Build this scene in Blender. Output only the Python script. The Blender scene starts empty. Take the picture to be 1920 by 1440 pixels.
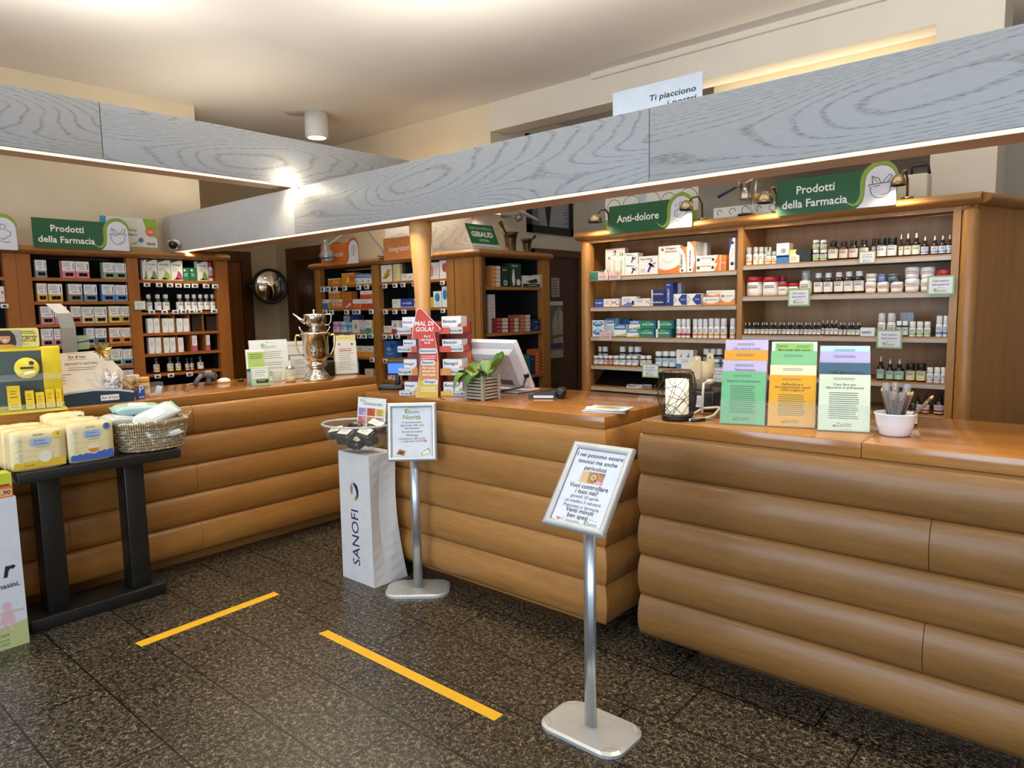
import bpy, bmesh, math, random
from mathutils import Vector, Matrix
S = bpy.context.scene
COL = S.collection
random.seed(7)
PI = math.pi

# ------------------------------------------------------------------ camera
FPX, PITCH, ROLL, YAWA, CAMZ = 1318.0, math.radians(6.19), math.radians(-1.04), math.radians(-49.05), 1.6
def _axes():
    cp, sp = math.cos(PITCH), math.sin(PITCH)
    fw, up, rt = Vector((0, cp, -sp)), Vector((0, sp, cp)), Vector((1, 0, 0))
    cr, sr = math.cos(ROLL), math.sin(ROLL)
    rt, up = rt*cr + up*sr, up*cr - rt*sr
    yb = YAWA + PI/2
    Y = Vector((math.sin(yb), math.cos(yb), 0)); X = Vector((math.cos(yb), -math.sin(yb), 0))
    f = lambda v: Vector((v.dot(X), v.dot(Y), v.z))
    return f(rt), f(up), f(fw)
RT, UP, FW = _axes()
EYE = Vector((0, 0, CAMZ))
cam = bpy.data.cameras.new('camera'); co = bpy.data.objects.new('camera', cam); COL.objects.link(co)
cam.sensor_width = 36; cam.lens = FPX/1920*36; cam.clip_start = .05; cam.clip_end = 100
co.matrix_world = Matrix(((RT.x, UP.x, -FW.x, 0), (RT.y, UP.y, -FW.y, 0), (RT.z, UP.z, -FW.z, CAMZ), (0, 0, 0, 1)))
S.camera = co
# ------------------------------------------------------------------ view, world, large lights
vs = S.view_settings
vs.view_transform = 'Standard'; vs.look = 'None'; vs.exposure = 0.35; vs.gamma = 1; vs.use_curve_mapping = False
S.cycles.use_denoising = True
S.cycles.max_bounces = 7; S.cycles.diffuse_bounces = 4; S.cycles.glossy_bounces = 3; S.cycles.transmission_bounces = 6
S.cycles.transparent_max_bounces = 8
S.cycles.caustics_reflective = False; S.cycles.caustics_refractive = False
S.cycles.sample_clamp_indirect = 6
W = bpy.data.worlds.new('sky'); S.world = W; W.use_nodes = True
W.node_tree.nodes['Background'].inputs[0].default_value = (.62, .78, 1, 1)
W.node_tree.nodes['Background'].inputs[1].default_value = 1.2
def srgb(h):
    if isinstance(h, str):
        h = h.lstrip('#'); c = [int(h[i:i+2], 16)/255 for i in (0, 2, 4)]
    else: c = [x/255 for x in h]
    return tuple((x/12.92 if x <= .04045 else ((x+.055)/1.055)**2.4) for x in c)
def area(name, loc, target, sx, sy, watts, color, spread=180):
    l = bpy.data.lights.new(name, 'AREA'); l.shape = 'RECTANGLE'; l.size = sx; l.size_y = sy
    l.energy = watts; l.color = color; l.spread = math.radians(spread)
    o = bpy.data.objects.new(name, l); COL.objects.link(o); o.location = loc
    o.rotation_euler = (Vector(target)-Vector(loc)).to_track_quat('-Z', 'Y').to_euler(); return o
def point(name, loc, watts, color, r=.03, spot=None, target=None, blend=.6):
    l = bpy.data.lights.new(name, 'SPOT' if spot else 'POINT'); l.energy = watts; l.color = color; l.shadow_soft_size = r
    o = bpy.data.objects.new(name, l); COL.objects.link(o); o.location = loc
    if spot:
        l.spot_size = math.radians(spot); l.spot_blend = blend
        o.rotation_euler = (Vector(target)-Vector(loc)).to_track_quat('-Z', 'Y').to_euler()
    return o
WARM = (1, .79, .52); DAY = (.72, .86, 1.0)
# daylight through the shop windows in the wall behind the camera
area('window_daylight_left', (-2.1, -2.75, 1.65), (-2.1, 2, 1.4), 2.6, 2.2, 78, DAY)
area('window_daylight_right', (1.4, -2.75, 1.65), (.9, 2, 1.2), 2.6, 2.2, 85, DAY)
# uplighters standing on the beams, throwing warm light on the ceiling
area('uplight_long_beam', (-2.6, 2.93, 2.56), (-2.6, 2.7, 3.5), 1.6, .1, 23, (1, .95, .86))
area('uplight_long_beam_right', (-.3, 2.93, 2.56), (-.3, 3.2, 3.5), 1.6, .1, 23, (1, .95, .86))
area('uplight_short_beam', (-4.55, .4, 2.86), (-4.55, .4, 3.5), .1, 3.2, 24, (1, .95, .86))
area('uplight_long_beam_left', (-5.6, 2.93, 2.52), (-5.6, 2.93, 3.5), 1.2, .1, 6, (1, .9, .74))

# ------------------------------------------------------------------ measuring: where a line of sight meets a known plane
def ray(x, y): return FW + RT*((x-960)/FPX) - UP*((y-720)/FPX)
def onz(x, y, z): d = ray(x, y); return EYE + d*((z-CAMZ)/d.z)
def onx(x, y, c): d = ray(x, y); return EYE + d*(c/d.x)
def ony(x, y, c): d = ray(x, y); return EYE + d*(c/d.y)
def upz(p, x, y):                        # height at which the vertical through p is met
    d = ray(x, y); t = (p[0]*d.x+p[1]*d.y)/(d.x**2+d.y**2); return CAMZ + d.z*t

# ------------------------------------------------------------------ materials
MATS = {}
def _new(name):
    m = bpy.data.materials.new(name); m.use_nodes = True; nt = m.node_tree
    return m, nt, nt.nodes['Principled BSDF']
def M(c, rough=.5, metal=0, emit=0, coat=0):
    k = (c, rough, metal, emit, coat)
    if k in MATS: return MATS[k]
    m, nt, b = _new('paint_%s' % (c if isinstance(c, str) else '_'.join(map(str, c))).strip('#'))
    rgb = srgb(c)
    b.inputs['Roughness'].default_value = rough; b.inputs['Metallic'].default_value = metal
    b.inputs['Coat Weight'].default_value = coat
    if emit:
        b.inputs['Base Color'].default_value = (*rgb, 1)
        b.inputs['Emission Color'].default_value = (*rgb, 1); b.inputs['Emission Strength'].default_value = emit
    else:
        tc = nt.nodes.new('ShaderNodeTexCoord'); n = nt.nodes.new('ShaderNodeTexNoise'); n.inputs['Scale'].default_value = 14
        n.inputs['Detail'].default_value = 2
        r = nt.nodes.new('ShaderNodeValToRGB'); r.color_ramp.elements[0].position = .3; r.color_ramp.elements[1].position = .7
        r.color_ramp.elements[0].color = (*[x*.955 for x in rgb], 1); r.color_ramp.elements[1].color = (*[min(1, x*1.03) for x in rgb], 1)
        nt.links.new(tc.outputs['Object'], n.inputs['Vector']); nt.links.new(n.outputs['Fac'], r.inputs['Fac']); nt.links.new(r.outputs['Color'], b.inputs['Base Color'])
    MATS[k] = m; return m
def glass(name, c=(240, 248, 250), rough=.02, ior=1.45, alpha=None):
    if name in MATS: return MATS[name]
    m, nt, b = _new(name)
    if alpha is None:
        b.inputs['Base Color'].default_value = (*srgb(c), 1); b.inputs['Transmission Weight'].default_value = 1
        b.inputs['Roughness'].default_value = rough; b.inputs['IOR'].default_value = ior
    else:                                 # thin clear sheet
        t = nt.nodes.new('ShaderNodeBsdfTransparent'); mx = nt.nodes.new('ShaderNodeMixShader'); mx.inputs[0].default_value = alpha
        t.inputs[0].default_value = (*srgb(c), 1)
        b.inputs['Base Color'].default_value = (*srgb(c), 1); b.inputs['Roughness'].default_value = rough
        nt.links.new(t.outputs[0], mx.inputs[1]); nt.links.new(b.outputs[0], mx.inputs[2])
        nt.links.new(mx.outputs[0], nt.nodes['Material Output'].inputs[0])
    MATS[name] = m; return m
def wood(name, dark, mid, light, axis='x', rough=.35, coat=.15, fine=1.0, figure=.5):
    if name in MATS: return MATS[name]
    m, nt, b = _new(name); L = nt.links.new
    tc = nt.nodes.new('ShaderNodeTexCoord'); oi = nt.nodes.new('ShaderNodeObjectInfo')
    mp = nt.nodes.new('ShaderNodeMapping'); s = {'x': (1.1, 11, 11), 'y': (11, 1.1, 11), 'z': (11, 11, 1.1)}[axis]
    mp.inputs['Scale'].default_value = s
    add = nt.nodes.new('ShaderNodeVectorMath'); add.operation = 'MULTIPLY_ADD'
    L(oi.outputs['Random'], add.inputs[0]); add.inputs[1].default_value = (37, 53, 71); L(tc.outputs['Object'], mp.inputs['Vector']); L(mp.outputs[0], add.inputs[2])
    n1 = nt.nodes.new('ShaderNodeTexNoise'); n1.inputs['Scale'].default_value = 1.0; n1.inputs['Detail'].default_value = 5; n1.inputs['Distortion'].default_value = .6
    n2 = nt.nodes.new('ShaderNodeTexNoise'); n2.inputs['Scale'].default_value = 9*fine; n2.inputs['Detail'].default_value = 3
    L(add.outputs[0], n1.inputs['Vector']); L(add.outputs[0], n2.inputs['Vector'])
    mx = nt.nodes.new('ShaderNodeMix'); mx.inputs[0].default_value = .35; L(n1.outputs['Fac'], mx.inputs[2]); L(n2.outputs['Fac'], mx.inputs[3])
    r = nt.nodes.new('ShaderNodeValToRGB'); e = r.color_ramp.elements
    e[0].position = .5-.26/ (.5+figure); e[1].position = .5+.26/(.5+figure); e[0].color = (*srgb(dark), 1); e[1].color = (*srgb(light), 1)
    k = e.new(.5); k.color = (*srgb(mid), 1)
    L(mx.outputs[0], r.inputs['Fac']); L(r.outputs['Color'], b.inputs['Base Color'])
    b.inputs['Roughness'].default_value = rough; b.inputs['Coat Weight'].default_value = coat; b.inputs['Coat Roughness'].default_value = .15
    MATS[name] = m; return m
def limed_oak():
    if 'limed_oak' in MATS: return MATS['limed_oak']
    m, nt, b = _new('limed_oak'); L = nt.links.new
    tc = nt.nodes.new('ShaderNodeTexCoord'); oi = nt.nodes.new('ShaderNodeObjectInfo')
    sh = nt.nodes.new('ShaderNodeVectorMath'); sh.operation = 'MULTIPLY_ADD'; sh.inputs[1].default_value = (1.9, 0, .23)
    L(oi.outputs['Random'], sh.inputs[0]); L(tc.outputs['Object'], sh.inputs[2])
    mp = nt.nodes.new('ShaderNodeMapping'); mp.inputs['Scale'].default_value = (.5, 0, 3.0); L(sh.outputs[0], mp.inputs['Vector'])
    n = nt.nodes.new('ShaderNodeTexNoise'); n.inputs['Scale'].default_value = 1.0; n.inputs['Detail'].default_value = 2.5; n.inputs['Roughness'].default_value = .16; n.inputs['Distortion'].default_value = .12
    L(mp.outputs[0], n.inputs['Vector'])
    f = nt.nodes.new('ShaderNodeMath'); f.operation = 'MULTIPLY'; f.inputs[1].default_value = 50; L(n.outputs['Fac'], f.inputs[0])
    fr = nt.nodes.new('ShaderNodeMath'); fr.operation = 'FRACT'; L(f.outputs[0], fr.inputs[0])
    r = nt.nodes.new('ShaderNodeValToRGB'); e = r.color_ramp.elements
    e[0].position = .70; e[0].color = (.82, .82, .82, 1); e[1].position = 1.0; e[1].color = (.82, .82, .82, 1); k = e.new(.84); k.color = (0, 0, 0, 1)
    e2 = e.new(.93); e2.color = (0, 0, 0, 1)
    L(fr.outputs[0], r.inputs['Fac'])
    g = nt.nodes.new('ShaderNodeTexNoise'); g.inputs['Scale'].default_value = 1; g.inputs['Detail'].default_value = 2
    mp2 = nt.nodes.new('ShaderNodeMapping'); mp2.inputs['Scale'].default_value = (22, 0, 260); L(tc.outputs['Object'], mp2.inputs['Vector']); L(mp2.outputs[0], g.inputs['Vector'])
    gr = nt.nodes.new('ShaderNodeMapRange'); gr.inputs[1].default_value = .36; gr.inputs[2].default_value = .6; L(g.outputs['Fac'], gr.inputs[0])
    mul = nt.nodes.new('ShaderNodeMath'); mul.operation = 'MULTIPLY'; inv = nt.nodes.new('ShaderNodeMath'); inv.operation = 'SUBTRACT'; inv.inputs[0].default_value = 1
    L(r.outputs['Color'], inv.inputs[1]); L(inv.outputs[0], mul.inputs[0]); L(gr.outputs[0], mul.inputs[1])
    mx = nt.nodes.new('ShaderNodeMix'); mx.data_type = 'RGBA'; mx.inputs[6].default_value = (*srgb('b1b2b4'), 1); mx.inputs[7].default_value = (*srgb('878685'), 1)
    L(mul.outputs[0], mx.inputs[0]); L(mx.outputs[2], b.inputs['Base Color'])
    b.inputs['Roughness'].default_value = .5
    bp = nt.nodes.new('ShaderNodeBump'); bp.inputs['Strength'].default_value = .25; bp.inputs['Distance'].default_value = .002; bp.invert = True
    L(mul.outputs[0], bp.inputs['Height']); L(bp.outputs[0], b.inputs['Normal'])
    MATS['limed_oak'] = m; return m
def floor_mat():
    m, nt, b = _new('dark_marble_tiles'); L = nt.links.new; N = nt.nodes.new
    tc = N('ShaderNodeTexCoord')
    def ridged(scale, width, dist):
        n = N('ShaderNodeTexNoise'); n.inputs['Scale'].default_value = scale; n.inputs['Detail'].default_value = 2; n.inputs['Distortion'].default_value = dist
        L(tc.outputs['Object'], n.inputs['Vector'])
        a = N('ShaderNodeMath'); a.operation = 'SUBTRACT'; a.inputs[1].default_value = .5; L(n.outputs['Fac'], a.inputs[0])
        c = N('ShaderNodeMath'); c.operation = 'ABSOLUTE'; L(a.outputs[0], c.inputs[0])
        r = N('ShaderNodeMapRange'); r.inputs[1].default_value = 0; r.inputs[2].default_value = width; r.inputs[3].default_value = 1; r.inputs[4].default_value = 0
        L(c.outputs[0], r.inputs[0]); return r.outputs[0]
    def network(scale, width, warp):
        n = N('ShaderNodeTexNoise'); n.inputs['Scale'].default_value = scale*.55; n.inputs['Detail'].default_value = 2; L(tc.outputs['Object'], n.inputs['Vector'])
        ad = N('ShaderNodeVectorMath'); ad.operation = 'MULTIPLY_ADD'; ad.inputs[1].default_value = (warp, warp, warp); L(n.outputs['Color'], ad.inputs[0]); L(tc.outputs['Object'], ad.inputs[2])
        v = N('ShaderNodeTexVoronoi'); v.feature = 'DISTANCE_TO_EDGE'; v.inputs['Scale'].default_value = scale; L(ad.outputs[0], v.inputs['Vector'])
        r = N('ShaderNodeMapRange'); r.inputs[1].default_value = 0; r.inputs[2].default_value = width; r.inputs[3].default_value = 1; r.inputs[4].default_value = 0
        L(v.outputs['Distance'], r.inputs[0]); return r.outputs[0]
    a = network(62, .075, .028); c = ridged(95, .02, .8)
    mask = N('ShaderNodeTexNoise'); mask.inputs['Scale'].default_value = 48; mask.inputs['Detail'].default_value = 3; L(tc.outputs['Object'], mask.inputs['Vector'])
    mr = N('ShaderNodeMapRange'); mr.inputs[1].default_value = .36; mr.inputs[2].default_value = .66; L(mask.outputs['Fac'], mr.inputs[0])
    mxm = N('ShaderNodeMath'); mxm.operation = 'MAXIMUM'; L(a, mxm.inputs[0]); L(c, mxm.inputs[1])
    mul = N('ShaderNodeMath'); mul.operation = 'MULTIPLY'; L(mxm.outputs[0], mul.inputs[0]); L(mr.outputs[0], mul.inputs[1])
    base = N('ShaderNodeTexNoise'); base.inputs['Scale'].default_value = 18; base.inputs['Detail'].default_value = 4; L(tc.outputs['Object'], base.inputs['Vector'])
    br = N('ShaderNodeValToRGB'); br.color_ramp.elements[0].color = (*srgb('120f0c'), 1); br.color_ramp.elements[1].color = (*srgb('221c17'), 1)
    br.color_ramp.elements[0].position = .35; br.color_ramp.elements[1].position = .7; L(base.outputs['Fac'], br.inputs['Fac'])
    mx = N('ShaderNodeMix'); mx.data_type = 'RGBA'; L(mul.outputs[0], mx.inputs[0]); L(br.outputs['Color'], mx.inputs[6]); mx.inputs[7].default_value = (*srgb('b3a488'), 1)
    bk = N('ShaderNodeTexBrick'); bk.inputs['Scale'].default_value = 1; bk.inputs['Mortar Size'].default_value = .004; bk.inputs['Brick Width'].default_value = .61; bk.inputs['Row Height'].default_value = .325
    bk.inputs['Color1'].default_value = (1, 1, 1, 1); bk.inputs['Color2'].default_value = (.8, .8, .8, 1); bk.inputs['Mortar'].default_value = (.05, .05, .05, 1); bk.offset = .27
    mp = N('ShaderNodeMapping'); mp.inputs['Location'].default_value = (.02, -.03, 0); L(tc.outputs['Object'], mp.inputs['Vector']); L(mp.outputs[0], bk.inputs['Vector'])
    mm = N('ShaderNodeMix'); mm.data_type = 'RGBA'; mm.blend_type = 'MULTIPLY'; mm.inputs[0].default_value = 1; L(mx.outputs[2], mm.inputs[6]); L(bk.outputs['Color'], mm.inputs[7])
    L(mm.outputs[2], b.inputs['Base Color'])
    b.inputs['Roughness'].default_value = .3
    rr = N('ShaderNodeMapRange'); rr.inputs[3].default_value = .22; rr.inputs[4].default_value = .42; L(base.outputs['Fac'], rr.inputs[0]); L(rr.outputs[0], b.inputs['Roughness'])
    return m
def plaster(name, c, amp=.03):
    m, nt, b = _new(name); L = nt.links.new
    tc = nt.nodes.new('ShaderNodeTexCoord'); n = nt.nodes.new('ShaderNodeTexNoise'); n.inputs['Scale'].default_value = 2.5; n.inputs['Detail'].default_value = 6
    L(tc.outputs['Object'], n.inputs['Vector']); r = nt.nodes.new('ShaderNodeValToRGB'); rgb = srgb(c)
    r.color_ramp.elements[0].color = (*[x*(1-amp) for x in rgb], 1); r.color_ramp.elements[1].color = (*[min(1, x*(1+amp)) for x in rgb], 1)
    r.color_ramp.elements[0].position = .35; r.color_ramp.elements[1].position = .65
    L(n.outputs['Fac'], r.inputs['Fac']); L(r.outputs['Color'], b.inputs['Base Color']); b.inputs['Roughness'].default_value = .85
    return m
HONEY = lambda ax: wood('honey_beech_'+ax, '8f6230', 'a8763e', 'bb8a50', ax, .42, .08, 1, .5)
ORANGE = lambda ax: wood('orange_cherry_'+ax, '8c5a26', 'a06c32', 'b28042', ax, .38, .12, 1, .45)
CTOP = lambda ax: wood('counter_top_wood_'+ax, '8c5826', 'a36c31', 'b6803f', ax, .18, .5, .7, .5)
BROWN = lambda ax: wood('brown_oak_'+ax, '4c2c12', '5f3a1a', '744922', ax, .4, .15, 1, .4)
WHITE = 'f1efea'
INK = M('23242a', .6)
GREYTXT = M('8d8d92', .6)

# ------------------------------------------------------------------ mesh builder
_TX = {}
def text_geo(s, bold=0.0):
    k = (s, bold)
    if k in _TX: return _TX[k]
    cu = bpy.data.curves.new('t', 'FONT'); cu.body = s; cu.size = 1; cu.resolution_u = 2; cu.offset = bold; cu.fill_mode = 'FRONT'
    ob = bpy.data.objects.new('t', cu); me = ob.to_mesh()
    v = [tuple(p.co) for p in me.vertices]; f = [tuple(p.vertices) for p in me.polygons]
    ob.to_mesh_clear(); bpy.data.objects.remove(ob); bpy.data.curves.remove(cu)
    if v:
        x0 = min(p[0] for p in v); x1 = max(p[0] for p in v)
    else: x0, x1 = 0, 1
    _TX[k] = (v, f, x0, x1); return _TX[k]
I4 = Matrix.Identity(4)
class MB:
    def __init__(s, mat=I4): s.v, s.f, s.mi, s.sm, s.mats, s.X = [], [], [], [], [], mat
    def add(s, vs, fs, mat, smooth=False, X=None):
        n = len(s.v); T = s.X if X is None else s.X @ X
        s.v += [tuple(T @ Vector(p)) for p in vs]
        if mat not in s.mats: s.mats.append(mat)
        k = s.mats.index(mat)
        for q in fs: s.f.append(tuple(i+n for i in q)); s.mi.append(k); s.sm.append(smooth)
        return s
    def box(s, x0, x1, y0, y1, z0, z1, mat, X=None):
        v = [(x, y, z) for z in (z0, z1) for y in (y0, y1) for x in (x0, x1)]
        return s.add(v, [(0, 2, 3, 1), (4, 5, 7, 6), (0, 1, 5, 4), (2, 6, 7, 3), (0, 4, 6, 2), (1, 3, 7, 5)], mat, False, X)
    def rbox(s, x0, x1, y0, y1, z0, z1, mat, r=.005, seg=2, X=None):
        bm = bmesh.new(); bmesh.ops.create_cube(bm, size=1)
        for v in bm.verts: v.co = Vector(((x0+x1)/2+v.co.x*(x1-x0), (y0+y1)/2+v.co.y*(y1-y0), (z0+z1)/2+v.co.z*(z1-z0)))
        r = min(r, .49*min(x1-x0, y1-y0, z1-z0))
        bmesh.ops.bevel(bm, geom=bm.edges[:], offset=r, segments=seg, profile=.5, affect='EDGES')
        bm.verts.index_update()
        s.add([tuple(v.co) for v in bm.verts], [tuple(v.index for v in f.verts) for f in bm.faces], mat, True, X); bm.free(); return s
    def lathe(s, prof, mat, seg=20, X=None, smooth=True, sx=1, sy=1, cap=True):
        v, f = [], []; n = len(prof)
        for r, z in prof:
            for k in range(seg):
                a = 2*PI*k/seg; v.append((r*math.cos(a)*sx, r*math.sin(a)*sy, z))
        for i in range(n-1):
            for k in range(seg):
                k2 = (k+1) % seg; f.append((i*seg+k, i*seg+k2, (i+1)*seg+k2, (i+1)*seg+k))
        if cap and prof[0][0] > 1e-6: f.append(tuple(reversed(range(seg))))
        if cap and prof[-1][0] > 1e-6: f.append(tuple((n-1)*seg+k for k in range(seg)))
        return s.add(v, f, mat, smooth, X)
    def tube(s, pts, r, mat, seg=8, X=None, cap=True):
        pts = [Vector(p) for p in pts]; n = len(pts); rs = r if isinstance(r, (list, tuple)) else [r]*n
        v, f = [], []; up = Vector((0, 0, 1)); last = None
        for i, p in enumerate(pts):
            t = (pts[min(i+1, n-1)]-pts[max(i-1, 0)]).normalized()
            a = last if last is not None else (up if abs(t.z) < .9 else Vector((1, 0, 0)))
            u = (a - t*a.dot(t)).normalized(); w = t.cross(u); last = u
            for k in range(seg):
                q = 2*PI*k/seg; v.append(tuple(p + (u*math.cos(q)+w*math.sin(q))*rs[i]))
        for i in range(n-1):
            for k in range(seg):
                k2 = (k+1) % seg; f.append((i*seg+k, i*seg+k2, (i+1)*seg+k2, (i+1)*seg+k))
        if cap: f.append(tuple(reversed(range(seg)))); f.append(tuple((n-1)*seg+k for k in range(seg)))
        return s.add(v, f, mat, True, X)
    def prism(s, poly, y0, y1, mat, X=None, back=None):          # outline in x,z ; thickness along y (y0 = front)
        n = len(poly); v = [(p[0], y0, p[1]) for p in poly]+[(p[0], y1, p[1]) for p in poly]
        f = [tuple(range(n)), tuple(range(2*n-1, n-1, -1))]
        f += [(i, n+i, n+(i+1) % n, (i+1) % n) for i in range(n)]
        return s.add(v, f, mat, False, X)
    def flat(s, poly, y, mat, X=None): return s.add([(p[0], y, p[1]) for p in poly], [tuple(range(len(poly)))], mat, False, X)
    def rect(s, x0, x1, z0, z1, y, mat, X=None): return s.flat([(x0, z0), (x1, z0), (x1, z1), (x0, z1)], y, mat, X)
    def disc(s, cx, cz, r, y, mat, seg=20, X=None, rz=None):
        return s.flat([(cx+r*math.cos(2*PI*k/seg), cz+(rz or r)*math.sin(2*PI*k/seg)) for k in range(seg)], y, mat, X)
    def stroke(s, pts, w, y, mat, X=None):
        for (a, b) in zip(pts, pts[1:]):
            dx, dz = b[0]-a[0], b[1]-a[1]; l = math.hypot(dx, dz) or 1; nx, nz = -dz/l*w/2, dx/l*w/2
            s.flat([(a[0]-nx, a[1]-nz), (b[0]-nx, b[1]-nz), (b[0]+nx, b[1]+nz), (a[0]+nx, a[1]+nz)], y, mat, X)
        return s
    def text(s, st, x, z, size, y, mat, align='c', bold=.0, width=None, X=None, shear=0, rot=0):
        v, f, a, b = text_geo(st, bold)
        k = size; kx = (width/(b-a)) if width else k
        off = {'c': -(a+b)/2, 'l': -a, 'r': -b}[align]
        c, sn = math.cos(rot), math.sin(rot); out = []
        for p in v:
            px, pz = (p[0]+off)*kx+p[1]*k*shear, p[1]*k
            out.append((x+px*c-pz*sn, y, z+px*sn+pz*c))
        return s.add(out, f, mat, False, X)
    def lines(s, x0, x1, z0, z1, n, y, mat, thick=.3, ragged=.25, X=None):
        h = (z1-z0)/max(n, 1)
        for i in range(n):
            z = z1-(i+.5)*h; x = x1-(x1-x0)*ragged*random.random(); s.rect(x0, x, z-h*thick/2, z+h*thick/2, y, mat, X)
        return s
    def build(s, name, parent=None, kind=None):
        me = bpy.data.meshes.new(name); me.from_pydata(s.v, [], s.f)
        for m in s.mats: me.materials.append(m)
        me.polygons.foreach_set('material_index', s.mi); me.polygons.foreach_set('use_smooth', s.sm)
        me.update(); o = bpy.data.objects.new(name, me); COL.objects.link(o)
        if parent: o.parent = parent
        if kind: o['kind'] = kind
        return o
def tag(o, label, cat, group=None):
    o['label'] = label; o['category'] = cat
    if group: o['group'] = group
    return o
def thing(name, label, cat, loc=(0, 0, 0), rz=0, group=None):
    o = bpy.data.objects.new(name, None); o.empty_display_size = .05; COL.objects.link(o); o.location = loc; o.rotation_euler = (0, 0, rz)
    return tag(o, label, cat, group)
def part(name, parent, mesh, label=None):
    o = bpy.data.objects.new(name, mesh); COL.objects.link(o); o.parent = parent
    if label: o['label'] = label
    return o
def trs(loc=(0, 0, 0), rz=0, rx=0, ry=0, sc=1):
    return Matrix.Translation(loc) @ Matrix.Rotation(rz, 4, 'Z') @ Matrix.Rotation(ry, 4, 'Y') @ Matrix.Rotation(rx, 4, 'X') @ Matrix.Diagonal((sc, sc, sc, 1))
def arc(cx, cz, r, a0, a1, n, rz=None):
    return [(cx+r*math.cos(math.radians(a0+(a1-a0)*i/n)), cz+(rz or r)*math.sin(math.radians(a0+(a1-a0)*i/n))) for i in range(n+1)]
def rrect(x0, x1, z0, z1, r, n=4):
    return arc(x1-r, z0+r, r, -90, 0, n)+arc(x1-r, z1-r, r, 0, 90, n)+arc(x0+r, z1-r, r, 90, 180, n)+arc(x0+r, z0+r, r, 180, 270, n)
# ================================================================== THE ROOM
CEIL = 3.49
def struct(name, mb): return mb.build(name, None, 'structure')
fl = MB().box(-9, 3.3, -2.95, 7, -.1, 0, floor_mat()); struct('floor', fl)
struct('ceiling', MB().box(-9, 3.3, -2.95, 7, CEIL, CEIL+.1, plaster('white_ceiling_plaster', 'e4dfd8', .015)))
CREAM = plaster('cream_wall_plaster', 'e3d4b8'); OFFW = plaster('pale_wall_plaster', 'e2d9ca'); GREYW = plaster('grey_wall_plaster', 'cfc8bd')
struct('wall_left', MB().box(-6.72, -6.55, -2.8, 3.17, 0, CEIL, CREAM))
struct('wall_recess', MB().box(-8.5, -8.35, 3.0, 5.0, 0, CEIL, CREAM).box(-8.4, -6.72, 3.0, 3.17, 0, CEIL, CREAM))
struct('wall_back', MB().box(-8.5, -4.55, 5.0, 5.12, 0, CEIL, CREAM).box(-4.55, -.94, 5.0, 5.2, 3.235, CEIL, OFFW)
       .box(-4.67, -4.55, 5.12, 6.6, 0, CEIL, OFFW).box(-.94, -.6, 5.0, 5.35, 0, CEIL, OFFW))
struct('wall_far', MB().box(-4.67, 3.3, 6.6, 6.72, 0, CEIL, GREYW))
struct('wall_bulkhead', MB().box(-2.6, -.94, 5.55, 5.75, 2.62, CEIL, CREAM))
struct('trim_1', MB().box(-3.4, -.6, 4.965, 5.0, 3.445, CEIL, OFFW))
struct('wall_right', MB().box(3.15, 3.3, -2.8, 6.6, 0, CEIL, OFFW))
# front wall with the two shop windows (behind the camera)
wf = MB()
for x0, x1 in ((-6.7, -3.5), (-.7, .0), (2.8, 3.3)): wf.box(x0, x1, -2.95, -2.8, 0, CEIL, OFFW)
wf.box(-3.5, 2.8, -2.95, -2.8, 0, .5, OFFW).box(-3.5, 2.8, -2.95, -2.8, 2.8, CEIL, OFFW); struct('wall_front', wf)
for i, (x0, x1) in enumerate(((-3.5, -.7), (0, 2.8))):
    w = thing('window_%d' % (i+1), 'tall shop window in the street wall', 'window', ((x0+x1)/2, -2.87, .5)); w['kind'] = 'structure'
    h = (x1-x0)/2; f = MB()
    for a, b in ((-h, -h+.06), (h-.06, h), (-.03, .03)): f.box(a, b, -.05, .05, 0, 2.3, M('4a3a2c', .4))
    f.box(-h, h, -.05, .05, 0, .06, M('4a3a2c', .4)).box(-h, h, -.05, .05, 2.24, 2.3, M('4a3a2c', .4)); f.build('window_frame', w)
# doors
def door(name, loc, rz, w, h, ajamb, panel, dark=False):
    d = thing(name, 'door', 'door', loc, rz); d['kind'] = 'structure'; del d['label']; del d['category']
    f = MB(); wd = BROWN('z')
    f.box(-w/2, -w/2+ajamb, -.05, .02, 0, h, wd).box(w/2-ajamb, w/2, -.05, .02, 0, h, wd).box(-w/2+ajamb, w/2-ajamb, -.05, .02, h-ajamb, h, wd); f.build('frame', d)
    p = MB().box(-w/2+ajamb, w/2-ajamb, -.02, .0, .01, h-ajamb, panel)
    if not dark:
        for a, b in ((.12, .95), (1.05, h-ajamb-.12)): p.rbox(-w/2+ajamb+.12, w/2-ajamb-.12, -.032, -.015, a, b, panel, .008)
    leaf = p.build('door_leaf', d)
    MB(trs((-w/2+ajamb+.07, -.02, 1.03))).tube([(0, 0, 0), (0, -.05, 0), (.1, -.055, 0)], .009, M('b9a878', .3, 1)).build('handle', leaf)
    return d
a = onx(471, 560, -8.33); zh = onx(465, 473, -8.33).z
door('door_1', (-8.33, a.y-.47, 0), PI/2, .94, zh, .13, wood('door_oak_z', '7a4a20', '8e5a28', 'a06a34', 'z', .4, .15))
b = ony(546, 560, 4.98); zh2 = ony(560, 465, 4.98).z
door('door_2', (b.x+.55, 4.98, 0), 0, 1.1, zh2, .16, wood('dark_door_oak_z', '38200e', '472a13', '573619', 'z', .4, .15))
d3 = thing('door_3', '', '', (-4.535, 5.98, 0), PI/2); d3['kind'] = 'structure'; del d3['label']; del d3['category']
MB().box(-.42, -.34, -.04, 0, 0, 2.19, BROWN('z')).box(.34, .42, -.04, 0, 0, 2.19, BROWN('z')).box(-.42, .42, -.055, 0, 2.12, 2.19, BROWN('x')).build('frame', d3)
MB().box(-.34, .34, -.02, 0, 0, 2.12, wood('dark_door_oak_z', '', '', '')).build('door_leaf', d3)

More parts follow.
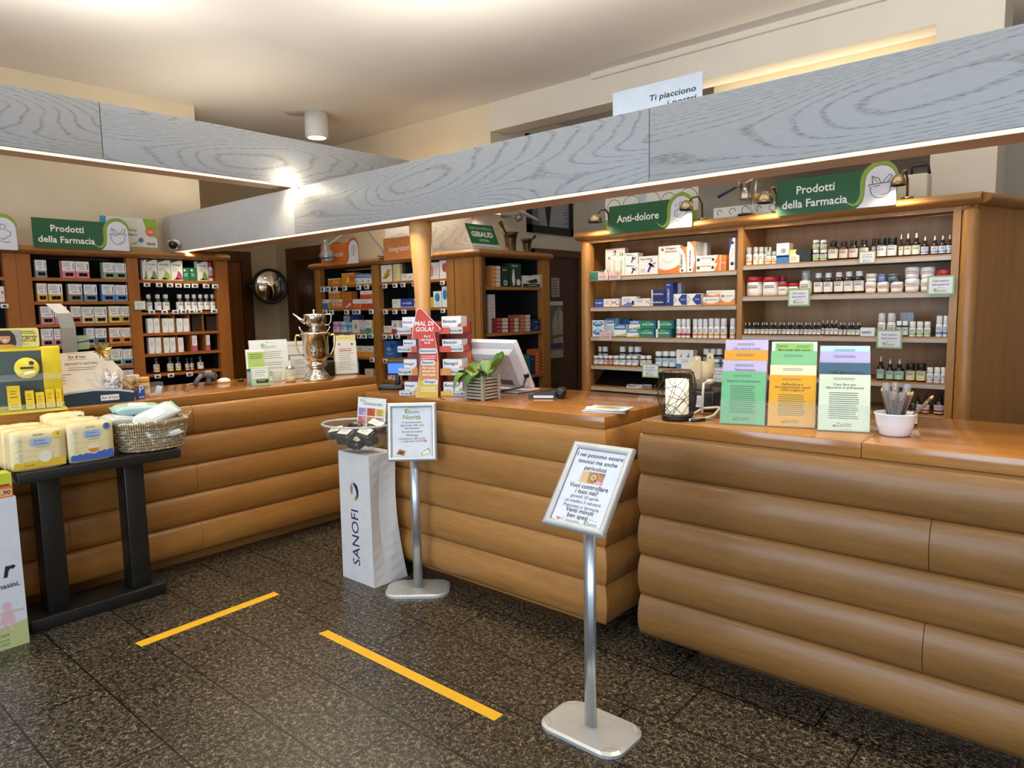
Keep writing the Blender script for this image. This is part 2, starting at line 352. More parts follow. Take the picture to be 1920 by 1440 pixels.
# ------------------------------------------------------------------ overhead beams (pale limed oak with an LED line along the lower edge)
OAK = limed_oak(); PALE = M('c4c5c6', .45); LED = M('ffedcb', .5, 0, .8); UNDER = wood('beam_underside_x', 'c8ab90', 'd4b9a0', 'dec6ae', 'x', .5, 0)
def beam(label, loc, rz, segs, z0, z1, dep, plain=()):
    t = thing('ceiling_beam', label, 'beam', loc, rz, None)
    for i, (a, b) in enumerate(segs):
        m = PALE if i in plain else OAK; c = (a+b)/2; h = (b-a)/2-.0015
        o = MB().rbox(-h, h, 0, .022, z0-loc[2], z1-loc[2], m, .004).build('fascia_panel', t); o.location = (c, 0, 0)
    a, b = segs[0][0], segs[-1][1]
    MB().box(a, b, .022, dep-.02, z1-loc[2]-.02, z1-loc[2], PALE).box(a, b, dep-.02, dep, z0-loc[2]+.005, z1-loc[2], PALE).build('back_panel', t)
    MB().box(a, b, .031, dep-.001, z0-loc[2]+.004, z0-loc[2]+.022, UNDER).build('underside', t)
    MB().box(a, b, .012, .03, z0-loc[2]-.012, z0-loc[2]+.008, LED).build('led_strip', t, None)
    return t
B2Y, B2A, B2B = 2.80, 2.14, 2.455
s1, s2 = ony(551, 400, B2Y).x, ony(1217, 250, B2Y).x
beam('long pale limed-oak beam crossing above the two front counters', (0, B2Y, B2A), 0, ((-6.5, s1), (s1, s2), (s2, 1.3), (1.3, 3.1)), B2A, B2B, .30, (0,))
B1X, B1A, B1B = -4.41, 2.475, 2.79
t1 = onx(190, 240, B1X).y
beam('short pale limed-oak beam running over the left counter', (B1X, 0, B1A), PI/2, ((-2.2, -.4), (-.4, t1), (t1, 4.98)), B1A, B1B, .27)
b3 = ony(722, 440, 4.72); b4 = ony(886, 440, 4.72)
bt = thing('ceiling_beam', 'third pale wood beam, behind the wooden column above the shelf unit', 'beam', ((b3.x+b4.x)/2, 4.72, 2.14))
h = (b4.x-b3.x)/2; MB().box(-h, -.06, 0, .022, 0, .325, OAK).build('fascia_panel', bt); MB().box(-.057, h, 0, .022, 0, .325, OAK).build('fascia_panel', bt); MB().box(h-.022, h, .022, .26, 0, .325, PALE).build('end_panel', bt)
point('beam_crossing_glow', (-4.34, 2.755, 2.468), 2.2, (1, .88, .62), .012)
sp = thing('led_spot', 'tiny LED spot where the two pale beams cross', 'lamp', (-4.34, 2.775, 2.455)); MB().lathe([(.012, 0), (.012, .008)], M('ffffff', .4), 10).build('lens', sp)
area('cove_light', (-1.8, 5.27, 2.8), (-1.8, 5.6, 3.3), 1.7, .06, 7, (1, .88, .66))
area('lamp_over_shelf_unit', (-5.2, 4.3, 2.6), (-5.1, 5, 2.4), 1.2, .1, 5, WARM)
# ------------------------------------------------------------------ ceiling downlight
p = onz(592, 211, CEIL); D = thing('ceiling_downlight', 'white cylindrical surface downlight on the ceiling', 'lamp', p)
MB().lathe([(.104, -.235), (.108, -.23), (.108, 0)], M('dcdedd', .5), 32).build('housing', D)
MB().lathe([(0, -.2362), (.086, -.2362)], M('ffffe8', .5, 0, 4), 32).build('diffuser', D)
p2 = onz(555, 211, CEIL); MB(trs()).lathe([(.0, -.004), (.11, -.004), (.115, 0)], M('cfc8c0', .6), 28).build('ceiling_plate', None)
cp = bpy.data.objects['ceiling_plate']; cp.location = p2; tag(cp, 'flat round cover plate on the ceiling beside the white downlight', 'cover plate')

# light given off by the LED lines and by the downlights (two unseen ones are added to light the counter fronts from above)
area('led_line_long', (-1.7, B2Y+.03, B2A-.016), (-1.7, B2Y+.03, 0), 9.2, .03, 34, (1, .84, .6), 130)
area('led_line_short', (B1X-.03, 1.3, B1A-.016), (B1X-.03, 1.3, 0), .03, 7, 26, (1, .84, .6), 130)
point('downlight_beam', (p.x, p.y, CEIL-.25), 25, (1, .9, .72), .08, 130, (p.x, p.y, 0), .7)
for k, (x, y) in enumerate(((-2.5, .9), (-.3, 1.0))):
    D = thing('ceiling_downlight', 'added unseen downlight over the shop floor, %s one' % ('left-hand', 'right-hand')[k], 'lamp', (x, y, CEIL))
    MB().lathe([(.104, -.235), (.108, -.23), (.108, 0)], M('dcdedd', .5), 32).build('housing', D); MB().lathe([(0, -.2362), (.086, -.2362)], M('ffffe8', .5, 0, 4), 32).build('diffuser', D)
    point('downlight_beam', (x, y, CEIL-.25), 48, (1, .88, .7), .08, 150, (x, y, 0), .8)
# ================================================================== COUNTERS
def planks(mb, path, z0, z1, bulge, mat, n=10):
    nrm = []
    for a, b in zip(path, path[1:]):
        dx, dy = b[0]-a[0], b[1]-a[1]; l = math.hypot(dx, dy); nrm.append((dy/l, -dx/l))
    offs = [nrm[0]]
    for n1, n2 in zip(nrm, nrm[1:]):
        k = 1+n1[0]*n2[0]+n1[1]*n2[1]; offs.append(((n1[0]+n2[0])/k, (n1[1]+n2[1])/k))
    offs.append(nrm[-1]); vs = []; prof = [(-.02, z0)]
    for i in range(n+1):
        t = i/n; prof.append((bulge*(math.sin(PI*t)**.75), z0+.001+(z1-z0-.002)*t))
    prof.append((-.02, z1)); k = len(prof)
    for (x, y), (ox, oy) in zip(path, offs): vs += [(x+ox*o, y+oy*o, z) for o, z in prof]
    for j in range(len(path)-1):          # each straight run keeps its own verts so the mitre stays crisp
        seg = vs[j*k:(j+2)*k]; f = [(i, k+i, k+i+1, i+1) for i in range(k-1)]; mb.add(seg, f, mat, True)
    mb.add(vs[:k], [tuple(range(k))], mat); mb.add(vs[-k:], [tuple(reversed(range(k)))], mat); return mb
TOPZ = 1.09; PZ = [.088, .28, .468, .656, .845, 1.032]
def counter(label, loc, runs, top, carcass, kick, mat, tmat, axis):
    t = thing('counter', label, 'counter', loc); T = trs((-loc[0], -loc[1], -loc[2]))
    for i, row in enumerate(runs):
        for path in row: planks(MB(T), path, PZ[i]+.001, PZ[i+1]-.001, .027, mat).build('plank', t)
    for tb in top: MB(T).rbox(tb[0], tb[1], tb[2], tb[3], TOPZ-.058, TOPZ, tmat, .003).build('countertop', t)
    MB(T).box(carcass[0], carcass[1], carcass[2], carcass[3], .09, TOPZ-.058, mat).build('carcass', t)
    MB(T).box(kick[0], kick[1], kick[2], kick[3], 0, .09, mat).build('toe_kick', t); return t
LX = -4.385; LE = 3.435; RYF = 2.733; MYF = 2.700
ys = {4: [359], 2: [367], 3: [], 1: [127], 0: [375]}
def seamy(px, z):
    d = None
    for y in [i*.01 for i in range(0, 345)]:
        q = Vector((LX, y, z))-EYE; xx = 960+FPX*q.dot(RT)/q.dot(FW)
        if xx > px: return y
    return 3
rows = []
for i in range(5):
    cuts = [-.9]+[seamy(p, (PZ[i]+PZ[i+1])/2) for p in ys[i]]+[LE]
    rows.append([[(LX, a+.0012), (LX, b-.0012)] for a, b in zip(cuts, cuts[1:])])
counter('left counter of orange bulging planks below the silver samovar', (LX-.3, 1.3, 0), rows, [(LX-.78, LX, -.9, LE)], (LX-.7, LX-.021, -.88, LE-.02), (LX-.6, LX-.13, -.85, LE-.1), ORANGE('y'), CTOP('y'), 'y')
MX0, MX1, MYB = -3.56, -1.782, 3.5
rows = [[[(MX0, MYF), (MX1, MYF), (MX1, MYB)]] for i in range(5)]
counter('middle counter of honey bulging planks with the lozenge display and monitor', ((MX0+MX1)/2, 3.1, 0), rows, [(MX0, MX1, MYF, MYB)], (MX0+.03, MX1-.021, MYF+.021, MYB-.02), (MX0+.15, MX1-.15, MYF+.14, MYB-.1), HONEY('x'), CTOP('x'), 'x')
RX0, RX1, RYB = -1.61, 1.9, 3.5
def seamx(px, z):
    for x in [-1.6+i*.005 for i in range(700)]:
        q = Vector((x, RYF-.02, z))-EYE
        if 960+FPX*q.dot(RT)/q.dot(FW) > px: return x
rows = []
for i in range(5):
    c = {3: 1741, 1: 1728}.get(i); cuts = [RX0]+([seamx(c, (PZ[i]+PZ[i+1])/2)] if c else [])+[RX1]
    rows.append([[(a+.0012, RYF), (b-.0012, RYF)] for a, b in zip(cuts, cuts[1:])])
tj = onz(1560, 860, TOPZ).x
counter('right counter of brown bulging planks carrying the leaflet racks', (.1, 3.1, 0), rows, [(RX0, tj-.0008, RYF, RYB), (tj+.0008, RX1, RYF, RYB)], (RX0+.02, RX1, RYF+.021, RYB-.02), (RX0+.22, RX1, RYF+.16, RYB-.1), wood('brown_beech_x', '735028', '885f31', '9a713e', 'x', .42, .08, 1, .5), CTOP('x'), 'x')
# wooden column under the long beam
c = ony(790, 480, 3.0); ct = thing('support_column', 'turned tapering light-wood column holding the long beam above the middle counter', 'column', (c.x, 3.0, TOPZ))
MB().lathe([(.07, 0), (.05, .12), (.045, .3), (.05, .62), (.062, .85), (.07, 1.0), (.07, B2A+.004-TOPZ)], wood('column_beech_z', 'b98a50', 'cc9d60', 'd9ad72', 'z', .4, .1), 28).build('shaft', ct)

# ================================================================== CABINETS
BLACK = M('0b0a0a', .7); RAIL = M('b6aea4', .4)
def crown(mb, path, z0, z1, over, mat):
    planks(mb, path, z0, z1, over, mat, 8)
RCY = 4.2
cabwood = HONEY('z'); cabx = HONEY('x'); INN = wood('cabinet_inner_beech_z', '96683a', 'a87848', 'b98a58', 'z', .45, .05)
def rowz(axis, c, px, py): return (ony if axis == 'y' else onx)(px, py, c).z
def cabinet(label, loc, rz, posts, bays, shelves, depth, ztop, back, side, front, endx, rail=True, shelfmat=None):
    # local frame: u along x, face at y=0, depth to +y
    t = thing('shelf_cabinet', label, 'cabinet', loc, rz)
    for a, b, rnd in posts:
        if rnd: MB().rbox(a, b, -.02, .08, 0, ztop, front, min(.04, (b-a)*.45), 4).build('post', t)
        else: MB().box(a, b, -.004, depth, 0, ztop, front).build('post', t)
    a, b = endx
    planks(MB(), [(a, 0), (b, 0)], ztop, ztop+.065, .055, front.__class__ and (HONEY('x') if front is cabwood else ORANGE('x'))).build('crown', t)
    MB().box(a+.01, b-.01, .0, depth, ztop+.004, ztop+.06, side).build('top_board', t)
    if rail: MB().box(a+.05, b-.05, .005, .03, ztop-.02, ztop, side).build('header', t)
    MB().box(a+.03, b-.03, depth-.015, depth, .05, ztop, back).build('back_panel', t)
    MB().box(a+.02, a+.045, .01, depth, 0, ztop, side).build('side_panel', t)
    if not label.startswith('centre'): MB().box(b-.045, b-.02, .01, depth, 0, ztop, side).build('side_panel', t)
    for (u0, u1), zs in zip(bays, shelves):
        for z in zs:
            MB().box(u0-.004, u1+.004, .0, depth-.015, z-.024, z, shelfmat or side).build('shelf', t)
            if rail: MB().box(u0, u1, -.006, .0, z-.03, z-.009, RAIL).build('price_rail', t)
    if not rail:
        for u0, u1 in bays: MB().box(u0, u0+.002, .05, depth-.01, 0, ztop, BLACK).build('lining', t); MB().box(u1-.002, u1, .05, depth-.01, 0, ztop, BLACK).build('lining', t)
    return t
# right-hand cabinet
rp = lambda px, py=560: ony(px, py, RCY).x
RB = [(rp(1108), rp(1381)), (rp(1393), rp(1783, 500))]
R1 = [rowz('y', RCY, 1240, 513), rowz('y', RCY, 1240, 573.5), rowz('y', RCY, 1240, 633), rowz('y', RCY, 1180, 687), 1.03]
R2 = [rowz('y', RCY, 1590, 486.5), rowz('y', RCY, 1500, 552.5), rowz('y', RCY, 1560, 629.5), rowz('y', RCY, 1700, 716), 1.0]
xo = RB[0][0]; xe = RB[1][1]
RCL = (xo+xe)/2
def rel(v): return v-RCL
rc = cabinet('right shelf cabinet of honey wood behind the right counter', (RCL, RCY, 0), 0,
             [(rel(xo)-.085, rel(xo)-.006, 1), (rel(RB[0][1])+.004, rel(RB[1][0])-.004, 0), (rel(xe)+.0, rel(xe)+.035, 0), (rel(xe)+.035, rel(xe)+.115, 1)],
             [(rel(a), rel(b)) for a, b in RB], [R1, R2], .38, 2.065, INN, cabwood, cabwood, (rel(xo)-.11, rel(xe)+.12))
ep = MB(); e0 = rel(xe)+.1; dx, dy = math.sin(math.radians(19)), math.cos(math.radians(19))
ep.add([(e0, .03, 0), (e0+1.0*dx, .03+1.0*dy, 0), (e0+1.0*dx, .03+1.0*dy, 2.065), (e0, .03, 2.065), (e0-.05, .05, 0), (e0+.95*dx-.05, .05+1.0*dy, 0), (e0+.95*dx-.05, .05+dy, 2.065), (e0-.05, .05, 2.065)],
       [(0, 1, 2, 3), (7, 6, 5, 4), (3, 2, 6, 7), (0, 4, 5, 1), (1, 5, 6, 2), (0, 3, 7, 4)], wood('end_panel_cherry_z', '96601f', 'a86f2a', 'b87d36', 'z', .4, .15)); ep.build('end_panel', rc)
planks(MB(), [(rel(xe)+.11, 0), (rel(xe)+.11+1.02*dx, 1.02*dy)], 2.065, 2.13, .055, HONEY('x')).build('crown', rc)
MB().add([(e0-.1, .02, 2.07), (e0, .02, 2.07), (e0+1.0*dx, 1.0*dy, 2.07), (e0-.1, 1.0*dy, 2.07), (e0-.1, .02, 2.125), (e0, .02, 2.125), (e0+1.0*dx, 1.0*dy, 2.125), (e0-.1, 1.0*dy, 2.125)], [(0, 3, 2, 1), (4, 5, 6, 7), (0, 1, 5, 4), (1, 2, 6, 5), (2, 3, 7, 6), (3, 0, 4, 7)], cabwood).build('top_board', rc)

# centre unit
CY = 4.2; cpx = lambda px, py=570: ony(px, py, CY).x
CB = [(cpx(603), cpx(699)), (cpx(712), cpx(838))]
C1 = [rowz('y', CY, 650, 534), rowz('y', CY, 650, 578), rowz('y', CY, 660, 624.5), rowz('y', CY, 680, 669), rowz('y', CY, 690, 712)]
C2 = [rowz('y', CY, 770, 526), rowz('y', CY, 770, 577), rowz('y', CY, 750, 624.5), rowz('y', CY, 740, 671), rowz('y', CY, 740, 714)]
CC = (CB[0][0]+CB[1][1])/2; cr = lambda v: v-CC
cabinet('centre shelf cabinet with orange signs behind the samovar', (CC, CY, 0), 0,
        [(cr(CB[0][0])-.07, cr(CB[0][0]), 0), (cr(CB[0][1]), cr(CB[1][0]), 0)],
        [(cr(a), cr(b)) for a, b in CB], [C1, C2], .36, 2.02, BLACK, ORANGE('z'), ORANGE('z'), (cr(CB[0][0])-.14, cr(CB[1][1])-.002), False, ORANGE('x'))
# end unit of the centre block, shelves facing right
EX = cpx(900); EY0, EY1 = CY, onx(1031, 560, EX).y
EB = [(onx(911, 560, EX).y, onx(1018, 560, EX).y)]; EC = (EY0+EY1)/2
E1 = [onx(965, 538, EX).z, onx(960, 623, EX).z, onx(1005, 702, EX).z, .75]
eu = thing('shelf_cabinet', 'end shelf cabinet with a plain wooden side, below the green orthopaedic sign', 'cabinet', (EX, EC, 0), PI/2)
er = lambda y: y-EC
Dp = -(CB[1][1]-EX)   # depth of the block
Dp = abs(CB[1][1]-EX)+.0
MB().box(er(EY0)+.001, er(EY0)+.03, .0, Dp, 0, 2.02, ORANGE('z')).box(er(EY0)-.002, er(EY0)+.001, .06, .064, 0, 2.02, M('3a2410')).box(er(EY0)-.002, er(EY0)+.001, Dp-.1, Dp-.096, 0, 2.02, M('3a2410')).build('side_panel', eu)
MB().box(er(EY0)+.03, er(EB[0][0]), 0, .03, 0, 2.02, BROWN('z')).build('post', eu); MB().box(er(EB[0][1]), er(EY1), 0, Dp, 0, 2.02, ORANGE('z')).build('post', eu)
MB().box(er(EY0)+.03, er(EY1)-.03, Dp-.02, Dp, .0, 2.02, BLACK).build('back_panel', eu)
MB().box(er(EY0)+.01, er(EY1)-.01, .01, Dp, 2.024, 2.08, ORANGE('x')).build('top_board', eu)
MB().box(er(EB[0][1])-.002, er(EB[0][1]), .06, Dp-.02, 0, 2.02, BLACK).build('lining', eu); MB().box(er(EY0)+.03, er(EY1)-.03, .03, Dp-.02, 2.016, 2.02, BLACK).build('lining', eu)
planks(MB(), [(er(EY0), Dp), (er(EY0), 0)][::-1] and [(er(EY0), Dp), (er(EY0), 0), (er(EY1), 0)], 2.02, 2.085, .05, ORANGE('x')).build('crown', eu)
for z in E1: MB().box(er(EB[0][0]), er(EB[0][1]), .005, Dp-.02, z-.025, z, ORANGE('x')).build('shelf', eu)

# left cabinet
LCX = -6.15; lp = lambda px, py=570: onx(px, py, LCX).y
LB = [(lp(64), lp(243)), (lp(264), lp(408))]
L1 = [onx(150, 521.5, LCX).z, onx(160, 565, LCX).z, onx(165, 606, LCX).z, onx(175, 646, LCX).z, onx(230, 685.5, LCX).z, onx(240, 725, LCX).z]
L2 = [onx(335, 526, LCX).z, onx(340, 584.5, LCX).z, onx(340, 622.5, LCX).z, onx(345, 660, LCX).z, onx(350, 696.5, LCX).z]
LC = (LB[0][0]+LB[1][1])/2; lr = lambda v: v-LC
CHERZ = wood('red_cherry_z', '8a4f20', '9c5c26', 'ac6a30', 'z', .35, .2)
lcab = cabinet('left shelf cabinet with tea cartons and bottles, behind the left counter', (LCX, LC, 0), PI/2,
        [(lr(lp(37)), lr(LB[0][0])-.0, 0), (lr(LB[0][1]), lr(LB[1][0]), 0), (lr(LB[1][1]), lr(lp(430)), 0)],
        [(lr(a), lr(b)) for a, b in LB], [L1, L2], .38, 2.06, BLACK, CHERZ, CHERZ, (lr(lp(37)), lr(lp(430))+.01), False, CHERZ)
for j, (zlo, zhi) in enumerate(((L2[2], L2[1]-.03), (L2[3], L2[2]-.03))):
    for px in ((301.2, 328.2, 356.5, 382.5), (303.7, 330.7, 357, 384))[j]:
        y = lr(lp(px, 610)); MB().box(y-.004, y+.004, .01, .2, zlo, zhi, CHERZ).build('divider', lcab)
y0 = lp(37)-.9; lz = (y0+lp(36.5))/2
cabinet('leftmost shelf cabinet, cut off by the photo edge', (LCX, lz, 0), PI/2, [(lp(12)-lz, lp(36.5)-lz, 0), (-.45, -.4, 0)], [(-.4, lp(12)-lz)], [[L1[0], onx(6, 566, LCX).z, onx(6, 700, LCX).z]], .38, 2.06, BLACK, CHERZ, CHERZ, (-.45, lp(36.5)-lz), False, CHERZ)
# ================================================================== GOODS ON THE SHELVES
ORDW = 'leftmost second third fourth fifth sixth seventh eighth ninth tenth eleventh twelfth thirteenth fourteenth fifteenth sixteenth seventeenth eighteenth nineteenth twentieth'.split()
ORDW += ['twenty-'+w for w in 'first second third fourth fifth sixth seventh eighth ninth'.split()] + ['thirtieth']
DK = M('15100c', .12, 0, 0, .5); AMB = M('2a1508', .12, 0, 0, .5); CLR = glass('clear_plastic', (225, 230, 232), .12, 1.3, .35)
_BP = {}
def bmesh_of(name, mb): o = mb.build(name); me = o.data; bpy.data.objects.remove(o); return me
def bottle_parts(kind, body, lab, cap, stripe):
    k = (kind, body, lab, cap, stripe)
    if k in _BP: return _BP[k]
    B = {'dark': DK, 'amber': AMB}.get(body) or M(body, .35); Lm = M(lab, .55) if lab else None; C = M(cap, .4) if cap != 'clear' else CLR
    out = []; n = 18
    def L(z0, z1, r=.503):
        m = MB().lathe([(r, z0), (r, z1)], Lm, n); m.f = m.f[:-2]; m.mi = m.mi[:-2]; m.sm = m.sm[:-2]
        if stripe:
            h = z1-z0; m2 = MB().lathe([(r+.004, z0+h*.12), (r+.004, z0+h*.42)], M(stripe, .55), n); m.add(m2.v, m2.f[:-2], M(stripe, .55), True)
        q = M('6a6a70', .6)
        for j, zz in enumerate((.9, .72, .6)):  # small print, wrapped on the front
            z = z0+(z1-z0)*zz; aa = [(-90-38+76*i/6) for i in range(7)]; h = (z1-z0)*.035
            v = [(math.cos(math.radians(a))*(r+.006), math.sin(math.radians(a))*(r+.006), z+s*h) for s in (-1, 1) for a in aa]
            m.add(v, [(i, i+1, i+8, i+7) for i in range(6)], q)
        return m
    if kind == 'dropper':
        out = [('bottle', MB().lathe([(.46, 0), (.5, .03), (.5, .50), (.44, .56), (.2, .62), (.2, .66)], B, n)), ('label', L(.07, .46)),
               ('cap', MB().lathe([(.26, .64), (.26, .76), (.15, .78)], M('111111', .4), n)), ('dropper_tip', MB().lathe([(.15, .77), (.14, .86), (.09, .99), (.0, 1)], C, 10))]
    elif kind == 'med':
        out = [('bottle', MB().lathe([(.46, 0), (.5, .03), (.5, .60), (.44, .68), (.26, .74), (.26, .78)], B, n)), ('label', L(.1, .57)), ('cap', MB().lathe([(.33, .77), (.34, .79), (.34, .97), (.31, 1)], C, n))]
    elif kind == 'pot':
        out = [('jar', MB().lathe([(.46, 0), (.5, .03), (.5, .66), (.42, .70)], B, n)), ('label', L(.08, .6)), ('lid', MB().lathe([(.46, .71), (.47, .72), (.47, .97), (.43, 1)], C, n))]
    elif kind == 'jar':
        out = [('jar', MB().lathe([(.47, 0), (.5, .03), (.5, .72)], B, n)), ('lid', MB().lathe([(.515, .73), (.515, .95), (.48, 1)], C, n))]
        if Lm: out.append(('label', L(.16, .58)))
    elif kind == 'cream':
        out = [('jar', MB().lathe([(.40, 0), (.46, .05), (.48, .45)], B, n)), ('lid', MB().lathe([(.5, .42), (.5, .9), (.46, 1)], C, n)), ('label', L(.47, .62, .504))]
    elif kind == 'spray':
        out = [('bottle', MB().lathe([(.46, 0), (.5, .03), (.5, .56), (.4, .62)], B, n)), ('label', L(.06, .5)), ('nozzle', MB().lathe([(.2, .62), (.2, .74), (.28, .75), (.28, .88)], M('f4f4f2', .4), 12)),
               ('cap', MB().lathe([(.47, .63), (.47, .96), (.42, 1)], CLR if cap == 'clear' else C, n))]
    elif kind == 'pump':
        out = [('bottle', MB().lathe([(.47, 0), (.5, .03), (.5, .5), (.42, .58), (.2, .6), (.2, .64)], B, n)), ('label', L(.08, .45)), ('pump_head', MB().lathe([(.18, .64), (.18, .78), (.26, .79), (.26, .9)], M('f2f2f2', .4), 12).box(-.05, .05, -.4, 0, .84, .9, M('f2f2f2', .4))),
               ('cap', MB().lathe([(.36, .62), (.36, .98), (.33, 1)], CLR, n))]
    _BP[k] = [(nm, bmesh_of(nm, mb)) for nm, mb in out]; return _BP[k]
NAMES = {'dropper': 'dropper_bottle', 'med': 'medicine_bottle', 'pot': 'pill_jar', 'jar': 'cream_jar', 'cream': 'cream_jar', 'spray': 'spray_bottle', 'pump': 'pump_bottle'}
def carton_mesh(w, d, h, base, dec, side=None):
    mb = MB().box(-w/2, w/2, 0, d, 0, h, M(base, .5)); y = -.0006
    if side: mb.add([(w/2+.0004, 0, 0), (w/2+.0004, d, 0), (w/2+.0004, d, h), (w/2+.0004, 0, h)], [(0, 1, 2, 3)], M(side, .5))
    for q in dec:
        if q[0] == 't':      # text: ('t', u, v, width fraction, string, colour[, rot])
            _, u, v, fw, s, c = q[:6]; rot = q[6] if len(q) > 6 else 0
            g = text_geo(s, .015); L = (g[3]-g[2]); k = fw*(h if rot else w)/L
            mb.text(s, -w/2+u*w, v*h, k, y-.0006, M(c, .5), 'c', .015, rot=rot)
        elif q[0] == 'l':    # lines of small print
            _, u0, u1, v0, v1, n, c = q; mb.lines(-w/2+u0*w, -w/2+u1*w, v0*h, v1*h, n, y-.0003, M(c, .6))
        elif q[0] == 'p':    # polygon
            mb.flat([(-w/2+u*w, v*h) for u, v in q[2]], y-.0002, M(q[1], .5))
        elif q[0] == 'o':    # disc
            mb.disc(-w/2+q[2]*w, q[3]*h, q[4]*h, y-.0004, M(q[1], .5))
        elif q[0] == 'e':    # ellipse, relative radii
            mb.disc(-w/2+q[2]*w, q[3]*h, q[4]*w, y-.0004, M(q[1], .5), 24, None, q[5]*h)
        else: mb.rect(-w/2+q[0]*w, -w/2+q[2]*w, q[1]*h, q[3]*h, y, M(q[4], .5))
    return mb
def C(x0, x1, yt, look, base, dec=(), d=.07, yb=None, back=0, side=None, name='carton'): return dict(t='c', x0=x0, x1=x1, yt=yt, look=look, base=base, dec=dec, d=d, yb=yb, back=back, side=side, name=name)
def B(kind, x0, x1, yt, look, body='dark', lab='ece8dd', cap='17181a', stripe=None, yb=None, back=0): return dict(t='b', kind=kind, x0=x0, x1=x1, yt=yt, look=look, body=body, lab=lab, cap=cap, stripe=stripe, yb=yb, back=back)
def shelf(axis, face, bay, ztop, zs, kz, where, items, inset=.012):
    z = zs[kz]; zmax = (zs[kz-1]-.026 if kz else ztop)-.002
    on = ony if axis == 'y' else onx; looks = {}
    for it in items: looks.setdefault(it['look'], []).append(it)
    for look, its in looks.items():
        its.sort(key=lambda i: (i['x0']+i['x1'], -i['yt']))
        for k, it in enumerate(its): it['label'] = look+', '+((ORDW[k]+' from left, ' if k else 'leftmost, ') if len(its) > 1 else '')+where
    for it in items:
        ins = inset+it['back']; c = face+ins if axis == 'y' else face-ins; pm = (it['x0']+it['x1'])/2
        a, b = on(it['x0'], it['yt'], c), on(it['x1'], it['yt'], c); mid = on(pm, it['yt'], c)
        u0, u1 = (a.x, b.x) if axis == 'y' else (a.y, b.y); u0 = max(u0, bay[0]+.002); u1 = min(u1, bay[1]-.002); w = max(.008, u1-u0-.0016); uc = (u0+u1)/2
        zb = on(pm, it['yb'], c).z if it['yb'] else z+.0006; h = min(mid.z, zmax)-zb
        if it['yb'] == 'up': zb = z
        loc = (uc, c, zb) if axis == 'y' else (c, uc, zb); rz = 0 if axis == 'y' else PI/2
        if it['t'] == 'c':
            o = carton_mesh(w, it['d'], h, it['base'], it['dec'], it['side']).build(it['name']); o.location = loc; o.rotation_euler = (0, 0, rz)
            tag(o, it['label'], 'box', 'packages, '+where)
        else:
            t = thing(NAMES[it['kind']], it['label'], 'jar' if it['kind'] in ('pot', 'jar', 'cream') else 'bottle', (0, 0, 0), rz, it['kind']+' row, '+where)
            off = w*.5; t.location = (uc, c+off, zb) if axis == 'y' else (c-off, uc, zb); t.scale = (w, w, h)
            for nm, me in bottle_parts(it['kind'], it['body'], it['lab'], it['cap'], it['stripe']): part(nm, t, me)
Wd = 'f2f0ec'; G = 'a5a5a5'
sm = lambda u0=.12, u1=.75, v0=.45, v1=.85, n=3, c='8a8a90': ('l', u0, u1, v0, v1, n, c)
